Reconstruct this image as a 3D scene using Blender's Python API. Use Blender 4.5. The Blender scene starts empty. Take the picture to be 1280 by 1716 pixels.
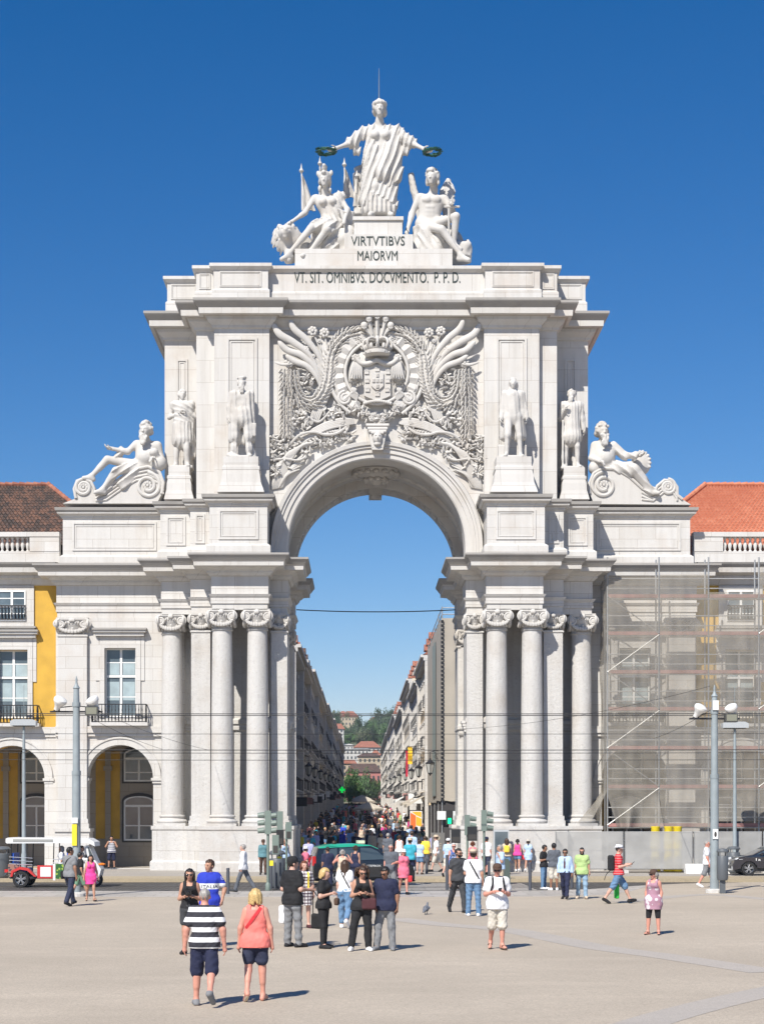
import bpy, bmesh, math, random
import numpy as np
from mathutils import Vector, Matrix
from mathutils.geometry import tessellate_polygon
S = bpy.context.scene
C = S.collection
R = math.radians
# ------------------------------------------------------------- camera, sky, sun, exposure
FPX, VPU, VPV, CAMX, CAMZ = 2850.0, 604.0, 1362.0, -0.835, 3.05
cam = bpy.data.cameras.new('camera')
camo = bpy.data.objects.new('camera', cam); C.objects.link(camo)
camo.location = (CAMX, 0, CAMZ); camo.rotation_euler = (R(90), 0, 0)
cam.sensor_fit = 'HORIZONTAL'; cam.sensor_width = 36.0; cam.lens = FPX / 1280 * 36
cam.shift_x = (640 - VPU) / 1280; cam.shift_y = (VPV - 858) / 1280
cam.clip_start = 0.5; cam.clip_end = 6000
S.camera = camo
SUNV = Vector((0.42, 0.86, -1.0)).normalized()        # the way the light travels
el = math.asin(-SUNV.z)
W = bpy.data.worlds.new('World'); S.world = W; W.use_nodes = True
nt = W.node_tree; bg = nt.nodes['Background']
sky = nt.nodes.new('ShaderNodeTexSky'); sky.sky_type = 'NISHITA'; sky.sun_disc = False
sky.sun_elevation = el
sky.sun_rotation = math.atan2(-SUNV.x, -SUNV.y)
sky.altitude = 100; sky.air_density = 1.0; sky.dust_density = 0.15; sky.ozone_density = 2.0
hs = nt.nodes.new('ShaderNodeHueSaturation'); hs.inputs['Saturation'].default_value = 1.1; hs.inputs['Value'].default_value = 1.0
hs.inputs['Hue'].default_value = 0.5
nt.links.new(sky.outputs[0], hs.inputs['Color'])
sp = nt.nodes.new('ShaderNodeSeparateColor'); cb_ = nt.nodes.new('ShaderNodeCombineColor'); nt.links.new(hs.outputs[0], sp.inputs[0]); nt.links.new(cb_.outputs[0], bg.inputs['Color'])
for i, (g_, k_) in enumerate(((1.50, 2.55*.075**.50), (1.22, 1.27*.075**.22), (1.0, 1.38))):      # clear-air blue: each channel's contrast
    a_ = nt.nodes.new('ShaderNodeMath'); a_.operation = 'POWER'; a_.inputs[1].default_value = g_; nt.links.new(sp.outputs[i], a_.inputs[0])
    m_ = nt.nodes.new('ShaderNodeMath'); m_.operation = 'MULTIPLY'; m_.inputs[1].default_value = k_; nt.links.new(a_.outputs[0], m_.inputs[0]); 
    if i == 0:
        s_ = nt.nodes.new('ShaderNodeMath'); s_.operation = 'MULTIPLY_ADD'; s_.inputs[1].default_value = .64; s_.inputs[2].default_value = -.31; nt.links.new(m_.outputs[0], s_.inputs[0])
        m_ = nt.nodes.new('ShaderNodeMath'); m_.operation = 'MAXIMUM'; m_.inputs[1].default_value = .05; nt.links.new(s_.outputs[0], m_.inputs[0])
    nt.links.new(m_.outputs[0], cb_.inputs[i])
bg.inputs['Strength'].default_value = 0.059
sl = bpy.data.lights.new('sun', 'SUN'); sl.energy = 4.9; sl.angle = R(0.53); sl.color = (1.0, 0.95, 0.87)
so = bpy.data.objects.new('sun', sl); C.objects.link(so); so.location = (-40, -40, 90)
so.rotation_euler = SUNV.to_track_quat('-Z', 'Y').to_euler()
vs = S.view_settings; S.display_settings.display_device = 'sRGB'
vs.view_transform = 'Standard'; vs.look = 'None'; vs.gamma = 1; vs.exposure = 0.38
try: vs.use_curve_mapping = False
except Exception: pass
try:
    S.cycles.max_bounces = 6; S.cycles.transparent_max_bounces = 12; S.cycles.diffuse_bounces = 3
except Exception: pass

# ------------------------------------------------------------- pixel <-> place
def PX(u, Y): return CAMX + (u - VPU) * Y / FPX
def PZ(v, Y): return CAMZ - (v - VPV) * Y / FPX
def GY(v, z=0.0): return (CAMZ - z) * FPX / (v - VPV)     # depth at which the ground shows at row v
rnd = random.Random(7)

# ------------------------------------------------------------- materials
MATS = {}
def srgb(r, g, b):
    f = lambda c: (c/255/12.92) if c/255 <= .04045 else ((c/255+.055)/1.055)**2.4
    return (f(r), f(g), f(b))
def mat(name, col, rough=.6, metal=0.0, spec=None, noise=0.0, nscale=6.0, bump=0.0, bscale=30.0, emit=None, alpha=None, coat=0.0):
    if name in MATS: return MATS[name]
    m = bpy.data.materials.new(name); m.use_nodes = True; MATS[name] = m
    n = m.node_tree.nodes; l = m.node_tree.links; b = n['Principled BSDF']
    b.inputs['Base Color'].default_value = (*col, 1); b.inputs['Roughness'].default_value = rough; b.inputs['Metallic'].default_value = metal
    if spec is not None: b.inputs['Specular IOR Level'].default_value = spec
    if coat: b.inputs['Coat Weight'].default_value = coat
    tc = None
    if noise or bump:
        tc = n.new('ShaderNodeTexCoord')
    if noise:
        t = n.new('ShaderNodeTexNoise'); t.inputs['Scale'].default_value = nscale; t.inputs['Detail'].default_value = 6
        l.new(tc.outputs['Object'], t.inputs['Vector'])
        r = n.new('ShaderNodeMapRange'); r.inputs['From Min'].default_value = .3; r.inputs['From Max'].default_value = .7
        r.inputs['To Min'].default_value = 1 - noise; r.inputs['To Max'].default_value = 1 + noise
        l.new(t.outputs['Fac'], r.inputs['Value'])
        x = n.new('ShaderNodeMix'); x.data_type = 'RGBA'; x.blend_type = 'MULTIPLY'; x.inputs['Factor'].default_value = 1
        x.inputs['A'].default_value = (*col, 1); l.new(r.outputs[0], x.inputs['B']); l.new(x.outputs['Result'], b.inputs['Base Color'])
    if bump:
        t = n.new('ShaderNodeTexNoise'); t.inputs['Scale'].default_value = bscale; t.inputs['Detail'].default_value = 5
        l.new(tc.outputs['Object'], t.inputs['Vector'])
        bp = n.new('ShaderNodeBump'); bp.inputs['Strength'].default_value = bump; bp.inputs['Distance'].default_value = .02
        l.new(t.outputs['Fac'], bp.inputs['Height']); l.new(bp.outputs[0], b.inputs['Normal'])
    if emit:
        b.inputs['Emission Color'].default_value = (*emit[0], 1); b.inputs['Emission Strength'].default_value = emit[1]
    if alpha is not None:
        b.inputs['Alpha'].default_value = alpha
    return m

def stone(name, col, warm, joints=None, speck=0.0, streak=0.18, patch=0.35, bump=.15):
    """limestone: soft warm patches, vertical run-off streaks, pitting and (joints) fine course lines"""
    if name in MATS: return MATS[name]
    m = bpy.data.materials.new(name); m.use_nodes = True; MATS[name] = m
    n = m.node_tree.nodes; l = m.node_tree.links; b = n['Principled BSDF']; b.inputs['Roughness'].default_value = .75
    b.inputs['Specular IOR Level'].default_value = .25
    g = n.new('ShaderNodeNewGeometry')
    def noise(scale, detail=5, vec=None, rough=.55):
        t = n.new('ShaderNodeTexNoise'); t.inputs['Scale'].default_value = scale; t.inputs['Detail'].default_value = detail; t.inputs['Roughness'].default_value = rough
        l.new(vec or g.outputs['Position'], t.inputs['Vector']); return t.outputs['Fac']
    def rng(v, a, b_, c=0, d=1):
        r = n.new('ShaderNodeMapRange'); r.inputs['From Min'].default_value = a; r.inputs['From Max'].default_value = b_
        r.inputs['To Min'].default_value = c; r.inputs['To Max'].default_value = d; l.new(v, r.inputs['Value']); return r.outputs[0]
    def mix(fac, a, c, mode='MIX'):
        x = n.new('ShaderNodeMix'); x.data_type = 'RGBA'; x.blend_type = mode
        for s, v in (('Factor', fac), ('A', a), ('B', c)):
            if isinstance(v, (int, float)): x.inputs[s].default_value = v
            elif isinstance(v, tuple): x.inputs[s].default_value = (*v, 1)
            else: l.new(v, x.inputs[s])
        return x.outputs['Result']
    c = mix(rng(noise(.55, 6), .52, .72, 0, patch), col, warm)
    mp = n.new('ShaderNodeVectorMath'); mp.operation = 'MULTIPLY'; mp.inputs[1].default_value = (1.6, 1.6, .12)
    l.new(g.outputs['Position'], mp.inputs[0])
    c = mix(rng(noise(1.3, 8, mp.outputs[0], .7), .48, .72, 0, streak), c, (.36, .33, .29))
    if speck:
        c = mix(rng(noise(9, 8, rough=.75), .54, .70, 0, speck), c, (.36, .33, .30))
    c = mix(rng(noise(30, 4), .3, .7, 0, .10), c, (.5, .48, .45))
    if joints:
        sx = n.new('ShaderNodeSeparateXYZ'); l.new(g.outputs['Position'], sx.inputs[0])
        ad = n.new('ShaderNodeMath'); l.new(sx.outputs[0], ad.inputs[0]); l.new(sx.outputs[1], ad.inputs[1])
        cb = n.new('ShaderNodeCombineXYZ'); l.new(ad.outputs[0], cb.inputs[0]); l.new(sx.outputs[2], cb.inputs[1])
        bt = n.new('ShaderNodeTexBrick'); l.new(cb.outputs[0], bt.inputs['Vector'])
        bt.inputs['Scale'].default_value = 1; bt.inputs['Brick Width'].default_value = joints[0]; bt.inputs['Row Height'].default_value = joints[1]
        bt.inputs['Mortar Size'].default_value = .010; bt.inputs['Mortar Smooth'].default_value = .2; bt.inputs['Bias'].default_value = 0
        bt.inputs['Color1'].default_value = (1, 1, 1, 1); bt.inputs['Color2'].default_value = (.935, .925, .91, 1); bt.inputs['Mortar'].default_value = (.66, .62, .58, 1)
        c = mix(1.0, c, bt.outputs['Color'], 'MULTIPLY')
    l.new(c, b.inputs['Base Color'])
    if bump:
        bp = n.new('ShaderNodeBump'); bp.inputs['Strength'].default_value = bump; bp.inputs['Distance'].default_value = .05
        l.new(noise(6, 9, rough=.78), bp.inputs['Height']); l.new(bp.outputs[0], b.inputs['Normal'])
    return m

# ------------------------------------------------------------- mesh collector
class MB:
    def __init__(s): s.v = []; s.f = []; s.m = []; s.mats = []
    def _mi(s, m):
        if m is None: return 0
        if m not in s.mats: s.mats.append(m)
        return s.mats.index(m)
    def add(s, vs_, fs_, m=None):
        o = len(s.v); s.v.extend([tuple(p) for p in vs_]); i = s._mi(m)
        for f in fs_: s.f.append([a + o for a in f]); s.m.append(i)
    def box(s, x0, x1, y0, y1, z0, z1, m=None, M=None):
        P = [(x0,y0,z0),(x1,y0,z0),(x1,y1,z0),(x0,y1,z0),(x0,y0,z1),(x1,y0,z1),(x1,y1,z1),(x0,y1,z1)]
        if M is not None: P = [M @ Vector(p) for p in P]
        s.add(P, [(0,3,2,1),(4,5,6,7),(0,1,5,4),(1,2,6,5),(2,3,7,6),(3,0,4,7)], m)
    def bar(s, a, b, w, h=None, m=None):
        a = Vector(a); b = Vector(b); h = h or w; d = (b - a).normalized()
        u = d.cross(Vector((0,0,1)));
        if u.length < 1e-4: u = Vector((1,0,0))
        u.normalize(); t = u.cross(d)
        P = [p + u*i*w/2 + t*j*h/2 for p in (a, b) for i, j in ((-1,-1),(1,-1),(1,1),(-1,1))]
        s.add(P, [(0,1,2,3),(7,6,5,4),(0,4,5,1),(1,5,6,2),(2,6,7,3),(3,7,4,0)], m)
    def tube(s, pts, rad, n=8, m=None, caps=True, flat=1.0, flatdir=None, closed=False):
        pts = [Vector(p) for p in pts]; k = len(pts)
        if not isinstance(rad, (list, tuple)): rad = [rad]*k
        V = []; up = None
        for i, p in enumerate(pts):
            if closed: d = pts[(i+1) % k] - pts[i-1]
            else: d = pts[min(i+1, k-1)] - pts[max(i-1, 0)]
            d.normalize()
            if flatdir is not None: a = Vector(flatdir)
            elif up is None: a = Vector((0,0,1)) if abs(d.z) < .9 else Vector((1,0,0))
            else: a = up
            a = (a - d*a.dot(d));
            if a.length < 1e-5: a = d.orthogonal()
            a.normalize(); up = a; b = d.cross(a)
            for j in range(n):
                t = 2*math.pi*j/n
                V.append(p + b*math.cos(t)*rad[i] + a*math.sin(t)*rad[i]*flat)
        F = []
        for i in range(k if closed else k-1):
            i2 = (i+1) % k
            for j in range(n): F.append((i*n+j, i*n+(j+1)%n, i2*n+(j+1)%n, i2*n+j))
        if caps and not closed: F.append(tuple(range(n-1,-1,-1))); F.append(tuple((k-1)*n+j for j in range(n)))
        s.add(V, F, m)
    def lathe(s, prof, c=(0,0,0), n=20, m=None, caps=True, sq=0.0, axis='z'):
        V = []; F = []; c = Vector(c)
        for r, z in prof:
            for j in range(n):
                t = 2*math.pi*(j+.5)/n
                x, y = r*math.cos(t), r*math.sin(t)
                q = (x, y, z) if axis == 'z' else ((x, z, y) if axis == 'y' else (z, x, y))
                V.append(c + Vector(q))
        k = len(prof)
        for i in range(k-1):
            for j in range(n):
                f = (i*n+j, i*n+(j+1)%n, (i+1)*n+(j+1)%n, (i+1)*n+j)
                F.append(f if axis != 'y' else f[::-1])
        if caps:
            a = tuple(range(n-1,-1,-1)); b = tuple((k-1)*n+j for j in range(n))
            if axis == 'y': a, b = a[::-1], b[::-1]
            F += [a, b]
        s.add(V, F, m)
    def blob(s, c, r, n=6, k=4, m=None, M=None):
        if not isinstance(r, (list, tuple)): r = (r, r, r)
        c = Vector(c); V = []; F = []
        def T(x, y, z):
            q = Vector((x*r[0], y*r[1], z*r[2]))
            return c + (M @ q if M is not None else q)
        V.append(T(0,0,-1))
        for i in range(1, k):
            a = -math.pi/2 + math.pi*i/k
            for j in range(n):
                t = 2*math.pi*j/n; V.append(T(math.cos(a)*math.cos(t), math.cos(a)*math.sin(t), math.sin(a)))
        V.append(T(0,0,1)); L = len(V)-1
        for j in range(n):
            F.append((0, 1+(j+1)%n, 1+j)); F.append((L, L-n+j, L-n+(j+1)%n))
        for i in range(k-2):
            for j in range(n):
                F.append((1+i*n+j, 1+i*n+(j+1)%n, 1+(i+1)*n+(j+1)%n, 1+(i+1)*n+j))
        s.add(V, F, m)
    def prism(s, poly, y0, y1, m=None, holes=(), plane='xz'):
        """outline in x,z pushed from y0 to y1 (plane 'yz': outline in y,z pushed along x; 'xy': outline x,y pushed along z)"""
        loops = [list(poly)] + [list(h) for h in holes]
        area = lambda L: sum(L[i][0]*L[(i+1)%len(L)][1] - L[(i+1)%len(L)][0]*L[i][1] for i in range(len(L)))
        if area(loops[0]) < 0: loops[0].reverse()
        for h in loops[1:]:
            if area(h) > 0: h.reverse()
        flat = [p for L in loops for p in L]
        tri = tessellate_polygon([[Vector((p[0], p[1], 0)) for p in L] for L in loops])
        def Q(p, y): return (p[0], y, p[1]) if plane == 'xz' else ((y, p[0], p[1]) if plane == 'yz' else (p[0], p[1], y))
        n = len(flat); V = [Q(p, y0) for p in flat] + [Q(p, y1) for p in flat]; F = []
        flip = (plane == 'xz')
        def ori(t):
            a, b, c = (flat[i] for i in t)
            return t if (b[0]-a[0])*(c[1]-a[1]) - (b[1]-a[1])*(c[0]-a[0]) > 0 else (t[0], t[2], t[1])
        for t in tri:
            t = ori(t)
            f0 = t if flip else t[::-1]; f1 = t[::-1] if flip else t
            F.append(tuple(f0)); F.append(tuple(i + n for i in f1))
        o = 0
        for L in loops:
            k = len(L)
            for i in range(k):
                a, b = o+i, o+(i+1) % k
                F.append((a, a+n, b+n, b) if flip else (a, b, b+n, a+n))
            o += k
        if (y1 < y0): F = [f[::-1] for f in F]
        s.add(V, F, m)
    def sweep(s, path, prof, back, m=None, caps=True):
        """moulding: profile (out, z) along a plan line (x,y); outside lies to the right-hand side (toward -y when going +x); closed at y=back"""
        n = len(path); off = []
        for i in range(n):
            d0 = (Vector(path[i]) - Vector(path[i-1])).normalized() if i > 0 else None
            d1 = (Vector(path[i+1]) - Vector(path[i])).normalized() if i < n-1 else None
            d0 = d0 or d1; d1 = d1 or d0
            n0 = Vector((d0.y, -d0.x)); n1 = Vector((d1.y, -d1.x))
            b = (n0 + n1); b = b / max(b.dot(n0), .25) if b.length > 1e-4 else n0
            off.append(b)
        V = []; F = []; k = len(prof)
        for o, z in prof:
            for p, b in zip(path, off): V.append((p[0] + b.x*o, p[1] + b.y*o, z))
        for i in range(k-1):
            for j in range(n-1): F.append((i*n+j, i*n+j+1, (i+1)*n+j+1, (i+1)*n+j))
        s.add(V, F, m)
        if caps:
            for idx, up in ((0, False), (k-1, True)):
                ring = [V[idx*n+j] for j in range(n)]
                z = prof[idx][1]
                poly = [(p[0], p[1]) for p in ring]
                if back is not None:
                    poly = poly + [(poly[-1][0], back), (poly[0][0], back)]
                pl = []
                for p in poly:
                    if not pl or (Vector(p) - Vector(pl[-1])).length > 1e-5: pl.append(p)
                tri = tessellate_polygon([[Vector((p[0], p[1], 0)) for p in pl]])
                FF = []
                for t in tri:
                    a, b, c = (pl[i] for i in t)
                    ccw = (b[0]-a[0])*(c[1]-a[1]) - (b[1]-a[1])*(c[0]-a[0]) > 0
                    FF.append(tuple(t) if ccw == up else (t[0], t[2], t[1]))
                s.add([(p[0], p[1], z) for p in pl], FF, m)
    def build(s, name, m=None, parent=None, smooth=False, loc=None):
        me = bpy.data.meshes.new(name); me.from_pydata(s.v, [], s.f)
        if s.mats:
            for x in s.mats: me.materials.append(x)
            me.polygons.foreach_set('material_index', s.m)
        elif m: me.materials.append(m)
        if smooth:
            me.polygons.foreach_set('use_smooth', [True]*len(me.polygons))
            if smooth is not True: 
                try: me.set_sharp_from_angle(angle=R(smooth))
                except Exception: pass
        me.update()
        o = bpy.data.objects.new(name, me); C.objects.link(o)
        if parent: o.parent = parent
        if loc: o.location = loc
        return o
def mirrored(o, name=None):
    """the same part on the other side of x = 0"""
    me = o.data.copy(); me.transform(Matrix.Scale(-1, 4, (1,0,0))); me.flip_normals()
    c = bpy.data.objects.new(name or o.name.split('.')[0], me); C.objects.link(c); c.parent = o.parent
    return c
def empty(name, loc=(0,0,0), rz=0, parent=None):
    o = bpy.data.objects.new(name, None); C.objects.link(o); o.location = loc; o.rotation_euler = (0,0,rz)
    if parent: o.parent = parent
    return o
def tag(o, label, cat, group=None):
    o['label'] = label; o['category'] = cat
    if group: o['group'] = group
    return o
def setting(o): o['kind'] = 'structure'; return o
def stuff(o, label=None):
    o['kind'] = 'stuff'
    return o
def copy_tree(o, parent=None):
    c = o.copy(); C.objects.link(c)
    if parent is not None: c.parent = parent
    for ch in list(o.children): copy_tree(ch, c)
    return c
def arc(cx, cz, r, a0, a1, n): return [(cx + r*math.cos(R(a0 + (a1-a0)*i/n)), cz + r*math.sin(R(a0 + (a1-a0)*i/n))) for i in range(n+1)]
def arched(x0, x1, z0, zs, n=16, rise=None):
    """outline of an arched opening: springing at zs"""
    cx = (x0+x1)/2; r = (x1-x0)/2; h = rise or r
    return [(x0, z0), (x1, z0)] + [(cx + r*math.cos(math.pi*i/n), zs + h*math.sin(math.pi*i/n)) for i in range(n+1)]
def rect(x0, x1, z0, z1): return [(x0,z0),(x1,z0),(x1,z1),(x0,z1)]
def catmull(P, n=8):
    P = [Vector(p) for p in P]; out = []
    Q = [P[0]*2 - P[1]] + P + [P[-1]*2 - P[-2]]
    for i in range(1, len(Q)-2):
        for k in range(n):
            t = k/n; a, b, c, d = Q[i-1], Q[i], Q[i+1], Q[i+2]
            out.append(.5*((2*b) + (c-a)*t + (2*a-5*b+4*c-d)*t*t + (3*b-a-3*c+d)*t**3))
    out.append(P[-1]); return out
def text(name, body, x0, x1, z0, z1, y, m, parent, thick=.03, rz=0.0):
    """raised lettering that fills the given rectangle, facing -y"""
    cu = bpy.data.curves.new(name, 'FONT'); cu.body = body; cu.size = 1; cu.extrude = 0.5; cu.resolution_u = 3
    o = bpy.data.objects.new(name, cu); C.objects.link(o)
    bpy.context.view_layer.update()
    dg = bpy.context.evaluated_depsgraph_get(); me = bpy.data.meshes.new_from_object(o.evaluated_get(dg))
    bpy.data.objects.remove(o); bpy.data.curves.remove(cu)
    co = np.array([v.co for v in me.vertices]); lo = co.min(0); hi = co.max(0)
    q = np.empty_like(co)
    q[:,0] = x0 + (co[:,0]-lo[0])/(hi[0]-lo[0])*(x1-x0)
    q[:,2] = z0 + (co[:,1]-lo[1])/(hi[1]-lo[1])*(z1-z0)
    q[:,1] = y - (co[:,2]-lo[2])/(hi[2]-lo[2])*thick
    me.vertices.foreach_set('co', q.astype(np.float32).ravel()); me.materials.clear(); me.materials.append(m); me.update()
    o = bpy.data.objects.new(name, me); C.objects.link(o); o.parent = parent
    return o
# ------------------------------------------------------------- shared stones
ST = stone('pale_limestone', (.60,.585,.56), (.48,.395,.315), joints=(1.9,.62), streak=.36, patch=.4, bump=.3)
STP = stone('smooth_limestone', (.61,.595,.57), (.51,.44,.375), joints=(2.3,1.15), patch=.55, streak=.38)
STS = stone('carved_limestone', (.56,.54,.51), (.44,.39,.33), patch=.5, streak=.35, bump=.3)
STR = stone('pitted_limestone', (.585,.57,.545), (.46,.40,.335), speck=.7, bump=1.0, streak=.4, patch=.5)
STRJ = stone('pitted_limestone_blocks', (.60,.585,.56), (.48,.41,.345), joints=(2.6,1.1), speck=.6, bump=.7, streak=.4, patch=.5)
STG = stone('weathered_grey_limestone', (.33,.315,.295), (.20,.19,.18), patch=.8, streak=.6)
STI = stone('shade_darkened_arcade_stone', (.36,.32,.265), (.27,.22,.17), joints=(1.6,.6), speck=.4, streak=.5)  # arcade interior stone, browned and darkened in colour to deepen its shade
YEL = mat('ochre_yellow_plaster', (.56,.335,.05), .85, noise=.10, nscale=1.5, bump=.1)
GLASS = mat('window_glass', (.10,.13,.15), .06, spec=.7, noise=.3, nscale=.8)
WHITE = mat('white_painted_wood', (.78,.78,.76), .5)
IRON = mat('black_iron', (.025,.025,.028), .5, metal=.3)
DARK = mat('dark_interior', (.03,.028,.025), .9)

# ------------------------------------------------------------- ground, road, pavement
def ground_mat(name, base, dark, sc=1.0, fine=.25, streaks=True, joints=None, rough=.7, setts=0):
    m = bpy.data.materials.new(name); m.use_nodes = True
    n = m.node_tree.nodes; l = m.node_tree.links; b = n['Principled BSDF']; b.inputs['Roughness'].default_value = rough
    b.inputs['Specular IOR Level'].default_value = .3
    g = n.new('ShaderNodeNewGeometry')
    def noise(scale, vec=None, det=6, ro=.6):
        t = n.new('ShaderNodeTexNoise'); t.inputs['Scale'].default_value = scale; t.inputs['Detail'].default_value = det; t.inputs['Roughness'].default_value = ro
        l.new(vec or g.outputs['Position'], t.inputs['Vector']); return t.outputs['Fac']
    def rng(v, a, c, d, e):
        r = n.new('ShaderNodeMapRange'); l.new(v, r.inputs['Value'])
        for s_, q in zip(('From Min','From Max','To Min','To Max'), (a,c,d,e)): r.inputs[s_].default_value = q
        return r.outputs[0]
    def mix(f, a, c, mode='MIX'):
        x = n.new('ShaderNodeMix'); x.data_type = 'RGBA'; x.blend_type = mode
        for s_, q in (('Factor',f),('A',a),('B',c)):
            if isinstance(q, (int,float)): x.inputs[s_].default_value = q
            elif isinstance(q, tuple): x.inputs[s_].default_value = (*q,1)
            else: l.new(q, x.inputs[s_])
        return x.outputs['Result']
    c = mix(rng(noise(.16*sc), .38, .62, 0, .85), base, dark)
    c = mix(rng(noise(1.4*sc, None, 8, .7), .45, .75, 0, .6), c, dark); c = mix(rng(noise(5*sc, None, 6, .75), .50, .70, 0, .5), c, tuple(x*.78 for x in base)); c = mix(rng(noise(14*sc, None, 4, .8), .60, .66, 0, .5), c, tuple(x*.6 for x in base))
    if streaks:
        v = n.new('ShaderNodeVectorMath'); v.operation = 'MULTIPLY'; v.inputs[1].default_value = (.35, 1.3, 1); l.new(g.outputs['Position'], v.inputs[0])
        c = mix(rng(noise(.8, v.outputs[0], 7, .7),   .53, .68, 0, .30), c, tuple(x*.75 for x in base))
        c = mix(rng(noise(.55, v.outputs[0], 5, .5), .54, .68, 0, .25), c, tuple(min(1, x*1.28) for x in base))
    f = noise(24, None, 4, .85)
    c = mix(rng(f, .44, .60, 0, fine*1.3), c, tuple(x*.45 for x in base))
    c = mix(rng(noise(60, None, 2), .58, .68, 0, fine*.8), c, tuple(min(1, x*1.5) for x in base))
    if setts:
        vo = n.new('ShaderNodeTexVoronoi'); vo.feature = 'DISTANCE_TO_EDGE'; vo.inputs['Scale'].default_value = setts; l.new(g.outputs['Position'], vo.inputs['Vector'])
        c = mix(rng(vo.outputs['Distance'], .0, .09, .38, 0), c, tuple(x*.45 for x in base)); v2 = n.new('ShaderNodeTexVoronoi'); v2.inputs['Scale'].default_value = setts; l.new(g.outputs['Position'], v2.inputs['Vector'])
        hv = n.new('ShaderNodeSeparateColor'); l.new(v2.outputs['Color'], hv.inputs[0]); c = mix(rng(hv.outputs[0], 0, 1, 0, .30), c, tuple(x*.66 for x in base))
    if joints:
        bt = n.new('ShaderNodeTexBrick'); l.new(g.outputs['Position'], bt.inputs['Vector']); bt.inputs['Scale'].default_value = 1
        bt.inputs['Brick Width'].default_value = joints[0]; bt.inputs['Row Height'].default_value = joints[1]; bt.inputs['Mortar Size'].default_value = joints[2]
        bt.inputs['Color1'].default_value = (1,1,1,1); bt.inputs['Color2'].default_value = (.82,.81,.80,1); bt.inputs['Mortar'].default_value = (.35,.33,.31,1)
        c = mix(1.0, c, bt.outputs['Color'], 'MULTIPLY')
    l.new(c, b.inputs['Base Color'])
    bp = n.new('ShaderNodeBump'); bp.inputs['Strength'].default_value = .25; bp.inputs['Distance'].default_value = .01
    l.new(f, bp.inputs['Height']); l.new(bp.outputs[0], b.inputs['Normal'])
    return m
G_PLAZA = ground_mat('beige_asphalt', (.565,.485,.385), (.44,.375,.295), 1.0, .40, setts=9)
G_BAND = ground_mat('grey_paving_band', (.43,.39,.345), (.47,.42,.365), 1.0, .25)
G_MARBLE = ground_mat('pale_paving_slabs', (.53,.495,.45), (.43,.40,.365), 1.0, .15, joints=(1.2,.9,.012), rough=.45)
G_COBBLE = ground_mat('grey_road_setts', (.145,.135,.125), (.105,.098,.09), 1.0, .35, joints=(.5,.33,.06))
G_WALK = ground_mat('pale_mosaic_pavement', (.45,.41,.36), (.36,.33,.29), 1.0, .35, setts=9)
G_KERB = ground_mat('sandy_kerb_stone', (.47,.385,.26), (.40,.33,.22), 1.0, .3, streaks=False)
G_EARTH = ground_mat('distant_ground', (.22,.20,.16), (.16,.16,.11), .05, .1)
G_STREET = ground_mat('street_mosaic', (.27,.255,.235), (.21,.20,.185), 1.0, .3)

b = MB(); b.add([(-1600,-120,-.35),(1600,-120,-.35),(1600,4200,-.35),(-1600,4200,-.35)], [(0,1,2,3)], G_EARTH); setting(b.build('ground'))
# plaza: one sheet whose far edge swings up to the pavement on the right
edge = [(-60,66.0),(-20,66.0),(-6,66.0),(2,66.0),(6,66.3),(8.2,67.4),(9.6,69.2),(11,71.0),(13,72.9),(16,74.2),(19,74.75),(60,74.9)]
b = MB(); b.prism([(-60,-60)] + [(60,-60)] + edge[::-1], -.30, 0.0, G_PLAZA, plane='xy'); setting(b.build('plaza'))
b = MB()
e2 = [(x, y) for x, y in edge if x < 12]; 
b.prism([(x, y-.02) for x, y in e2] + [(x, y - (4.6 if x < 9 else 4.6*max(0,(11.5-x)/2.5)) ) for x, y in e2[::-1]], -.02, .004, G_MARBLE, plane='xy'); setting(b.build('paving_strip'))
# darker bands laid in the plaza
def band(name, pts, w):
    P = catmull([(x, y, 0) for x, y in pts], 6); L = []; Rr = []
    for i, p in enumerate(P):
        d = (P[min(i+1,len(P)-1)] - P[max(i-1,0)]).normalized(); n_ = Vector((-d.y, d.x, 0)); L.append(p + n_*w/2); Rr.append(p - n_*w/2)
    q = MB(); k = len(P)
    q.add([(p.x,p.y,.004) for p in L] + [(p.x,p.y,.004) for p in Rr], [(k+i, k+i+1, i+1, i) for i in range(k-1)], G_BAND); return setting(q.build(name))
def gp(u, v): Y = GY(v); return (PX(u, Y), Y)
band('paving_band', [gp(660,1540), gp(740,1550), gp(840,1558), gp(900,1568), gp(1000,1588), gp(1120,1604), gp(1290,1630)], .9)
band('paving_band', [gp(1320,1655), gp(1200,1682), gp(1090,1712), gp(1000,1745)], .75)
band('paving_band', [gp(1290,1508), gp(1180,1500), gp(1040,1512)], .8)
b = MB(); b.box(-60,60,65.5,75.4,-.32,-.05, G_COBBLE); setting(b.build('road'))
b = MB()
for y in (68.2, 69.65, 72.0, 73.45): b.box(-60,9.0 if y < 70 else 16, y, y+.07, -.05, -.045, mat('worn_steel', (.30,.29,.28), .35, metal=.8))
o = setting(b.build('road_tram_rails'))
# crosswalk bars in front of the arch
b = MB()
for i in range(7):
    y = 66.6 + i*1.2; b.box(-1.2, 6.2, y, y+.55, -.05, -.044, G_MARBLE)
setting(b.build('road_markings'))
b = MB(); b.box(-60,60,75.4,78.6,-.3,.10,G_KERB); setting(b.build('kerb'))
b = MB(); b.box(-60,60,78.6,101,-.3,.10,G_WALK); setting(b.build('pavement'))
SL = .0125
def SZ(y): return .10 + max(0, y-101)*SL if y > 101 else .10
b = MB(); b.add([(-40,101,.10),(40,101,.10),(40,600,SZ(600)),(-40,600,SZ(600))], [(0,1,2,3)], G_STREET); setting(b.build('street'))
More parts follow.
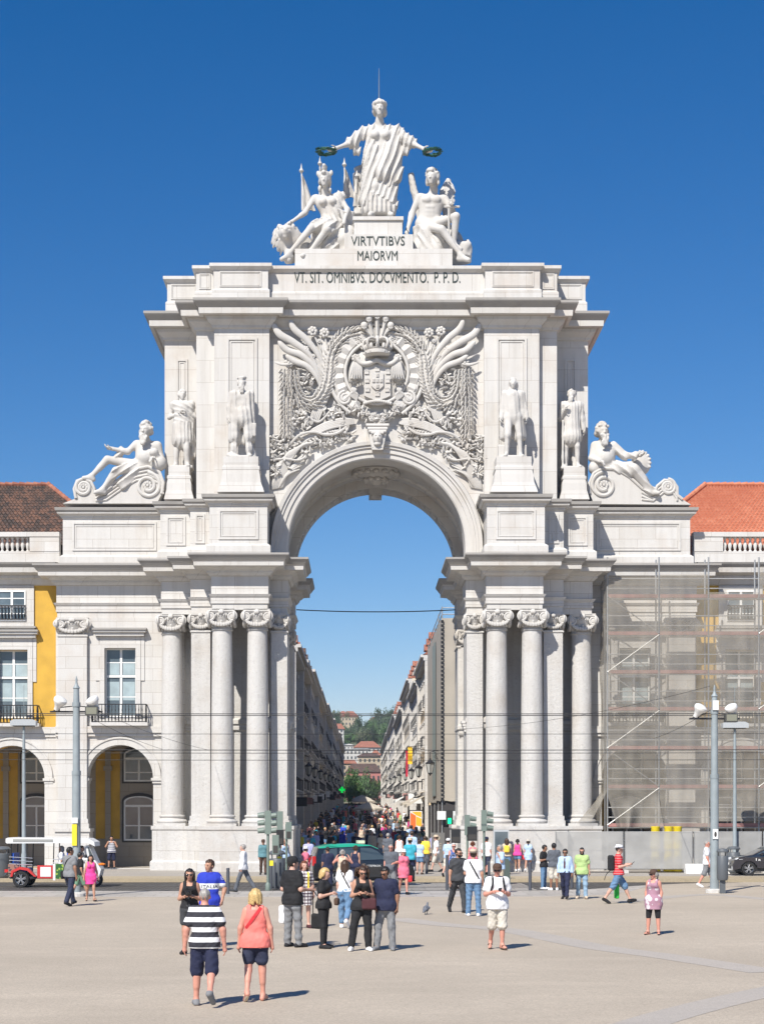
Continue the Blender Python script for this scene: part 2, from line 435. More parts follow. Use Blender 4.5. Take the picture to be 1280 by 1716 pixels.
# ------------------------------------------------------------- the triumphal arch
ARCH = empty('triumphal_arch', (0, 90, 0))
tag(ARCH, 'tall white limestone triumphal arch with paired columns, carved coat of arms and lettered attic', 'arch')
ARCH.location = (0,0,0)
def mir(path): return [(-x, y) for x, y in path[::-1]]
def both(name, *rows):
    for side in (0, 1):
        q = MB()
        for path, prof, back, m in rows: q.sweep(mir(path) if side else path, prof, back, m)
        q.build(name, None, ARCH)
ped = [(-11.45,96.9),(-11.45,86.6),(-9.62,86.6),(-9.62,85.9),(-8.85,85.9),(-8.85,84.5),(-5.02,84.5),(-5.02,86.15),(-4.25,86.15),(-4.25,89.4),(-4.75,89.4),(-4.75,94.0),(-4.25,94.0),(-4.25,96.9)]
fr = [(-16.7,97),(-16.7,88.6),(-11.06,88.6),(-11.06,87.0),(-9.47,87.0),(-9.47,86.2),(-8.32,86.2),(-8.32,85.0),(-5.42,85.0),(-5.42,86.5),(-4.5,86.5),(-4.5,89.3),(-5.1,89.3),(-5.1,94.2),(-4.5,94.2),(-4.5,97)]
core = [(-11.1,96.8),(-11.1,88.95),(-9.3,88.95),(-9.3,88.4),(-5.5,88.4),(-5.5,86.75),(-4.72,86.75),(-4.72,89.3),(-5.1,89.3),(-5.1,94.2),(-4.72,94.2),(-4.72,96.8)]
# pedestals under the columns
both('column_pedestal', (ped, [(.10,.1),(.10,.52),(.03,.60),(0,.62),(0,2.12),(.05,2.18),(.05,2.36)], 96.9, STRJ))
# pier core behind the columns, with a string course half way up
both('pier', (core, [(0,2.35),(0,13.2)], 96.8, STR), (core, [(.0,7.25),(.12,7.35),(.12,7.6),(.2,7.65),(.2,7.85),(.0,7.95)], 96.8, ST))
# entablature of the lower order
both('lower_entablature', (fr, [(-.06,13.2),(-.06,13.5),(0,13.51),(0,13.80),(.05,13.85),(.12,13.97),(-.02,13.99),(-.02,14.86),(.06,14.90),(.16,15.02),(.2,15.02),(.2,15.12),(.34,15.2),(.42,15.28),(.78,15.30),(.80,15.52),(.86,15.56)], 97.0, ST))
both('lower_cornice_cap', (fr, [(.86,15.562),(.96,15.70),(1.05,15.80),(1.05,15.9),(.1,15.97)], 97.0, STG))
# parapet pedestals above the lower cornice
up = [(-16.4,96),(-16.4,88.95),(-11.1,88.95),(-11.1,87.25),(-9.5,87.25),(-9.5,86.55),(-8.4,86.55),(-8.4,85.25),(-5.5,85.25),(-5.5,87.9)]
both('parapet', (up, [(.16,15.85),(.16,16.42),(.04,16.52),(0,16.54),(0,18.42),(.06,18.46),(.08,18.55),(.26,18.66),(.28,18.74)], 96, ST))
both('parapet_cap', (up, [(.28,18.742),(.36,18.82),(.38,18.97),(.0,19.0)], 96, STG))
def panel(mb, x0, x1, z0, z1, y, w=.10, d=.05, m=None):
    """raised moulding frame on a face at depth y"""
    for a in ((x0,x1,z1-w,z1),(x0,x1,z0,z0+w),(x0,x0+w,z0+w,z1-w),(x1-w,x1,z0+w,z1-w)):
        mb.box(a[0],a[1],y-d,y+.02,a[2],a[3],m)
    i = w*1.5
    for a in ((x0+i,x1-i,z1-i-w*.5,z1-i),(x0+i,x1-i,z0+i,z0+i+w*.5),(x0+i,x0+i+w*.5,z0+i+w*.5,z1-i-w*.5),(x1-i-w*.5,x1-i,z0+i+w*.5,z1-i-w*.5)):
        mb.box(a[0],a[1],y-d*.5,y+.02,a[2],a[3],m)
for sg in (-1, 1):
    for (xa, xb, za, zb, y) in ((-7.95,-5.95,16.75,18.25,85.25),(-10.8,-9.8,16.75,18.25,87.25),(-9.25,-8.75,16.75,18.25,86.55),(-15.9,-11.5,16.75,18.25,88.95)):
        b = MB(); panel(b, *(sorted((sg*-xa, sg*-xb))), za, zb, y, m=STP); b.build('parapet_panel', None, ARCH)
# upper storey
uw = [(-11.17,96.5),(-11.17,89.8),(-9.32,89.8),(-9.32,87.95),(-8.36,87.95),(-8.36,87.5),(-5.52,87.5),(-5.52,87.95)]
both('upper_wall', (uw, [(0,18.95),(0,28.3)], 96.5, STP))
cz, Rr = 16.68, 4.98
poly = [(-5.53,15.85),(-5.53,28.3),(5.53,28.3),(5.53,15.85)] + [(x, z) for x, z in [(Rr,15.85)] + arc(0,cz,Rr,0,180,56) + [(-Rr,15.85)]]
b = MB(); b.prism(poly, 87.9, 95.2, STP); o = b.build('spandrel_wall', None, ARCH)
# front and rear bands of the vault, front archivolt with stepped mouldings
def ring(mb, prof, m, n=56, z0=15.9):
    """profile (r, y) swept round the arch and down to z0"""
    V = []; k = len(prof)
    st = [(180, True)] + [(180 - 180*i/n, False) for i in range(n+1)] + [(0, True)]
    for a, leg in st:
        for r, y in prof:
            x = r*math.cos(R(a)); z = cz + r*math.sin(R(a))
            V.append((x, y, z0 if leg else z))
    F = []
    for i in range(len(st)-1):
        for j in range(k):
            F.append((i*k+j, (i+1)*k+j, (i+1)*k+(j+1)%k, i*k+(j+1)%k))
    mb.add(V, F, m)
b = MB(); ring(b, [(4.55,89.0),(4.55,87.42),(4.62,87.36),(4.86,87.36),(4.86,87.28),(5.08,87.28),(5.10,87.2),(5.22,87.2),(5.24,87.12),(5.42,87.10),(5.46,87.2),(5.46,87.93),(5.0,89.0)], STS)
b.build('archivolt', None, ARCH, smooth=30)
b = MB(); ring(b, [(4.5,97.0),(4.5,94.9),(4.62,94.85),(5.0,94.85),(5.3,95.1),(5.3,97.0)], STP)
for i in range(1, 30):                        # carved fret blocks along the rear band
    a = 180*i/30; M = Matrix.Translation((0,95.7,cz)) @ Matrix.Rotation(R(90-a), 4, 'Y')
    b.box(-.14,.14,-.35,.35,4.44,4.52,STP,M)
b.build('rear_vault_band', None, ARCH, smooth=30)
b = MB(); b.box(-11.1,-4.99,94.9,96.98,15.9,28.2,STP); b.box(4.99,11.1,94.9,96.98,15.9,28.2,STP); b.box(-4.99,4.99,95.25,96.96,21.9,28.2,STP); b.build('rear_wall', None, ARCH)
b = MB()
for y in (90.2, 93.6):
    V = []; n = 48
    ring(b, [(4.98,y-.35),(4.86,y-.3),(4.86,y+.3),(4.98,y+.35)], STP)
b.build('vault_rib', None, ARCH, smooth=30)
b = MB()                                       # hanging boss at the crown of the vault
b.lathe([(.18,20.72),(.35,20.9),(.5,21.05),(.9,21.2),(1.25,21.38),(1.3,21.5),(1.2,21.66)], (0,91.9,0), 20, STS)
for i in range(16):
    a = 2*math.pi*i/16; b.blob((1.15*math.cos(a), 91.9+1.15*math.sin(a), 21.3), (.2,.2,.16), 6, 4, STS)
for i in range(9):
    a = 2*math.pi*i/9; b.blob((.55*math.cos(a), 91.9+.55*math.sin(a), 21.0), (.2,.2,.16), 6, 4, STS)
b.build('vault_boss', None, ARCH, smooth=40)
b = MB(); b.box(-.36,.36,95.0,96.9,20.85,21.2,STS); b.blob((0,95.6,20.85),(.34,.6,.22),8,5,STS); b.build('rear_keystone', None, ARCH)
# main cornice
ucp = [(-11.17,96.5),(-11.17,89.8),(-9.32,89.8),(-9.32,87.95),(-8.36,87.95),(-8.36,87.5),(-5.52,87.5),(-5.52,87.9),(5.52,87.9),(5.52,87.5),(8.36,87.5),(8.36,87.95),(9.32,87.95),(9.32,89.8),(11.17,89.8),(11.17,96.5)]
b = MB(); b.sweep(ucp, [(.0,27.95),(.10,28.0),(.12,28.12),(.30,28.3),(.36,28.36),(.36,28.5),(.72,28.56),(.74,28.86)], 96.5, ST)
b.build('main_cornice', None, ARCH)
b = MB(); b.sweep(ucp, [(.74,28.862),(.82,28.95),(.96,29.1),(1.0,29.16),(1.0,29.28),(.2,29.33)], 96.5, STG)
b.build('cornice_cap', None, ARCH)
# attic with its panels
at = [(-11.05,96),(-11.05,89.9),(-9.35,89.9),(-9.35,88.15),(-8.42,88.15),(-8.42,87.75),(-5.6,87.75),(-5.6,88.2),(5.6,88.2),(5.6,87.75),(8.42,87.75),(8.42,88.15),(9.35,88.15),(9.35,89.9),(11.05,89.9),(11.05,96)]
b = MB(); b.sweep(at, [(.08,29.3),(.08,30.02),(0,30.1),(0,31.05),(.04,31.1),(.16,31.2),(.2,31.22),(.2,31.38)], 96, STP); b.build('attic', None, ARCH)
for x0, x1, y in ((-8.1,-5.95,87.75),(5.95,8.1,87.75),(-9.2,-8.6,88.15),(8.6,9.2,88.15),(-10.85,-9.5,89.9),(9.5,10.85,89.9)):
    b = MB(); panel(b, x0, x1, 30.2, 31.0, y, .05, .04, STP); b.build('attic_panel', None, ARCH)
BRZ = mat('dark_bronze_letters', (.030,.045,.040), .5, metal=.2)
def UX(u, Y): return PX(u, Y)
text('inscription', 'VT. SIT. OMNIBVS. DOCVMENTO.  P. P. D.', PX(493,88.2), PX(771,88.2), PZ(473.5,88.2), PZ(455.5,88.2), 88.2, BRZ, ARCH)
# stepped base of the crowning group
b = MB()
b.box(-4.25,3.95,88.6,92,31.3,32.45,STP); b.build('group_base', None, ARCH)
b = MB(); b.box(PX(577,88.75),PX(692,88.75),88.75,92,32.44,33.25,STP); b.build('inscription_block', None, ARCH)
b = MB(); b.box(PX(593,89.1),PX(674,89.1),89.1,91.4,33.24,34.3,STP); b.box(PX(591,89),PX(676,89),89.0,91.5,34.1,34.28,STP); b.build('statue_plinth', None, ARCH)
text('inscription', 'VIRTVTIBVS', PX(588,88.75), PX(678,88.75), PZ(411,88.75), PZ(395.5,88.75), 88.75, BRZ, ARCH)
text('inscription', 'MAIORVM', PX(599,88.6), PX(666,88.6), PZ(436,88.6), PZ(420,88.6), 88.6, BRZ, ARCH)
# tall recessed panels of the upper storey
for sg in (-1, 1):
    b = MB(); panel(b, *sorted((sg*7.72, sg*6.14)), 19.9, 27.5, 87.5, .12, .07, STP); b.build('niche_panel', None, ARCH)
    b = MB(); panel(b, *sorted((sg*10.55, sg*9.95)), 20.2, 27.0, 89.8, .10, .06, STP); b.build('niche_panel', None, ARCH)

# ---- columns
def spiral(c, r0, turns, sgn=1, n=40, end=.12):
    P = []
    for i in range(n+1):
        t = i/n; a = math.pi/2 - sgn*turns*2*math.pi*t; r = r0*(1-t) + r0*end*t
        P.append((c[0] + r*math.cos(a), c[1], c[2] + r*math.sin(a)))
    return P
def capital_mb(r=.5, m=STS, flat=False):
    """Ionic capital with corner volutes and a hung garland; origin at its foot, 1 m tall"""
    q = MB(); w = r*1.32
    q.box(-w,w,-w,w,.86,.99,m); q.box(-w*.94,w*.94,-w*.94,w*.94,.80,.862,m)
    q.lathe([(r*1.02,0),(r*1.1,.05),(r*1.0,.10),(r*1.02,.40),(r*1.2,.52),(r*1.3,.64),(r*1.3,.80)], n=20, m=m)
    for k in range(4):
        M = Matrix.Rotation(k*math.pi/2, 4, 'Z')
        for sg in (-1, 1):
            P = spiral((sg*(w*.80), -w*.98, .62), .25, 2.1, sg, 34)
            q.tube([M @ Vector(p) for p in P], [.075*(1-.55*i/34) for i in range(35)], 6, m)
            q.blob(M @ Vector((sg*(w*.80), -w*.90, .62)), (.2,.1,.2) if k % 2 == 0 else (.1,.2,.2), 8, 5, m)
        G = [M @ Vector((w*.80*math.cos(math.pi*i/12), -w*.95, .46 - .26*math.sin(math.pi*i/12))) for i in range(13)]
        for i, p in enumerate(G[1:-1]): q.blob(p, .085 + .03*math.sin(math.pi*(i+1)/12), 6, 4, m)
        for i in range(-2,3): q.blob(M @ Vector((i*.13,-w*.97,.70)), (.055,.055,.075), 6, 4, m)
        q.blob(M @ Vector((0,-w*1.0,.84)), (.16,.12,.14) if k % 2 == 0 else (.12,.16,.14), 7, 5, m)
    for k in range(12):
        a = 2*math.pi*k/12; q.tube([(r*1.0*math.cos(a), r*1.0*math.sin(a), .12), (r*1.10*math.cos(a), r*1.10*math.sin(a), .30), (r*1.24*math.cos(a), r*1.24*math.sin(a), .42)], [.09,.10,.05], 6, m)
    return q
capo = capital_mb(.5); cap_mesh = capo.build('tmp'); CAPM = cap_mesh.data; bpy.data.objects.remove(cap_mesh)
CAPM.polygons.foreach_set('use_smooth', [True]*len(CAPM.polygons)); CAPM.set_sharp_from_angle(angle=R(40))
def shaft_mb():
    q = MB(); prof = []
    H = 9.28
    for i in range(15):
        t = i/14; prof.append((.565 - .065*t**1.7, 2.92 + H*t))
    prof += [(.555,12.205),(.56,12.25),(.5,12.27)]
    q.lathe(prof, n=36, m=STR); return q
def colbase_mb():
    q = MB(); q.box(-.76,.76,-.76,.76,2.36,2.50,STR)
    q.lathe([(.74,2.50),(.78,2.56),(.78,2.62),(.72,2.68),(.64,2.71),(.61,2.76),(.64,2.81),(.67,2.84),(.66,2.89),(.58,2.93)], n=32, m=STR); return q
SHM = shaft_mb().build('tmp', smooth=30); CBM = colbase_mb().build('tmp', smooth=30)
def column(x, y):
    c = bpy.data.objects.new('column', SHM.data); C.objects.link(c); c.parent = ARCH; c.location = (x, y, 0)
    k = bpy.data.objects.new('capital', CAPM); C.objects.link(k); k.parent = c; k.location = (0,0,12.26)
    d = bpy.data.objects.new('column_base', CBM.data); C.objects.link(d); d.parent = c
    return c
for x, y in ((-10.55,87.75),(-7.8,85.72),(-6.02,85.72),(6.02,85.72),(7.8,85.72),(10.55,87.75)): column(x, y)
bpy.data.objects.remove(SHM) if False else None
for o in (SHM, CBM): bpy.data.objects.remove(o)
def pilaster(x0, x1, y, yb, z0=2.36, m=STR, capw=None):
    q = MB(); q.box(x0-.12,x1+.12,y-.12,yb,z0,z0+.28,m); q.box(x0-.07,x1+.07,y-.07,yb,z0+.28,z0+.52,m); q.box(x0,x1,y,yb,z0+.52,12.3,m)
    q.box(x0-.05,x1+.05,y-.05,yb,12.2,12.28,m)
    p = q.build('pilaster', None, ARCH)
    xc = (x0+x1)/2; w = (x1-x0)/2
    cp = bpy.data.objects.new('capital', CAPM); C.objects.link(cp); cp.parent = p; cp.location = (xc, y+.62*min(1,w/.5), 12.27); cp.scale = ((w+.07)/.66, 1, .93)
    return p
for sg in (-1, 1):
    def xs(a, b_): return sorted((sg*a, sg*b_))
    pilaster(*xs(-9.42,-8.45), 86.25, 88.9, m=STR)
    pilaster(*xs(-5.38,-4.56), 86.48, 89.2)
    pilaster(*xs(-5.4,-4.56), 94.25, 96.9)
    pilaster(*xs(-16.55,-15.05), 88.35, 88.75, 2.2, ST)
# impost brackets on the passage pilasters
for sg in (-1,1):
    b = MB(); x0, x1 = sorted((sg*4.50, sg*4.0))
    for i, w in enumerate((.5,.4,.3,.2)): b.box(*sorted((sg*4.6, sg*(4.56-w*.45))), 87.0+.03*i, 88.0-.03*i, 7.75-i*.14-.138, 7.75-i*.14, STP)
    b.build('bracket', None, ARCH)

# ---- side bays: window above, arcade below
def facade(mb, x0, x1, z0, z1, y, t, openings, m):
    mb.prism([(x0,z0),(x1,z0),(x1,z1),(x0,z1)], y, y+t, m, holes=openings)
def window_leafs(parent, xc, z0, z1, w, y, rows=(2,2), name='window', split=None, arch=0.0, framecol=None):
    """white casement: glass set back with frame and glazing bars; returns frame object"""
    fm = framecol or WHITE
    q = MB(); x0, x1 = xc-w/2, xc+w/2; e = .07
    q.box(x0,x0+e,y,y+.10,z0,z1,fm); q.box(x1-e,x1,y,y+.10,z0,z1,fm); q.box(x0+e,x1-e,y,y+.10,z0,z0+e*1.3,fm); q.box(x0+e,x1-e,y,y+.10,z1-e,z1,fm)
    zm = split or (z0 + (z1-z0)*.56)
    q.box(xc-.06,xc+.06,y+.01,y+.09,z0+e,z1-e,fm); q.box(x0+e,x1-e,y-.012,y+.085,zm-.06,zm+.06,fm)
    for zz in (z0+(zm-z0)*.5, zm+(z1-zm)*.5):
        q.box(x0+e,x1-e,y+.03,y+.07,zz-.025,zz+.025,fm)
    for xx in (xc-w*.25+.01, xc+w*.25-.01): pass
    f = q.build(name, None, parent)
    g = MB(); g.box(x0+.02,x1-.02,y+.05,y+.062,z0+.02,z1-.02,GLASS); g.build('pane', None, f)
    return f
CURT = mat('pale_window_blind', (.34,.42,.44), .35, spec=.6, noise=.15, nscale=2)
def blinds(parent, xc, z0, z1, w, y):
    q = MB()
    for sx in (-1,1):
        for (a, c) in ((z0+.25*(z1-z0), z0+.52*(z1-z0)), (z0+.62*(z1-z0), z0+.80*(z1-z0))):
            q.box(xc+sx*w*.25-w*.19, xc+sx*w*.25+w*.19, y+.03, y+.045, a, c, CURT)
    return q.build('blind', None, parent)
def railing(parent, x0, x1, y0, y1, z0, z1, n, bottle=True, name='balcony_railing'):
    q = MB(); q.box(x0,x1,y0,y0+.05,z1-.05,z1,IRON); q.box(x0,x1,y0,y0+.05,z0,z0+.04,IRON)
    for xx in (x0, x1-.05): q.box(xx,xx+.05,y0+.05,y1,z1-.05,z1,IRON); q.box(xx,xx+.05,y0+.05,y1,z0,z0+.04,IRON)
    H = z1-z0
    pr = [(.014,0),(.03,.1*H),(.045,.25*H),(.03,.42*H),(.016,.55*H),(.03,.66*H),(.018,.8*H),(.014,H)] if bottle else [(.012,0),(.012,H)]
    for i in range(n):
        xx = x0 + .025 + (x1-x0-.05)*i/(n-1); q.lathe(pr, (xx, y0+.025, z0), 6, IRON)
    k = max(2, int((y1-y0)/((x1-x0)/n)))
    for xx in (x0+.025, x1-.025):
        for i in range(1, k): q.lathe(pr, (xx, y0+(y1-y0)*i/k, z0), 6, IRON)
    return q.build(name, None, parent)
def arcade_window(parent, xc, z0, zs, w, y, rise=.3, dark=True):
    """segment-headed dark window of the arcade"""
    q = MB(); o = arched(xc-w/2, xc+w/2, z0, zs, 12, rise); i_ = arched(xc-w/2+.09, xc+w/2-.09, z0+.09, zs-.04, 12, rise*.92)
    q.prism(o, y, y+.1, WHITE, holes=[i_]); q.box(xc-.05,xc+.05,y+.004,y+.09,z0+.05,zs-.22,WHITE); q.box(xc-w/2+.05,xc+w/2-.05,y-.006,y+.095,zs-.30,zs-.18,WHITE)
    q.box(xc-w/2+.05,xc+w/2-.05,y+.008,y+.085,(z0+zs)/2-.28,(z0+zs)/2-.22,WHITE)
    f = q.build('arcade_window', None, parent)
    g = MB(); g.prism(arched(xc-w/2+.02, xc+w/2-.02, z0+.02, zs, 12, rise*.95), y+.05, y+.06, GLASS); g.build('pane', None, f)
    fr_ = MB(); fr_.prism(arched(xc-w/2-.22, xc+w/2+.22, z0-.02, zs, 12, rise+.2), y-.03, y+.2, ST, holes=[arched(xc-w/2, xc+w/2, z0-.0, zs, 12, rise)]) if False else None
    return f
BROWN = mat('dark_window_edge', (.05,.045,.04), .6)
def bay(parent, xc, y, half, arch_r, zsp, zt, m, yellow=True, win=True, imposts=True):
    """one bay of the long arcaded front between x=xc-half and xc+half; bottoms at .1, top zt"""
    wz0, wz1, ww = 8.02, 11.62, 1.62
    hole_a = arched(xc-arch_r, xc+arch_r, .12, zsp, 20); hole_w = rect(xc-ww/2, xc+ww/2, wz0, wz1)
    q = MB(); facade(q, xc-half, xc+half, .1, zt, y, .9, [hole_a, hole_w], m); wl = q.build('bay_wall', None, parent)
    # arch moulding
    q = MB(); outer = [(xc+(arch_r+.42)*math.cos(math.pi*i/24), zsp+(arch_r+.42)*math.sin(math.pi*i/24)) for i in range(25)]
    inner = [(xc+(arch_r+.002)*math.cos(math.pi*i/24), zsp+(arch_r+.002)*math.sin(math.pi*i/24)) for i in range(25)]
    q.prism(outer + inner[::-1], y-.10, y+.05, ST)
    o2 = [(xc+(arch_r+.42)*math.cos(math.pi*i/24), zsp+(arch_r+.42)*math.sin(math.pi*i/24)) for i in range(25)]; i2 = [(xc+(arch_r+.33)*math.cos(math.pi*i/24), zsp+(arch_r+.33)*math.sin(math.pi*i/24)) for i in range(25)]
    q.prism(o2 + i2[::-1], y-.15, y-.09, ST); q.build('arch_moulding', None, parent)
    for sx in (-1, 1):
        q = MB(); x = xc + sx*arch_r
        a, c = sorted((x - sx*.10, x + sx*.48)); q.box(a,c,y-.14,y+.92,zsp-.14,zsp,ST); q.box(a+.06,c-.06,y-.08,y+.91,zsp-.28,zsp-.14,ST); q.build('impost', None, parent)
    # window surround, hood, window, balcony
    q = MB(); e = .26
    q.box(xc-ww/2-e,xc-ww/2,y-.09,y+.1,wz0,wz1+e,ST); q.box(xc+ww/2,xc+ww/2+e,y-.09,y+.1,wz0,wz1+e,ST); q.box(xc-ww/2,xc+ww/2,y-.09,y+.1,wz1,wz1+e,ST)
    q.box(xc-ww/2-e-.2,xc-ww/2-e,y-.05,y+.1,wz0+1.9,wz1+.6,ST); q.box(xc+ww/2+e,xc+ww/2+e+.2,y-.05,y+.1,wz0+1.9,wz1+.6,ST)
    q.box(xc-ww/2-e-.02,xc+ww/2+e+.02,y-.05,y+.1,wz1+e,wz1+.62,ST)
    q.box(xc-ww/2-.55,xc+ww/2+.55,y-.36,y+.1,wz1+.80,wz1+.92,ST); q.box(xc-ww/2-.45,xc+ww/2+.45,y-.25,y+.1,wz1+.62,wz1+.80,ST); q.box(xc-ww/2-.60,xc+ww/2+.60,y-.44,y+.1,wz1+.92,wz1+1.02,STG)
    q.build('window_surround', None, parent)
    f = window_leafs(parent, xc, wz0, wz1, ww, y+.32, split=wz0+2.15); blinds(f, xc, wz0, wz1, ww, y+.33)
    q = MB(); q.box(xc-1.5,xc+1.5,y-.62,y+.1,7.55,7.72,ST); q.build('balcony_slab', None, parent)
    railing(parent, xc-1.42, xc+1.42, y-.58, y, 7.74, 8.68, 17)
    q = MB(); q.box(xc-half,xc+half,y-.12,y+.06,7.02,7.2,ST); q.box(xc-half,xc+half,y-.2,y+.06,7.2,7.54,ST); q.build('string_course', None, parent)
    return wl
def arcade_back(parent, xc, half, y, seed=0):
    """back wall, ceiling and windows inside the arcade walk"""
    yb = y + 5.0
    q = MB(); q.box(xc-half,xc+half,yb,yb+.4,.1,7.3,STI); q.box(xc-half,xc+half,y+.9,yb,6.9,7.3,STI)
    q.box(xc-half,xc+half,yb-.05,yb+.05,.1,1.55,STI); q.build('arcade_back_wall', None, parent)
    for x0, x1 in ((xc-2.05,xc-1.52),(xc-1.22,xc-.72)):
        q = MB(); q.box(x0,x1,yb-.03,yb+.02,1.6,6.4,YEL); q.build('yellow_panel', None, parent)
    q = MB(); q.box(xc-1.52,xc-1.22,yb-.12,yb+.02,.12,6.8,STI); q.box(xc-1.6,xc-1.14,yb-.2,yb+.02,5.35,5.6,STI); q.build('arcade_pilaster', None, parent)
    for z0, zs in ((1.5,3.65),(4.75,6.25)):
        xw = xc + .35
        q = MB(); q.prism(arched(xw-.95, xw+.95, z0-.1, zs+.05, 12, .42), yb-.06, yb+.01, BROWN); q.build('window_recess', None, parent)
        arcade_window(parent, xw, z0, zs, 1.66, yb-.19)
for sg in (-1, 1):
    xc = -13.35 if sg < 0 else 13.45
    wl = bay(ARCH, xc, 88.6, 3.35 if sg < 0 else 3.2, 1.72, 4.85, 13.21, ST)
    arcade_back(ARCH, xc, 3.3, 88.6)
    # pedestal block under the end pilaster
    q = MB(); x0, x1 = sorted((sg*16.68, sg*14.9)); q.box(x0,x1,88.2,89.4,.1,2.1,ST); q.box(x0-.06,x1+.06,88.12,89.45,2.05,2.22,ST); q.build('pilaster_pedestal', None, ARCH)
    q = MB(); q.box(*sorted((sg*16.69, sg*11.2)), 94.0, 97, 7.3, 15.9, ST); q.box(*sorted((sg*16.69, sg*16.2)), 89.45, 94, 7.3, 13.2, ST); q.build('side_bay_rear', None, ARCH)
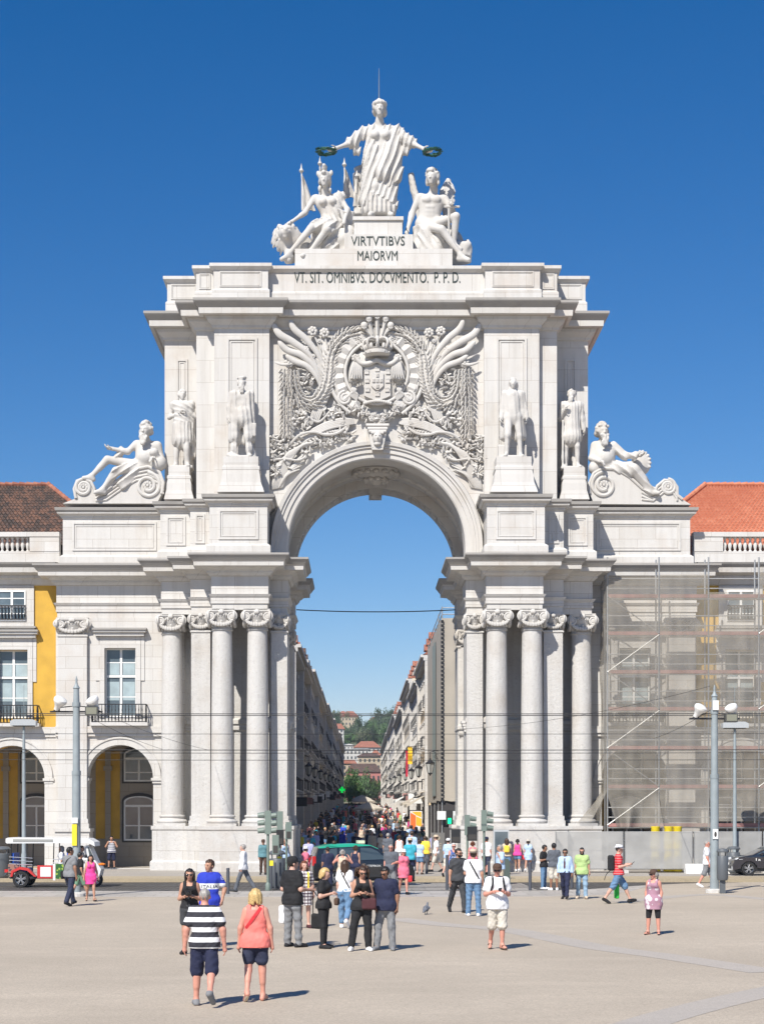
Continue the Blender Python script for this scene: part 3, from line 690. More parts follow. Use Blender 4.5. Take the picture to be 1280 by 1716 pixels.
# ------------------------------------------------------------- sculpted bodies: smooth blend of tapered limbs, meshed as one surface
F4 = np.float32
class Sculpt:
    def __init__(s, lo, hi, vox):
        s.lo = np.array(lo, F4); s.vox = vox
        s.n = np.maximum(4, np.ceil((np.array(hi) - s.lo)/vox).astype(int) + 1)
        s.ax = [s.lo[i] + vox*np.arange(s.n[i], dtype=F4) for i in range(3)]
        s.D = np.full(tuple(s.n), .5, F4)
    def _blk(s, lo, hi):
        i0 = np.clip(np.floor((np.array(lo) - s.lo)/s.vox).astype(int), 0, s.n); i1 = np.clip(np.ceil((np.array(hi) - s.lo)/s.vox).astype(int)+1, 0, s.n)
        if (i1 - i0 < 1).any(): return None
        sl_ = tuple(slice(a, b) for a, b in zip(i0, i1))
        X = s.ax[0][sl_[0]][:,None,None]; Y = s.ax[1][sl_[1]][None,:,None]; Z = s.ax[2][sl_[2]][None,None,:]
        return sl_, X, Y, Z
    def dist(s, p, X, Y, Z):
        if p[0] == 'c':                       # tapered capsule, squeezed along y by fy
            _, a, b, ra, rb, fy = p
            bx, by, bz = b[0]-a[0], (b[1]-a[1])/fy, b[2]-a[2]; L = bx*bx + by*by + bz*bz + 1e-9
            qx = X-a[0]; qy = (Y-a[1])/fy; qz = Z-a[2]
            t = np.clip((qx*bx + qy*by + qz*bz)/L, 0, 1)
            return (np.sqrt((qx-t*bx)**2 + (qy-t*by)**2 + (qz-t*bz)**2) - (ra + (rb-ra)*t))*min(1, fy)
        if p[0] == 'e':
            _, c, r, M = p
            qx, qy, qz = X-c[0], Y-c[1], Z-c[2]
            if M is not None:
                qx, qy, qz = (M[0][i]*qx + M[1][i]*qy + M[2][i]*qz for i in range(3))
            k0 = np.sqrt((qx/r[0])**2 + (qy/r[1])**2 + (qz/r[2])**2); k1 = np.sqrt((qx/r[0]**2)**2 + (qy/r[1]**2)**2 + (qz/r[2]**2)**2)
            return k0*(k0-1)/np.maximum(k1, 1e-6)
        if p[0] == 'b':
            _, c, h, rr = p
            qx, qy, qz = (np.abs(v - c[i]) - h[i] + rr for i, v in enumerate((X, Y, Z)))
            return np.sqrt(np.maximum(qx,0)**2 + np.maximum(qy,0)**2 + np.maximum(qz,0)**2) + np.minimum(np.maximum(qx, np.maximum(qy, qz)), 0) - rr
    def box(s, p):
        if p[0] == 'c':
            a, b = np.array(p[1]), np.array(p[2]); r = max(p[3], p[4])*np.array((1, max(1, p[5]), 1))
            return np.minimum(a, b) - r, np.maximum(a, b) + r
        if p[0] == 'e':
            r = max(p[2]); return np.array(p[1]) - r, np.array(p[1]) + r
        return np.array(p[1]) - np.array(p[2]), np.array(p[1]) + np.array(p[2])
    def add(s, p, k=.02):
        lo, hi = s.box(p); m = k + 2.5*s.vox; q = s._blk(lo-m, hi+m)
        if q is None: return
        d = s.dist(p, *q[1:]); D = s.D[q[0]]
        if k > 0:
            h = np.maximum(k - np.abs(D-d), 0)/k; s.D[q[0]] = np.minimum(D, d) - h*h*k*.25
        else: s.D[q[0]] = np.minimum(D, d)
    def cut(s, p, k=.01):
        lo, hi = s.box(p); m = k + 2.5*s.vox; q = s._blk(lo-m, hi+m)
        if q is None: return
        d = -s.dist(p, *q[1:]); D = s.D[q[0]]
        h = np.maximum(k - np.abs(D-d), 0)/k; s.D[q[0]] = np.maximum(D, d) + h*h*k*.25
    def clip(s, fn):                          # keep where fn(X,Y,Z) < 0
        X = s.ax[0][:,None,None]; Y = s.ax[1][None,:,None]; Z = s.ax[2][None,None,:]
        s.D = np.maximum(s.D, fn(X, Y, Z).astype(F4))
    def warp(s, fn):
        X = s.ax[0][:,None,None]; Y = s.ax[1][None,:,None]; Z = s.ax[2][None,None,:]
        s.D = (s.D + fn(X, Y, Z)).astype(F4)
    def mesh(s, relax=1):
        D = s.D.copy(); D[0,:,:] = D[-1,:,:] = .1; D[:,0,:] = D[:,-1,:] = .1; D[:,:,0] = D[:,:,-1] = .1
        I = D < 0; nx, ny, nz = D.shape
        c = np.zeros((nx-1, ny-1, nz-1), np.int8)
        for dx in (0,1):
            for dy in (0,1):
                for dz in (0,1): c += I[dx:nx-1+dx, dy:ny-1+dy, dz:nz-1+dz]
        act = (c > 0) & (c < 8); ijk = np.argwhere(act); N = len(ijk)
        if N == 0: return None
        idx = np.full(act.shape, -1, np.int64); idx[act] = np.arange(N)
        P = np.zeros((N,3), F4); cnt = np.zeros(N, F4)
        co = [(0,0,0),(1,0,0),(0,1,0),(1,1,0),(0,0,1),(1,0,1),(0,1,1),(1,1,1)]
        val = [D[ijk[:,0]+a, ijk[:,1]+b, ijk[:,2]+e] for a, b, e in co]
        for p_, q_ in ((0,1),(2,3),(4,5),(6,7),(0,2),(1,3),(4,6),(5,7),(0,4),(1,5),(2,6),(3,7)):
            a, b = val[p_], val[q_]; mk = (a < 0) != (b < 0)
            t = np.where(mk, a/np.where(mk, a-b, 1), 0)
            pa = np.array(co[p_], F4); pb = np.array(co[q_], F4)
            P += np.where(mk[:,None], pa + t[:,None]*(pb-pa), 0); cnt += mk
        P = P/cnt[:,None] + ijk; P = s.lo + P*s.vox
        Q = []
        for ax in range(3):
            A = [slice(None)]*3; B = [slice(None)]*3; A[ax] = slice(0,-1); B[ax] = slice(1,None)
            a, b = I[tuple(A)], I[tuple(B)]; e = np.argwhere(a != b)
            o1, o2 = [(1,2),(2,0),(0,1)][ax]
            e = e[(e[:,o1] > 0) & (e[:,o2] > 0)]
            s_ = I[e[:,0], e[:,1], e[:,2]]
            def g(d1, d2):
                k = e.copy(); k[:,o1] -= d1; k[:,o2] -= d2
                ok = (k[:,0] < nx-1) & (k[:,1] < ny-1) & (k[:,2] < nz-1)
                k = np.minimum(k, [nx-2, ny-2, nz-2]); return idx[k[:,0], k[:,1], k[:,2]]
            q = np.stack([g(1,1), g(0,1), g(0,0), g(1,0)], 1); q[~s_] = q[~s_][:, ::-1]; Q.append(q)
        Q = np.concatenate(Q); Q = Q[(Q >= 0).all(1)]
        for _ in range(relax):
            acc = np.zeros((N,3), F4); w = np.zeros(N, F4)
            for i in range(4):
                np.add.at(acc, Q[:,i], P[Q[:,(i+1)%4]]); np.add.at(acc, Q[:,(i+1)%4], P[Q[:,i]]); np.add.at(w, Q[:,i], 1); np.add.at(w, Q[:,(i+1)%4], 1)
            P = .5*P + .5*acc/np.maximum(w,1)[:,None]
        return P, Q
def np_mesh(name, parts, mats, smooth=True, mi=None):
    """mesh datablock from a list of (verts, quads, material index)"""
    V = []; Fq = []; Mi = []; o = 0
    for P, Q, m in parts:
        V.append(np.asarray(P, F4)); Fq.append(np.asarray(Q) + o); o += len(P)
        Mi.append(np.full(len(Q), m) if np.isscalar(m) else np.asarray(m))
    V = np.concatenate(V); Fq = np.concatenate(Fq); Mi = np.concatenate(Mi)
    me = bpy.data.meshes.new(name); me.vertices.add(len(V)); me.vertices.foreach_set('co', V.ravel())
    me.loops.add(len(Fq)*4); me.loops.foreach_set('vertex_index', Fq.ravel().astype(np.int32))
    me.polygons.add(len(Fq)); me.polygons.foreach_set('loop_start', np.arange(0, len(Fq)*4, 4, dtype=np.int32))
    for m in mats: me.materials.append(m)
    me.polygons.foreach_set('material_index', Mi.astype(np.int32))
    if smooth: me.polygons.foreach_set('use_smooth', np.ones(len(Fq), bool))
    me.update(calc_edges=True); me.validate()
    return me
def np_obj(name, me, parent=None, loc=None, rz=0.0):
    o = bpy.data.objects.new(name, me); C.objects.link(o)
    if parent: o.parent = parent
    if loc is not None: o.location = loc
    if rz: o.rotation_euler = (0,0,rz)
    return o
def bounds(prims, pad):
    lo = np.full(3, 1e9); hi = -lo
    t = Sculpt.__new__(Sculpt)
    for p in prims:
        a, b = Sculpt.box(t, p); lo = np.minimum(lo, a); hi = np.maximum(hi, b)
    return lo - pad, hi + pad
def V3(*a): return np.array(a, float)

# joints of a figure 1.75 m tall, facing -y, in metres; everything below scales with s
def pose(h=1.75, la=None, ra=None, ll=None, rl=None, sw=.185, hw=.095, lean=0.0, headturn=0.0, headtilt=0.0, drop=None):
    """la / ra: (upper-arm direction, forearm direction) as x,y,z vectors; ll / rl: (forward thigh angle, knee bend, sideways) in degrees.
    x is the figure's own right-to-left as seen by a viewer in front: left arm has x > 0"""
    s = h/1.75; J = {'s': s, 'turn': headturn, 'tilt': headtilt}
    J['pel'] = V3(0,0,.93); ln = R(lean)
    up = V3(0,-math.sin(ln), math.cos(ln))
    J['spine'] = J['pel'] + up*.22; J['chest'] = J['pel'] + up*.42; J['neck'] = J['pel'] + up*.56 + V3(0,.01,0); J['head'] = J['pel'] + up*.705 + V3(0,-.018,0)
    if headtilt: J['head'] = J['neck'] + V3(0, -.018 - .12*math.sin(R(headtilt)), .145*math.cos(R(headtilt)))
    for nm, sx, arm in (('L', 1, la), ('R', -1, ra)):
        sh = J['pel'] + up*.495 + V3(sx*sw, .01, 0); a = arm or ((sx*.10,.05,-1), (sx*.06,-.22,-1))
        u = V3(*a[0]); u /= np.linalg.norm(u); f = V3(*a[1]); f /= np.linalg.norm(f)
        J['sh'+nm] = sh; J['el'+nm] = sh + u*.29; J['wr'+nm] = J['el'+nm] + f*.25; J['hd'+nm] = J['wr'+nm] + f*.095; J['fd'+nm] = f
    low = 9
    for nm, sx, leg in (('L', 1, ll), ('R', -1, rl)):
        fw, kb, sd = leg or (0, 2, 2)
        hp = J['pel'] + V3(sx*hw, 0, -.02); t = R(fw); q = R(fw - kb); e = R(sd)
        th = V3(sx*math.sin(e)*math.cos(t), -math.sin(t), -math.cos(t)*math.cos(e)); sh_ = V3(sx*math.sin(e)*.6*math.cos(q), -math.sin(q), -math.cos(q))
        J['hip'+nm] = hp; J['kn'+nm] = hp + th*.42; J['an'+nm] = J['kn'+nm] + sh_*.40
        pit = q if q < 0 else q*.6                         # foot trails behind when the heel lifts
        fd = V3(sx*.25, -math.cos(pit), -math.sin(-pit)*1.0 if pit < 0 else math.sin(pit)*.6); fd /= np.linalg.norm(fd)
        J['toe'+nm] = J['an'+nm] + fd*.165 + V3(0,0,-.055*math.cos(pit)); J['heel'+nm] = J['an'+nm] - fd*.045 + V3(0,0,-.055)
        low = min(low, J['toe'+nm][2] - .028, J['heel'+nm][2] - .028)
    for k in J:
        if isinstance(J[k], np.ndarray) and not k.startswith('fd'): J[k] = (J[k] - V3(0,0,low))*s
    return J
def body_prims(J, b=1.0, fem=False, head=True, hands=True):
    s = J['s']; P = []
    def c(a, bb, ra, rb, fy=1.0, k=.035): P.append((('c', J[a] if isinstance(a, str) else a, J[bb] if isinstance(bb, str) else bb, ra*s, rb*s, fy), k*s))
    w = (b-1)*.5 + 1
    pel, chest, neck = J['pel'], J['chest'], J['neck']
    mid = J['spine']
    ex = (J['shL'] - J['shR']); ex = ex/np.linalg.norm(ex)
    c(pel - ex*.06*s*w, pel + ex*.06*s*w, .115*b*(1.05 if fem else 1), .115*b*(1.05 if fem else 1), .92)
    for sg in (-1, 1):
        c(pel + ex*sg*.055*s*w, mid + ex*sg*.045*s*(.9 if fem else w), .105*b, (.088 if fem else .105)*b, .82, .05)
        c(mid + ex*sg*.045*s, chest + ex*sg*.075*s, (.088 if fem else .105)*b, .112*w, .80, .05)
        c(chest + ex*sg*.07*s, J['shL' if sg > 0 else 'shR'] - ex*sg*.045*s, .105*w, .062, .82, .05)
    if b > 1.12: P.append((('e', mid + V3(0,-.06*s,-.02*s), (.135*b*s,.115*b*s,.15*s), None), .06*s))
    if fem:
        for sg in (-1,1): P.append((('e', chest + ex*sg*.075*s + V3(0,-.085*s,-.0*s), (.062*s,.062*s,.062*s), None), .03*s))
    c(chest + V3(0,.01,.08)*s, neck, .085, .056, .9, .05); c('neck', J['head'] + V3(0,.012*s,-.05*s), .056*(.9 if fem else 1), .052*(.9 if fem else 1))
    for n in 'LR':
        a = w*(.9 if fem else 1)
        c('sh'+n, 'el'+n, .056*a, .043*a); c('el'+n, 'wr'+n, .043*a, .028*a)
        fd = J['el'+n] + (J['wr'+n]-J['el'+n])*.3; P.append((('c', J['el'+n], fd, .042*a*s, .043*a*s, 1.0), .02*s))
        if hands: c(J['wr'+n], J['wr'+n] + (J['hd'+n]-J['wr'+n])*.75, .027, .036, .75, .02)
        t = (1.08 if fem else 1)*w
        c('hip'+n, 'kn'+n, .090*t, .056*w, 1.0, .05); c('kn'+n, 'an'+n, .053*w, .036*w)
        kn, an = J['kn'+n], J['an'+n]; d = (an-kn); bk = V3(0,1,0) - d*(d[1]/(d@d)); bk /= np.linalg.norm(bk)+1e-9
        P.append((('c', kn + d*.12 + bk*.015*s, kn + d*.5 + bk*.014*s, .050*w*s, .044*w*s, 1.0), .03*s))
        c('an'+n, 'heel'+n, .036, .032); c('heel'+n, 'toe'+n, .036, .03, 1.0, .03); c('an'+n, 'toe'+n, .036, .026, 1.0, .03)
    return P
def head_prims(J, sc=1.0, chin=1.0):
    """cranium, jaw, brow, nose, ears, in the head's own turn"""
    s = J['s']*sc; h = J['head']; t = R(J['turn']); ti = R(J['tilt'])
    Rz = np.array([[math.cos(t),-math.sin(t),0],[math.sin(t),math.cos(t),0],[0,0,1]])
    Rx = np.array([[1,0,0],[0,math.cos(ti),-math.sin(ti)],[0,math.sin(ti),math.cos(ti)]]); M = Rz @ Rx
    T = lambda x, y, z: h + (M @ V3(x, y, z))*s
    P = [(('e', T(0,.012,.03), (.077*s,.096*s,.092*s), M), .03*s), (('c', T(0,-.045,-.02), T(0,-.055,-.078), .056*s, .036*s*chin, 1.0), .04*s),
         (('c', T(0,-.09,.012), T(0,-.107,-.022), .010*s, .016*s, 1.0), .012*s), (('c', T(-.03,-.082,.022), T(.03,-.082,.022), .014*s, .014*s, 1.0), .02*s),
         (('c', T(-.014,-.088,-.053), T(.014,-.088,-.053), .011*s, .011*s, 1.0), .012*s),
         (('e', T(.078,.01,-.002), (.014*s,.024*s,.034*s), M), .008*s), (('e', T(-.078,.01,-.002), (.014*s,.024*s,.034*s), M), .008*s)]
    return P, T, M
def sphere_np(c, r, n=8, k=5, M=None):
    q = MB(); 
    V = []; Fq = []
    for i in range(k+1):
        a = -math.pi/2 + math.pi*i/k
        for j in range(n):
            t = 2*math.pi*j/n; p = V3(math.cos(a)*math.cos(t)*r[0], math.cos(a)*math.sin(t)*r[1], math.sin(a)*r[2]); V.append(c + (M @ p if M is not None else p))
    for i in range(k):
        for j in range(n): Fq.append((i*n+j, i*n+(j+1)%n, (i+1)*n+(j+1)%n, (i+1)*n+j))
    return np.array(V), np.array(Fq)
def tube_np(pts, rad, n=6):
    q = MB(); q.tube([Vector(p) for p in pts], list(rad), n, caps=False); return np.array(q.v), np.array(q.f)
def fingers(J, nm, curl=.5, k=1.0):
    """five separate fingers with bends, rooted in the palm; thumb from the side"""
    s = J['s']*k; f = J['fd'+nm]; w = J['wr'+nm]; out = []
    fwd = V3(0,-1,0); fwd = fwd - f*(fwd@f)
    if np.linalg.norm(fwd) < .2: fwd = V3(0,0,1) - f*f[2]
    fwd /= np.linalg.norm(fwd); pin = np.cross(f, fwd)              # across the palm edge / palm normal
    sg = 1 if nm == 'L' else -1
    palmn = pin*(-sg)*(1 if f[2] < 0 else 1)
    if abs(f[2]) > .6: palmn = V3(-sg,0,0) - f*(f@V3(-sg,0,0)); palmn /= np.linalg.norm(palmn)
    for i, L in enumerate((.070,.080,.074,.058)):
        b = w + f*.078*s + fwd*(.030 - .020*i)*s; P = [b]; d = f.copy()
        for j in range(3):
            a = curl*(.35 + .25*j); d = d*math.cos(a) + palmn*math.sin(a); P.append(P[-1] + d*L*s*(.42,.33,.25)[j])
        out.append(tube_np(P, [.0098*s,.0092*s,.0085*s,.006*s]))
    b = w + f*.028*s + fwd*.026*s; P = [b, b + (f*.5 + fwd*.75)*.035*s, b + (f*.85 + fwd*.9 + palmn*.3)*.052*s, b + (f*1.25 + fwd*.75 + palmn*.6)*.058*s]
    out.append(tube_np(P, [.013*s,.011*s,.010*s,.007*s]))
    return out
# ------------------------------------------------------------- statues
def jp(u, v, Y): return V3(PX(u, Y), Y, PZ(v, Y))
def jfig(s, head, neck, pel, sh, el, wr, kn, an, toe, turn=0, tilt=0, hd=None, hipw=.10):
    """joints of a posed figure; pairs are (viewer-left 'R', viewer-right 'L')"""
    J = {'s': s, 'turn': turn, 'tilt': tilt, 'head': head, 'neck': neck, 'pel': pel}
    m = (sh[0]+sh[1])/2; J['chest'] = pel + (m-pel)*.78; J['spine'] = pel + (m-pel)*.42
    for i, n in enumerate('RL'):
        J['sh'+n] = sh[i]; J['el'+n] = el[i]; J['wr'+n] = wr[i]; f = wr[i]-el[i]; f = f/np.linalg.norm(f)
        if hd and hd[i] is not None: f = hd[i]/np.linalg.norm(hd[i])
        J['fd'+n] = f; J['hd'+n] = wr[i] + f*.095*s
        J['hip'+n] = pel + V3((-1 if n == 'R' else 1)*hipw*s, 0, -.02*s); J['kn'+n] = kn[i]; J['an'+n] = an[i]; J['toe'+n] = toe[i]
        d = toe[i]-an[i]; J['heel'+n] = an[i] - V3(d[0], d[1], 0)*.25 + V3(0,0,-.05*s)
    return J
def rough(sc, a, sd=0):
    r = np.random.RandomState(sd); k = [(r.randn(3), r.rand()*6.28) for _ in range(7)]
    def f(X, Y, Z):
        o = 0
        for i, (d, ph) in enumerate(k):
            q = sc*(1+.45*i); o = o + np.sin((d[0]*X + d[1]*Y + d[2]*Z)*q + ph)/(1+.4*i)
        return o*a/3
    return f
def folds(dirv, freq, amp, wob=.6, sd=0):
    """ridged cloth folds running across dirv"""
    w = rough(.9, wob, sd)
    def f(X, Y, Z):
        ph = (dirv[0]*X + dirv[1]*Y + dirv[2]*Z)*freq + w(X, Y, Z)*3
        return -amp*(1 - 2*np.abs(np.sin(ph))**.7)*.5 
    return f
def sculpt(prims, pad, vox):
    lo, hi = bounds([p for p, k in prims], pad); s = Sculpt(lo, hi, vox)
    for p, k in prims: s.add(p, k)
    return s
def carve_face(S_, J, T, M, sc=1.0):
    s = J['s']*sc
    for sx in (-1, 1): S_.cut(('e', T(sx*.032,-.098,.000), (.020*s,.018*s,.012*s), M), .012*s)
    for sx in (-1, 1): S_.add(('e', T(sx*.032,-.080,-.001), (.015*s,.012*s,.009*s), M), .004*s)
    S_.cut(('c', T(-.02,-.104,-.046), T(.02,-.104,-.046), .006*s, .006*s, 1.0), .006*s)
def finish(name, S_, J, label, cat='statue', extra=(), group=None, m=None, hands='RL', base_z=None, curl=.7):
    P, Q = S_.mesh(1); parts = [(P, Q, 0)]
    for n in hands:
        for f in fingers(J, n, curl): parts.append((*f, 0))
    for e in extra: parts.append((*e, 0))
    me = np_mesh(name, parts, [m or STS]); o = np_obj(name, me); tag(o, label, cat, group)
    # put the origin at the foot of the figure
    c = J['pel'].copy(); c[2] = P[:,2].min(); me.transform(Matrix.Translation(-Vector(c))); o.location = c
    return o
def relative(o, parent):
    """keep a part where it was built in place when its thing's origin is elsewhere"""
    o.parent = parent; o.matrix_parent_inverse = Matrix.Translation(-Vector(parent.location)); return o
def hairmass(S_, J, T, M, sd=1, vol=1.0, beard=False, long=0.0, fringe=True):
    s = J['s']; r = np.random.RandomState(sd); 
    for i in range(70):
        a = r.uniform(0, 6.28); e = r.uniform(-.35, 1.5)
        x, y, z = math.cos(e)*math.cos(a)*.080*vol, math.cos(e)*math.sin(a)*.098*vol + .014, math.sin(e)*.094*vol + .034
        if y < -.035 and z < .075: continue
        S_.add(('e', T(x, y, z), tuple(np.array((.020,.020,.020))*s*r.uniform(.8,1.4)), None), .012*s)
    if long:
        for i in range(36):
            a = r.uniform(-.5, 3.64); z = -r.uniform(0, long); S_.add(('e', T(math.cos(a)*.082, abs(math.sin(a))*.09+.015, z), (.022*s,.022*s,.034*s), None), .015*s)
    if beard:
        for i in range(60):
            x = r.uniform(-.06,.06); z = -r.uniform(.05,.20); S_.add(('e', T(x*(1-(abs(z)-.05)*3.0), -.075 - r.uniform(0,.03) - .1*abs(x)*0, z), (.017*s,.017*s,.024*s), None), .010*s)

# --- Glory, standing with arms held out over the two seated figures
def glory():
    s = 3.72; Y = 90.1
    g = lambda u, v, dy=0: jp(u, v, Y+dy)
    J = jfig(s, g(636,183,-.25), g(636,203,-.05), g(638,268), (g(609,219,.05), g(665,219,.05)), (g(588,239,-.25), g(689,239,-.25)), (g(563,248,-.75), g(710,249,-.75)),
             (g(629,312,-.35), g(648,312,-.1)), (g(624,356,-.2), g(650,356,0)), (g(620,359,-.75), g(656,359,-.6)), hipw=.085)
    P = body_prims(J, 1.0, True); hp, T, M = head_prims(J, 1.02); P += hp
    S_ = sculpt(P, .9, .038); carve_face(S_, J, T, M, 1.02); hairmass(S_, J, T, M, 3, 1.02, long=.05)
    for i in range(14):
        a = math.pi*2*i/14; S_.add(('e', T(.083*math.cos(a), .012+.1*math.sin(a), .075), (.1,.1,.12), None), .03)
    robe = Sculpt(S_.lo, S_.lo + (S_.n-1)*S_.vox, S_.vox); robe.n = S_.n; robe.ax = S_.ax; robe.D = np.full(S_.D.shape, .5, F4)
    add = lambda *a, k=.12: robe.add(a, k)
    for n, sg in (('R',-1),('L',1)):
        add('c', J['sh'+n], J['sh'+n]+(J['el'+n]-J['sh'+n])*.95, .28, .34, 1.0); add('c', J['sh'+n]+(J['el'+n]-J['sh'+n])*.7, J['sh'+n]+(J['el'+n]-J['sh'+n])*.55+V3(0,0,-.75), .22, .22, 1.0)
    add('c', J['shR']*.7+J['shL']*.3, g(622,270), .42, .50, .8); add('c', J['shL']*.7+J['shR']*.3, g(652,270), .42, .48, .8)
    add('c', g(622,268), g(621,352), .46, .58, .95); add('c', g(652,268), g(650,352), .46, .55, .95); add('c', g(637,280), g(636,354), .5, .62, .95)
    f1 = folds((1,0,-.30), 11, .11, .14, 1); f2 = folds((1,0,.0), 13.0, .15, .08, 2)
    zk = PZ(335, Y)
    robe.warp(lambda X, Yy, Z: np.where(Z + (X - PX(640,Y))*.55 > zk, f1(X, Yy, Z), f2(X, Yy, Z)) + rough(2.5, .04, 4)(X, Yy, Z))
    # upper mantle ends in a loose lower edge
    man = Sculpt(S_.lo, S_.lo, S_.vox); man.n = S_.n; man.ax = S_.ax; man.D = np.full(S_.D.shape, .5, F4)
    man.add(('c', J['shL'], g(660,345), .36, .48, .95), .1); man.add(('c', g(625,255), g(618,338), .50, .56, 1.0), .1); man.add(('c', g(655,250), g(655,325), .48, .5, 1.0), .1); man.add(('c', J['shL'], g(640,290,-.3), .3, .55, .9), .1)
    man.warp(folds((.95,0,-.33), 9.5, .13, .14, 5)); man.clip(lambda X, Yy, Z: -(Z - (PZ(347,Y) + (X-PX(612,Y))*.75)) + 0*Yy)
    robe.D = np.minimum(robe.D, man.D)
    robe.clip(lambda X, Yy, Z: PZ(361,Y) - Z + 0*X + 0*Yy)
    S_.D = np.minimum(S_.D, robe.D)
    o = finish('standing_statue', S_, J, 'tallest crowning statue, robed woman with both arms held out, at the top of the arch', 'statue', curl=.9)
    return o, J
GLORY, JG = glory()
b = MB(); p = jp(635,168,90.1); b.tube([p, p+V3(0,0,1.0), p+V3(0,0,1.72)], [.035,.025,.012], 6, mat('grey_metal', (.3,.31,.32), .4, metal=.6)); o = b.build('lightning_rod')
tag(o, 'thin metal lightning rod rising from the head of the topmost statue', 'lightning rod')
VERD = mat('green_bronze_wreath', (.016,.085,.055), .5, metal=.15)
for u, v, lab in ((547,253,'dark green bronze wreath in the outstretched hand above the lion'), (724,254,'dark green bronze wreath in the outstretched hand above the seated winged man')):
    c = jp(u, v, 89.25); q = MB(); rr = random.Random(u)
    q.tube([c + V3(.42*math.cos(t), .42*math.sin(t), .02*math.sin(-t)) for t in [2*math.pi*i/22 for i in range(22)]], .06, 6, VERD, closed=True)
    for i in range(90):
        t = rr.uniform(0, 6.283); M = Matrix.Rotation(t + rr.uniform(-.6,.6) + 1.57, 3, 'Z') @ Matrix.Rotation(rr.uniform(-.9,.9), 3, 'X')
        rad = .42 + rr.uniform(-.12,.12); q.blob(c + V3(rad*math.cos(t), rad*math.sin(t), .02*math.sin(-t) + rr.uniform(-.08,.10)), (.13,.05,.022), 5, 4, M=M)
    o = q.build('wreath', VERD); tag(o, lab, 'wreath', 'bronze wreaths')

# --- Valour, seated with a helmet, hand on the lion
def valour():
    s = 3.35; Y = 89.9; g = lambda u, v, dy=0: jp(u, v, Y+dy)
    J = jfig(s, g(544,302,-.35), g(546,322,-.1), g(556,374,.1), (g(526,332), g(569,330)), (g(511,356,-.25), g(582,351,-.2)), (g(489,371,-.6), g(577,369,-.8)),
             (g(521,382,-1.0), g(547,385,-1.15)), (g(485,424,-1.2), g(520,421,-.9)), (g(472,434,-1.5), g(507,428,-1.3)), turn=-8)
    P = body_prims(J, 1.0, True); hp, T, M = head_prims(J, 1.05); P += hp
    S_ = sculpt(P, .7, .045); carve_face(S_, J, T, M, 1.05); hairmass(S_, J, T, M, 6, 1.0, long=.16)
    # helmet with crest
    S_.add(('e', T(0,.02,.06), (.33,.40,.30), None), .05); S_.add(('c', T(0,-.10,.09), T(0,.12,.10), .12, .10, 1), .05)
    S_.add(('c', T(0,-.05,.17), T(0,.14,.12), .14, .10, 1), .04); S_.add(('c', T(0,-.08,.2), T(0,.06,.22), .10, .12, 1), .04)
    for sx in (-1,1): S_.add(('e', T(sx*.1,.0,.11), (.1,.1,.16), None), .03)
    D = Sculpt(S_.lo, S_.lo, S_.vox); D.n = S_.n; D.ax = S_.ax; D.D = np.full(S_.D.shape, .5, F4)
    D.add(('c', J['shL'], J['pel'], .34, .50, .9), .1); D.add(('c', J['chest'], J['pel'], .36, .46, .9), .1)
    for n in 'RL': D.add(('c', J['pel'], J['kn'+n]*.75+J['pel']*.25, .46, .38, 1.0), .15)
    D.add(('c', g(560,385,.0), g(552,415,-.3), .55, .6, 1.0), .2); D.add(('c', g(575,380,.3), g(578,400,.3), .5, .5, 1.0), .2); D.add(('c', g(535,400,-.3), g(545,416,-.2), .3, .4, 1.0), .2)
    D.warp(lambda X, Yy, Z: np.where(Z > J['pel'][2], folds((.9,0,.4), 13, .09, .2, 1)(X,Yy,Z), folds((.6,.2,-.8), 10, .11, .4, 2)(X,Yy,Z)))
    S_.D = np.minimum(S_.D, D.D)
    o = finish('seated_statue', S_, J, 'seated helmeted woman in stone with her hand on a lion, left of the topmost statue', 'statue', hands='R')
    # trophy of flags and shield behind her
    for a, c_, w in ((( 505,287),(511,352),17),((577,277),(580,330),15),((598,296),(596,345),13),((536,275),(538,330),10)):
        q = MB(); A = g(*a, .6); B = g(*c_, .7); q.tube([A, A+(B-A)*.1, B], [.02,.05,.05], 6)
        q.lathe([(.0,.0),(.13,.18),(.05,.34),(.0,.62)], A + V3(0,0,-.15), 8)
        rr = random.Random(a[0]); F_ = []
        for i in range(9):
            t = i/8; p = A + (B-A)*(.12+.88*t); ww = (.06 + (w/31)*t**.8)
            F_.append([p + V3(ww*(j/6-.25)*1.25, .10*math.sin(j*1.9+i*.5) , 0) for j in range(7)])
        q.add([x for r_ in F_ for x in r_] + [x + V3(0,.08,0) for r_ in F_ for x in r_], [f for i in range(8) for j in range(6) for f in ((i*7+j,(i+1)*7+j,(i+1)*7+j+1,i*7+j+1),(63+i*7+j,63+i*7+j+1,63+(i+1)*7+j+1,63+(i+1)*7+j))])
        relative(q.build('carved_flag', STS, None, smooth=50), o)
    q = MB(); q.tube([g(572,352,-.5), g(582,388,-.5), g(588,398,-.5)], [.10,.12,.05], 8); q.tube([g(566,350,-.5), g(580,356,-.5)], .06, 6); relative(q.build('sword', STS), o)
    # rock seat
    k = Sculpt((PX(505,Y), 88.9, PZ(436,Y)), (PX(596,Y), 91.6, PZ(352,Y)), .07)
    for p in (('b', g(560,412,.35), (1.05,.95,.75), .2), ('b', g(582,385,.6), (.45,.6,1.0), .2), ('b', g(535,425,.1), (.9,.7,.4), .2)): k.add(p, .15)
    k.warp(rough(2.2, .22, 3)); P2, Q2 = k.mesh(1); relative(np_obj('rock_seat', np_mesh('rock_seat', [(P2,Q2,0)], [STS])), o)
    return o
VAL = valour()
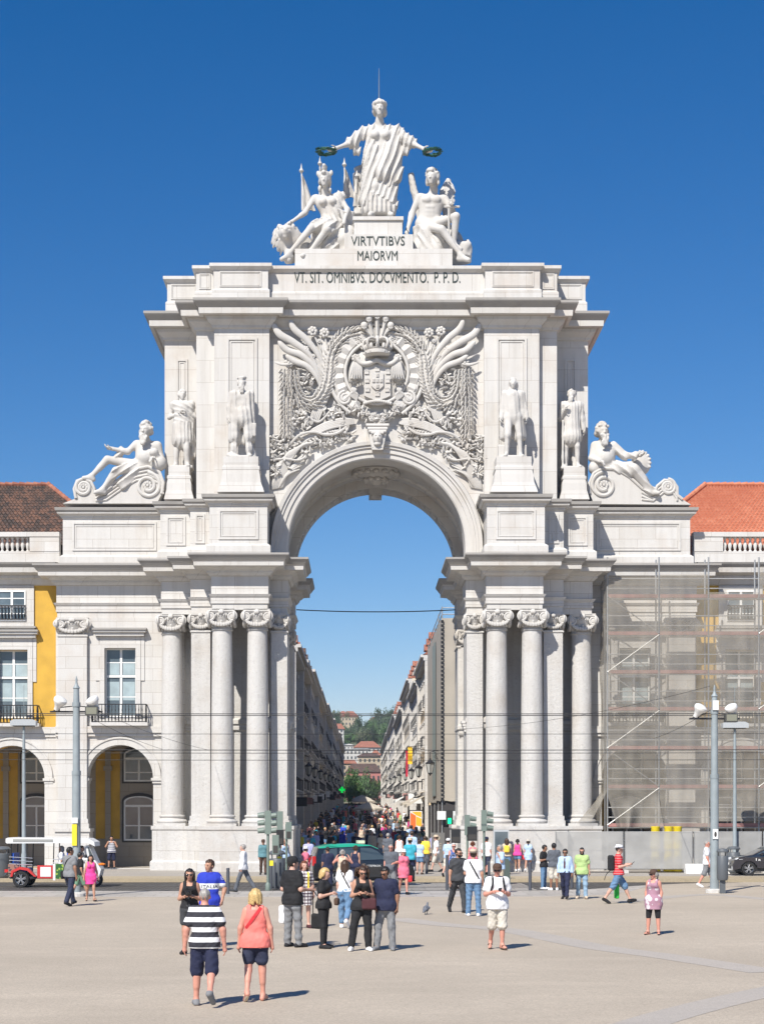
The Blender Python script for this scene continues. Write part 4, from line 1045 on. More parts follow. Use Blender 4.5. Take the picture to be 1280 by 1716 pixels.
# --- the winged young man, seated
def genius():
    s = 3.45; Y = 89.9; g = lambda u, v, dy=0: jp(u, v, Y+dy)
    J = jfig(s, g(724,298,-.35), g(727,318,-.05), g(717,374,.05), (g(702,330,-.05), g(746,333,-.05)), (g(690,358,.0), g(758,354,-.35)), (g(683,384,-.4), g(757,344,-1.0)),
             (g(740,384,-1.15), g(764,362,-1.1)), (g(772,427,-1.2), g(760,408,-.8)), (g(785,435,-1.5), g(772,417,-1.1)), turn=-18)
    P = body_prims(J, 1.02); hp, T, M = head_prims(J, 1.08); P += hp
    for sx in (-1,1):
        P.append((('e', J['chest'] + V3(sx*.24,-.30,.12), (.26,.14,.19), None), .06))
        for i in range(3): P.append((('e', J['spine'] + V3(sx*.11,-.34+.03*i,.20-.21*i), (.13,.07,.11), None), .05))
    S_ = sculpt(P, .6, .045); carve_face(S_, J, T, M, 1.08); hairmass(S_, J, T, M, 8, 1.12, long=.07)
    D = Sculpt(S_.lo, S_.lo, S_.vox); D.n = S_.n; D.ax = S_.ax; D.D = np.full(S_.D.shape, .5, F4)
    D.add(('c', g(742,372,.0), g(755,395,-.3), .34, .4, 1.0), .1); D.add(('c', g(712,390,-.3), g(718,418,-.3), .46, .52, 1.0), .15); D.add(('c', g(735,398,-.4), g(728,428,-.5), .4, .42, 1.0), .15); D.add(('c', g(765,400,.2), g(772,420,.2), .35, .4, 1.0), .1)
    D.warp(folds((.85,0,.45), 10, .11, .35, 2)); S_.D = np.minimum(S_.D, D.D)
    o = finish('seated_statue', S_, J, 'seated bare winged young man in stone right of the topmost statue', 'statue', curl=.9)
    for nm, base, tip, cnt in (('R', (706,350), (686,292), 9), ('L', (742,345), (749,302), 8)):
        q = MB(); A = g(*base, .75); B = g(*tip, .9)
        for row in range(3):
            for i in range(cnt):
                t = i/(cnt-1); r0 = A + (B-A)*t
                Ln = (2.2 - 1.1*t)*(1 - .25*row) if nm == 'R' else (1.2 - .4*t)
                tipp = r0 + V3((.10 if nm == 'R' else .30) + .1*t, -.05*row, -Ln*.9)
                q.tube([r0 + V3(0,-.09*row,0), (r0+tipp)/2 + V3(0,-.09*row,0), tipp + V3(0,-.09*row,.0)], [.08,.13,.05], 6, flat=.5, flatdir=(0,1,0))
        q.tube([A, (A+B)/2 + V3(-.10,0,.1), B + V3(.1,0,.05)], [.16,.2,.14], 8)
        relative(q.build('wing', STS, None, smooth=50), o)
    q = MB(); q.tube([g(752,338,-1.15), g(752,395,-.95)], [.07,.05], 6); q.tube([g(744,346,-1.15), g(770,346,-1.15)], .06, 6); relative(q.build('sword', STS), o)
    k = Sculpt((PX(690,Y), 88.9, PZ(436,Y)), (PX(792,Y), 91.6, PZ(370,Y)), .07)
    for p in (('b', g(716,412,.3), (.8,.9,.85), .2), ('b', g(758,424,.2), (.85,.8,.5), .2), ('b', g(776,420,.3), (.4,.7,.45), .2)): k.add(p, .15)
    k.warp(rough(2.2, .22, 5)); P2, Q2 = k.mesh(1); relative(np_obj('rock_seat', np_mesh('rock_seat', [(P2,Q2,0)], [STS])), o)
    return o
GEN = genius()
# --- lion's head and chest beside Valour
def lion():
    Y = 89.4; g = lambda u, v, dy=0: jp(u, v, Y+dy); h = g(480,390,-.3)
    pr = [(('e', h, (.44,.45,.42), None), .1), (('e', h+V3(-.03,-.40,-.12), (.24,.26,.22), None), .1), (('c', h+V3(-.03,-.5,.02), h+V3(-.03,-.62,-.03), .10,.10,1), .05), (('e', h+V3(-.03,-.42,-.34), (.15,.16,.09), None), .05),
          (('e', h+V3(-.02,-.32,.16), (.3,.14,.10), None), .06), (('c', h+V3(.25,.4,-.3), g(500,415,.6), .62,.75,1), .2), (('c', g(487,410,.1), g(486,432,-.3), .34,.30,1), .15), (('c', g(486,432,-.3), g(482,436,-.7), .26,.2,1), .1), (('c', g(505,420,.5), g(520,430,.6), .7,.6,1), .2)]
    for sx in (-1,1): pr.append((('e', h+V3(sx*.36-.02,.0,.36), (.12,.08,.13), None), .04))
    S_ = sculpt(pr, .5, .045); r = np.random.RandomState(4)
    for sx in (-1,1): S_.cut(('e', h+V3(sx*.15-.03,-.46,.06), (.07,.07,.045), None), .03)
    for i in range(150):
        a = r.uniform(0,6.28); e = r.uniform(.0,1.0); rr = .42 + .30*e
        p = h + V3(rr*math.cos(a), .05 + .45*e, rr*math.sin(a)*1.1 - .1)
        S_.add(('c', p, p + V3(.12*math.cos(a), .08, .12*math.sin(a)-.14), .085, .04, 1), .03)
    P, Q = S_.mesh(1); me = np_mesh('lion', [(P,Q,0)], [STS]); o = np_obj('lion', me)
    c = V3(P[:,0].mean(), P[:,1].mean(), P[:,2].min()); me.transform(Matrix.Translation(-Vector(c))); o.location = c
    tag(o, 'stone lion with a thick mane under the hand of the helmeted woman', 'lion statue'); return o
lion()
# trophy block behind the tallest figure's shoulder
k = Sculpt((PX(590,91),90.4,PZ(364,91)), (PX(614,91),92.0,PZ(270,91)), .06); g_ = lambda u, v, dy=0: jp(u, v, 91+dy)
k.add(('b', g_(603,330,0), (.32,.4,1.25), .08), .05); k.add(('c', g_(598,293), g_(612,285), .22,.2,1), .05); k.add(('c', g_(597,283), g_(611,278), .16,.14,1), .05); k.add(('e', g_(603,298), (.42,.4,.14), None), .05)
k.warp(rough(3, .06, 9)); P, Q = k.mesh(1); o = np_obj('stone_pillar', np_mesh('stone_pillar', [(P,Q,0)], [STS])); tag(o, 'short carved stone pillar behind the skirt of the topmost statue', 'pillar')

# --- four standing men on pedestals
def pedestal_mb(u0, u1, v0, v1, Y, flare, d=.75):
    x0, x1, z1, z0 = PX(u0,Y), PX(u1,Y), PZ(v0,Y), PZ(v1,Y); H = z1-z0; q = MB(); w = (x1-x0)/2; xc = (x0+x1)/2
    prof = [(0,-.12*H),(0,0)]
    lv = [(flare,0),(flare*.8,.10),(flare*.35,.28),(.05,.50),(0,.62),(.04,.64),(.04,.72),(-.03,.74),(-.03,1.0)]
    V = []; F = []
    for e, t in lv:
        for sx, sy in ((-1,-1),(1,-1),(1,1),(-1,1)): V.append((xc+sx*(w+e), Y+.55 + sy*(d+e*.4), z0+H*t))
    for i in range(len(lv)-1):
        for j in range(4): F.append((i*4+j, i*4+(j+1)%4, (i+1)*4+(j+1)%4, (i+1)*4+j))
    F += [(3,2,1,0), tuple(len(lv)*4-4+j for j in range(4))]
    q.add(V, F, STP); return q
def standing(u, vt, vb, Y, kind, label, pedu, pedv, sd, flare=.28):
    H = PZ(vt,Y) - PZ(vb,Y); s = H/1.80
    if kind == 'captain': J = pose(1.75*s, ((-.22,.15,-1),(.0,-.35,-1)), ((-.30,.12,-1),(-.05,-.05,-1)), (6,4,6), (2,3,7), headturn=4)
    elif kind == 'warrior': J = pose(1.75*s, ((.35,.1,-.9),(-.75,-.5,.35)), ((-.35,.1,-.9),(.8,-.5,.25)), (16,24,2), (0,2,4), headturn=14)
    elif kind == 'statesman': J = pose(1.75*s, ((.22,.1,-1),(.16,-.25,-1)), ((-.2,.1,-1),(-.12,-.3,-1)), (4,3,5), (14,18,5), headturn=-6)
    else: J = pose(1.75*s, ((.2,.1,-1),(.15,-.1,-1)), ((-.18,.1,-1),(.25,-.6,.5)), (10,14,3), (0,2,3), headturn=-24)
    if kind == 'captain': J['elR'], J['elL'] = J['elL']*0 + J['elR'], J['elL']
    # place on its spot
    off = V3(PX(u,Y), Y+.4, PZ(vb,Y)); 
    for k in J:
        if isinstance(J[k], np.ndarray) and not k.startswith('fd'): J[k] = J[k] + off
    P = body_prims(J, 1.08 if kind in ('captain','statesman') else 1.0); hp, T, M = head_prims(J, 1.04); P += hp
    S_ = sculpt(P, .45*s, .040); carve_face(S_, J, T, M, 1.04)
    D = Sculpt(S_.lo, S_.lo, S_.vox); D.n = S_.n; D.ax = S_.ax; D.D = np.full(S_.D.shape, .5, F4)
    w = lambda x, y, z: off + V3(x,y,z)*s
    def c(a, bb, ra, rb, fy=1.0, k=.05, T_=D): T_.add(('c', a, bb, ra*s, rb*s, fy), k*s)
    if kind == 'captain':
        hairmass(S_, J, T, M, sd, .98, beard=True); S_.add(('e', T(0,.01,.12), (.10*s*1.04,.11*s,.028*s), None), .02*s); S_.add(('e', T(.03,.02,.14), (.08*s,.09*s,.035*s), None), .02*s)
        for n, sg in (('R',-1),('L',1)):
            c(J['sh'+n], J['el'+n], .085, .075); c(J['el'+n], J['wr'+n], .07, .06)
            c(J['sh'+n]+V3(sg*.01,.05,0)*s, w(sg*.21,.06,.45), .09, .10); c(J['sh'+n]+V3(-sg*.05,-.07,.0)*s, w(sg*.18,-.03,.45), .05, .06)
        c(w(-.1,.1,1.3), w(-.12,.12,.42), .1, .13, .7); c(w(.1,.1,1.3), w(.12,.12,.42), .1, .13, .7)
        for n in 'RL': c(J['hip'+n], J['kn'+n], .115, .085); c(J['kn'+n], J['an'+n], .07, .055); c(J['kn'+n]+V3(0,0,.02)*s, J['kn'+n]+V3(0,0,-.04)*s, .085,.085); c(J['an'+n]+V3(0,0,.16)*s, J['an'+n]+V3(0,0,.1)*s, .068,.066)
        c(w(0,-.02,.98), w(0,-.02,.88), .19, .20, .8); D.warp(folds((1,.4,.05), 13, .055, .25, sd)); 
        S_.add(('e', w(-.23,-.02,.07), (.10*s,.1*s,.075*s), None), .02*s); S_.add(('e', w(-.16,-.04,.05), (.13*s,.09*s,.05*s), None), .02*s)
        S_.add(('b', w(.27,-.06,.62), (.055*s,.02*s,.15*s), .01), .02*s); c(w(.25,.08,.0), w(.2,.05,.3), .09, .05, T_=S_)
    elif kind == 'warrior':
        hairmass(S_, J, T, M, sd, 1.0); 
        c(J['pel'], J['chest'], .185, .19, .8); c(J['shL'], J['shR'], .10, .10); c(J['pel']+V3(0,0,.02)*s, w(0,0,.66), .19, .245, .85); c(J['shL'], w(.16,.1,.95), .1, .12); c(w(.1,.12,1.25), w(.13,.14,.12), .12, .11, .7); c(w(.2,.05,1.1), w(.24,.1,.3), .07,.06)
        D.warp(lambda X, Yy, Z: np.where(Z > off[2]+1.02*s, folds((.5,.2,.9), 14, .05, .3, sd)(X,Yy,Z), folds((1,.5,0), 15, .06, .2, sd)(X,Yy,Z)))
        for n in 'RL': c(J['kn'+n]+V3(0,0,-.08)*s, J['an'+n], .062, .046, T_=S_)
        c(w(.12,.1,.0), w(.14,.1,.55), .10, .07, T_=S_)
    elif kind == 'statesman':
        hairmass(S_, J, T, M, sd, 1.02, long=.13)
        for n, sg in (('R',-1),('L',1)):
            c(J['sh'+n], J['el'+n], .075, .066); c(J['el'+n], J['wr'+n], .064, .056)
            c(J['sh'+n]+V3(-sg*.03,.02,0)*s, w(sg*.17,.04,1.0), .09, .085); c(w(sg*.17,.04,1.0), w(sg*.20,.10,.50), .085, .10)
        c(J['chest'], J['pel'], .165, .165, .85); c(w(-.08,.1,1.2), w(-.12,.13,.5), .1, .11, .7); c(w(.08,.1,1.2), w(.12,.13,.5), .1, .11, .7)
        for n in 'RL': c(J['hip'+n], J['kn'+n], .105, .072); c(J['kn'+n], J['an'+n], .064, .05)
        c(J['neck']+V3(0,-.04,-.02)*s, J['chest']+V3(0,-.10,.06)*s, .05, .04); D.warp(folds((1,.5,.1), 12, .035, .3, sd))
        S_.add(('b', w(-.25,.08,.15), (.07*s,.08*s,.16*s), .02), .02*s); S_.add(('b', w(.2,.14,.16), (.11*s,.06*s,.17*s), .03), .02*s)
    else:
        hairmass(S_, J, T, M, sd, .98, beard=True)
        for n, sg in (('R',-1),('L',1)): c(J['sh'+n], J['el'+n], .085, .075); c(J['el'+n], J['wr'+n], .058, .046)
        c(J['chest'], J['pel'], .18, .18, .85); c(J['pel'], w(0,0,.72), .185, .235, .85); c(J['shL'], J['shR'], .09, .09); c(w(.1,.12,1.25), w(.12,.13,.1), .09, .09, .7); c(w(-.1,.12,1.2), w(-.14,.12,.1), .09, .08, .7)
        D.warp(folds((1,.4,0), 17, .045, .12, sd)); c(w(-.2,-.1,1.05), w(-.2,-.08,.02), .028, .03, T_=S_)
    S_.D = np.minimum(S_.D, D.D); S_.warp(rough(3.5, .02, sd))
    # rough ground the feet stand on
    S_.add(('b', w(0,0,.01), (.25*s,.2*s,.035*s), .02), .02*s)
    o = finish('standing_statue', S_, J, label, 'statue', curl=.8)
    q = pedestal_mb(*pedu, *pedv, Y, flare); relative(q.build('pedestal', None, None), o)
    return o
standing(404, 627, 766, 86.0, 'captain', 'standing bearded man in stone with flat cap and long coat, on the left front pier', (374,434), (766,826), 11)
standing(304, 647, 783, 88.3, 'warrior', 'standing stone warrior in short tunic with folded arms, nearest the left reclining figure', (282,319), (783,838), 12, .2)
standing(861, 627, 766, 86.0, 'statesman', 'standing stone man in wig, open coat and breeches, on the right front pier', (830,891), (766,826), 13)
standing(959, 647, 784, 88.3, 'soldier', 'standing bearded stone soldier in pleated tunic holding a staff, beside the right reclining figure', (943,980), (784,838), 14, .2)

# --- reclining river gods on scrolled bases
def scroll_base(parent, pts, Y, vol, mirror=None):
    q = MB(); P = [(PX(u,Y), PZ(v,Y)) for u, v in pts]; q.prism(P, Y-.35, Y+1.3, STS)
    for i in (1,):
        q.tube([(x, Y-.36, z) for x, z in P[1:-1]], .09, 8)
    for (u, v, r, sg) in vol:
        c = (PX(u,Y), Y-.36, PZ(v,Y)); sp = spiral(c, r/32.0, 1.6, sg, 40, .35); q.tube(sp, [.10]*len(sp), 8)
        for i in range(8):
            a = 2*math.pi*i/8; q.blob((c[0]+.17*math.cos(a), Y-.38, c[2]+.17*math.sin(a)), (.10,.08,.10), 6, 4)
        q.blob((c[0], Y-.42, c[2]), (.09,.08,.09), 6, 4)
    for off in (.22,.42,.6):
        L = []
        for (x, z) in P[7:14] if vol[0][3] > 0 or True else P:
            L.append((x, Y-.36, max(z-off, PZ(842,Y)+.02)))
        q.tube(L, .06, 6)
    return relative(q.build('scroll_base', STS, None, smooth=40), parent)
def river(left=True):
    Y = 89.35; g = lambda u, v, dy=0: jp(u, v, Y+dy)
    if left:
        J = jfig(3.2, g(244,722,-.3), g(245,738,-.05), g(246,779,.1), (g(228,744), g(265,746,.05)), (g(214,757,-.2), g(270,766,.1)), (g(189,752,-.35), g(258,768,-.45)),
                 (g(180,770,-.25), g(194,789,-.5)), (g(153,798,-.3), g(172,820,-.5)), (g(140,801,-.4), g(160,825,-.7)), turn=-14)
        lab = 'reclining bearded river god in stone with an urn at the left end of the arch'
    else:
        J = jfig(3.25, g(1009,724,-.3), g(1010,740,-.05), g(1010,782,.1), (g(996,746), g(1028,748,.05)), (g(991,768,-.1), g(1045,764,0)), (g(1005,773,-.6), g(1066,763,-.3)),
                 (g(1062,788,-.4), g(1056,780,-.1)), (g(1090,822,-.4), g(1086,815,-.2)), (g(1103,826,-.6), g(1098,820,-.4)), turn=12)
        lab = 'reclining bearded stone river god leaning on a shell at the right end of the arch'
    P = body_prims(J, 1.16); hp, T, M = head_prims(J, 1.2); P += hp
    for sx in (-1,1): P.append((('e', J['chest'] + V3(sx*.19,-.24,.08), (.2,.11,.15), None), .05))
    S_ = sculpt(P, .5, .042); carve_face(S_, J, T, M, 1.2); hairmass(S_, J, T, M, 21 if left else 22, 1.06, beard=True, long=.03)
    D = Sculpt(S_.lo, S_.lo, S_.vox); D.n = S_.n; D.ax = S_.ax; D.D = np.full(S_.D.shape, .5, F4)
    if left:
        D.add(('c', J['pel'], J['knL'], .36, .26, 1.0), .1); D.add(('c', J['knL'], g(180,818,-.3), .22, .22, 1.0), .1); D.add(('c', g(205,755,-.1), g(196,768,-.1), .22, .26, 1.0), .1); D.add(('c', g(228,790,-.2), g(205,812,-.3), .3, .3, 1.0), .1)
        S_.add(('e', g(266,776,-.2), (.42,.40,.44), None), .05); S_.add(('c', g(262,764,-.4), g(258,758,-.5), .2, .24, 1), .04)
    else:
        D.add(('c', J['pel'], J['knR'], .40, .34, 1.0), .1); D.add(('c', J['knR'], J['anR'], .32, .24, 1.0), .1); D.add(('c', J['shL'], J['elL'], .26, .24, 1.0), .1); D.add(('c', J['elL'], J['wrL'], .22, .2, 1.0), .1); D.add(('c', g(1030,785,.1), g(1075,806,.1), .4, .4, 1.0), .15)
        S_.add(('e', g(1074,776,.35), (.52,.25,.66), None), .05); S_.add(('e', g(996,784,-.1), (.32,.32,.36), None), .05)
        for i in range(10):
            a = R(-20+i*20); p = g(1074,776,.30); S_.add(('c', p, p + V3(.48*math.cos(a),-.1,.62*math.sin(a)), .04,.07,1), .03)
    D.warp(folds((.6,.1,-.8) if left else (.65,.1,.75), 10, .10, .3, 3)); S_.D = np.minimum(S_.D, D.D)
    o = finish('reclining_statue', S_, J, lab, 'statue', curl=.8)
    if left:
        f = lambda a, c_: (a*.375, 690 + c_*.375 + (2 if c_ > 400 else 0))
        pts = [f(*p) for p in ((285,410),(345,392),(337,350),(350,315),(378,304),(410,318),(424,345),(432,374),(480,348),(560,292),(612,262),(665,251),(715,275),(734,322),(726,372),(704,410))]
        scroll_base(o, pts, Y, [(249,816,22,1),(142,819,14,-1)])
    else:
        f = lambda a, c_: (740 + a*.4219, 690 + c_*.4219 + (2 if c_ > 360 else 0))
        pts = [f(*p) for p in ((600,366),(584,330),(583,290),(600,250),(635,230),(690,232),(740,262),(790,308),(835,332),(852,300),(880,277),(912,280),(930,305),(930,335),(950,352),(985,369))]
        scroll_base(o, pts, Y, [(1010,815,22,-1),(1117,818,13,1)])
    return o
river(True); river(False)
# ------------------------------------------------------------- carved coat of arms over the vault (parts of the arch)
YF = 87.9
def rq(a, b_, d=0.0): return Vector((PX(240 + a/3.0476, YF), YF - d, PZ(420 + b_/3.0476, YF)))
PXM = 1/3.0476/32.4          # one crop pixel in metres
def leaf(q, p, ang, L, w, t=.05, tilt=.0):
    """pointed blade with a raised midrib and a lobed edge"""
    M = Matrix.Rotation(-ang, 3, 'Y') @ Matrix.Rotation(tilt, 3, 'X'); L *= 1.25; w *= 1.15
    V = [(0,0,0),(L*.28,0,w*.5),(L*.45,0,w*.34),(L*.66,0,w*.40),(L,-t*.5,0),(L*.66,0,-w*.40),(L*.45,0,-w*.34),(L*.28,0,-w*.5),(L*.2,-t*1.6,0),(L*.6,-t*1.5,0),(L*.4,t,0)]
    F = [(0,8,1),(1,8,2),(2,8,9),(2,9,3),(3,9,4),(4,9,5),(5,9,6),(6,9,8),(6,8,7),(7,8,0)] + [(10,i,i-1) for i in range(1,8)] + [(10,0,7)]
    q.add([p + (M @ Vector(v)) for v in V], [f[::-1] for f in F])
def rosette(q, p, r, n=7):
    for i in range(n):
        a = 2*math.pi*i/n; q.blob(p + Vector((r*.62*math.cos(a), 0, r*.62*math.sin(a))), (r*.42, r*.32, r*.42), 6, 4)
    q.blob(p + Vector((0,-r*.25,0)), r*.35, 6, 4)
def feather(q, pts, w, d0=.12, d1=.5, fl=.55):
    P = catmull([rq(a, b_, d) for a, b_, d in pts], 6); k = len(P)
    q.tube(P, [w*PXM*(.25 + .75*math.sin(math.pi*min(.98, .06+.94*i/(k-1))**.75)) if i else .02 for i in range(k)], 8, flat=fl, flatdir=(0,1,0))
def rope(q, pts, w, seed=0, d=.22):
    P = catmull([rq(a, b_, d) for a, b_ in pts], 10); rr = random.Random(seed); acc = 0
    for i in range(1, len(P)):
        acc += (P[i]-P[i-1]).length
        if acc < w*PXM*.62: continue
        acc = 0; t = (P[i]-P[i-1]); ang = math.atan2(t.z, t.x)
        for off in (-.8,-.3,.3,.8):
            p = P[i] + Vector((-math.sin(ang), 0, math.cos(ang)))*off*w*PXM + Vector((0,-(.16 - .12*abs(off)),0))
            leaf(q, p, ang + off*.7 + rr.uniform(-.2,.2), w*PXM*1.15, w*PXM*.55, .08)
def finish_half(q, name, mirror=True, sm=50):
    o = q.build(name, STS, ARCH, smooth=sm)
    if mirror: mirrored(o)
    return o
# wing-like leaves
for pts, w in (([(752,368,.55),(775,415,.5),(840,470,.4),(905,560,.3),(935,690,.15)],17), ([(664,383,.5),(700,440,.5),(770,480,.42),(850,540,.35),(915,660,.2)],19),
               ([(690,474,.5),(740,520,.45),(810,545,.4),(880,610,.3),(925,720,.15)],17), ([(728,545,.45),(775,575,.4),(840,600,.35),(890,660,.3),(915,740,.15)],15), ([(672,578,.35),(720,592,.4),(770,585,.35),(800,590,.25)],8)):
    q = MB(); feather(q, pts, w); finish_half(q, 'acanthus_leaf')
q = MB()
for (a, b_, r) in ((866,420,26),(926,428,26),(832,470,20),(830,514,20),(872,508,14),(868,548,13),(850,574,13),(900,470,12)):
    rosette(q, rq(a, b_, .35), r*PXM); P = catmull([rq(a, b_, .28), rq((a+935)/2+8, (b_+640)/2, .25), rq(935, 720, .2)], 6); q.tube(P, [.05]*len(P), 6)
finish_half(q, 'poppy_flowers')
q = MB()
for i in range(6):
    x = 930 + i*9; feather(q, [(x-20+i*4,430+i*10,.15),(x-5,560,.3),(x-10,690,.3),(x-60,820,.25),(840+i*9,900,.15)], 9)
finish_half(q, 'palm_stems')
# hanging garland and swag
q = MB(); rope(q, [(730,585),(731,700),(731,820),(729,940)], 24, 1); q.blob(rq(729,945,.2), (.12,.14,.18), 6, 4); rosette(q, rq(745,582,.3), .26); finish_half(q, 'hanging_garland')
q = MB(); rope(q, [(765,595),(768,690),(795,755),(845,785),(895,765),(935,700),(950,620),(960,540),(990,480),(1040,440),(1110,420)], 26, 2); finish_half(q, 'leaf_swag')
q = MB(); rr = random.Random(5)
for i in range(55):
    a, r = rr.uniform(0,6.28), rr.uniform(5,60); p = rq(835+r*math.cos(a)*.8, 665+r*math.sin(a), rr.uniform(.05,.28)); leaf(q, p, rr.uniform(0,6.28), .24, .12, .06, rr.uniform(-.5,.5))
finish_half(q, 'foliage_spray')
# round shell cartouche
q = MB(); n = 40; cx_, cz_ = rq(1195,630)[0], rq(1195,630)[2]
CY = cz_
V = []
for i in range(n+1):
    a = R(-62 + 304*i/n); fl = .12 if i % 2 else .0
    for r, d in ((4.95*.32*.98,.10),(1.75,.30+fl),(2.15,.30+fl),(2.42,.12)): V.append((r*math.cos(a), YF-d, CY + r*math.sin(a)*1.03))
q.add(V, [(i*4+j, (i+1)*4+j, (i+1)*4+j+1, i*4+j+1) for i in range(n) for j in range(3)]); q.build('shell_cartouche', STS, ARCH)
q = MB(); P = [(2.45*math.cos(R(a)), YF-.26, CY + 2.5*math.sin(R(a))) for a in range(-58,239,6)]; q.tube(P, .10, 8); P = [(2.22*math.cos(R(a)), YF-.30, CY + 2.27*math.sin(R(a))) for a in range(-58,239,6)]; q.tube(P, .05, 6)
P = [(1.62*math.cos(R(a)), YF-.34, CY + 1.62*math.sin(R(a))) for a in range(0,360,8)]; q.tube(P, .09, 8, closed=True); q.build('cartouche_moulding', STS, ARCH, smooth=50)
q = MB(); c = rq(1030,760,.32); sp = spiral(c, .36, 2, -1, 40, .15); q.tube(sp, [.085]*41, 8); q.blob(c + Vector((0,.1,0)), (.33,.16,.33), 10, 6); finish_half(q, 'scroll')
q = MB(); q.lathe([(1.5,0),(1.5,.18),(1.35,.26),(.6,.30),(.01,.31)], (0,YF,CY-.1), 36, axis='y', caps=False); 
for i, v_ in enumerate(q.v): q.v[i] = (v_[0], 2*YF - v_[1], v_[2])
q.f = [f[::-1] for f in q.f]; q.build('cartouche_disc', STS, ARCH, smooth=40)
# shield
def shield_pts(a0, a1, b0, b1, k=10):
    P = [(a0,b0),(a1,b0)]; xm = (a0+a1)/2
    P += [(a1 - (a1-xm)*t, b1-22 + 22*math.sin(t*math.pi/2)*1.0) for t in [0,.15,.4,.7,.9]] + [(xm, b1)] + [(a0 + (xm-a0)*t, b1-22 + 22*math.sin(t*math.pi/2)) for t in [.9,.7,.4,.15,0]]
    return [(rq(a,b_)[0], rq(a,b_)[2]) for a, b_ in P]
q = MB(); q.prism(shield_pts(1128,1262,592,772), YF-.46, YF-.2); q.build('shield', STS, ARCH)
q = MB(); q.prism(shield_pts(1164,1226,636,724), YF-.56, YF-.46)
for (a, b_) in ((1195,648),(1195,676),(1195,704),(1176,676),(1214,676)):
    q.box(rq(a-7,0)[0], rq(a+7,0)[0], YF-.61, YF-.56, rq(0,b_+10)[2], rq(0,b_-9)[2])
    for da, db in ((-3,-4),(3,-4),(0,0),(-3,4),(3,4)): q.blob(rq(a+da, b_+db, .61), .028, 5, 4)
q.build('inner_shield', STS, ARCH)
q = MB()
for (a, b_) in ((1141,632),(1195,618),(1249,632),(1143,676),(1247,676),(1145,722),(1245,722),(1195,744)):
    p = rq(a, b_, .46)
    q.box(p.x-.11,p.x+.11,p.y-.06,p.y,p.z-.10,p.z+.04)
    for dx in (-.085,0,.085): q.box(p.x+dx-.03,p.x+dx+.03,p.y-.07,p.y,p.z+.04,p.z+.12+(.03 if dx == 0 else 0))
q.build('castle', STS, ARCH)
# crown with plumes
q = MB(); cw = rq(1195,540,.5)
q.lathe([(.58,-.12),(.66,-.06),(.66,.08),(.6,.12),(.66,.2),(.62,.22)], cw, 22)
for i in range(12):
    a = 2*math.pi*i/12; q.blob(cw + Vector((.68*math.cos(a), .6*math.sin(a), .02)), .07, 6, 4)
    q.blob(cw + Vector((.64*math.cos(a), .58*math.sin(a), .30)), (.10,.10,.16), 6, 4)
for i in range(8):
    a = 2*math.pi*i/8; P = [cw + Vector((r*math.cos(a), r*math.sin(a), z)) for r, z in ((.6,.22),(.74,.42),(.66,.66),(.36,.76),(.0,.70))]; q.tube(catmull(P, 4), .075, 6)
q.blob(cw + Vector((0,0,.80)), .15, 8, 5); q.build('crown', STS, ARCH, smooth=50)
for (a, b_, t) in ((1195,346,0),(1153,360,-.1),(1237,360,.1),(1128,396,-.2),(1262,396,.2)):
    q = MB(); P = catmull([rq(1195+(a-1195)*.25, 480, .35), rq(1195+(a-1195)*.7, 425, .4), rq(a, b_+8, .48)], 6); q.tube(P, [.08+.05*i/12 for i in range(len(P))], 8)
    q.blob(rq(a, b_, .5), (.20,.18,.20), 9, 6); q.tube([rq(a-10, b_+14, .62), rq(a, b_+20, .66), rq(a+10, b_+12, .62)], .045, 6); q.tube([rq(a, b_+18, .62), rq(1195+(a-1195)*.6, 440, .5)], .03, 6)
    q.build('plume', STS, ARCH, smooth=60)
q = MB()
for (a, b_) in ((1112,455),(1098,480),(1130,478),(1120,500),(1085,455)): rosette(q, rq(a, b_, .34), .15)
finish_half(q, 'rosettes')
# draped mantle at the sides of the shield
q = MB(); rosette(q, rq(1085,562,.55), .22)
for i in range(6):
    feather(q, [(1085,560,.5),(1070+i*8,610,.55),(1052+i*13,668,.5)], 9)
rope(q, [(1050,672),(1075,684),(1105,676)], 9, 3, .5)
for i in range(5): feather(q, [(1060+i*8,690,.45),(1085-i*4,720,.5),(1058+i*9,745,.45),(1090,775,.4)], 7)
q.tube(catmull([rq(1085,565,.55), rq(1115,590,.55), rq(1150,590,.55), rq(1195,572,.55)], 6), .13, 8); finish_half(q, 'draped_mantle')
# festoon and keystone under the cartouche
q = MB(); rr = random.Random(8)
for i in range(120):
    t = rr.uniform(-1,1); a = 1195 + t*112; b_ = 812 + (1-t*t)*46 + rr.uniform(-14,34*(1-abs(t)))
    p = rq(a, b_, rr.uniform(.2,.5))
    if rr.random() < .4: rosette(q, p, rr.uniform(.08,.15), 6)
    else: leaf(q, p, rr.uniform(0,6.28), .24, .13, .06, rr.uniform(-.5,.5))
for i in range(13): q.blob(rq(1130+i*11, 790-12*math.sin(math.pi*i/12), .45), (.10,.1,.10), 6, 4)
q.build('flower_festoon', STS, ARCH, smooth=60)
q = MB(); Pk = [(rq(1145,0)[0],rq(0,925)[2]),(rq(1245,0)[0],rq(0,925)[2]),(rq(1222,0)[0],rq(0,1040)[2]),(rq(1168,0)[0],rq(0,1040)[2])]
q.prism(Pk, 86.75, 88.6)
for b_, w in ((918,58),(935,50),(948,44)): p = rq(1195,b_,1.15); q.tube([p+Vector((-w*PXM,0,0)), p+Vector((w*PXM,0,0))], .10, 8)
q.blob(rq(1195,980,1.2), (.26,.2,.34), 10, 7); 
for i in range(7): q.blob(rq(1170+i*8.5, 958, 1.25), .09, 6, 4)
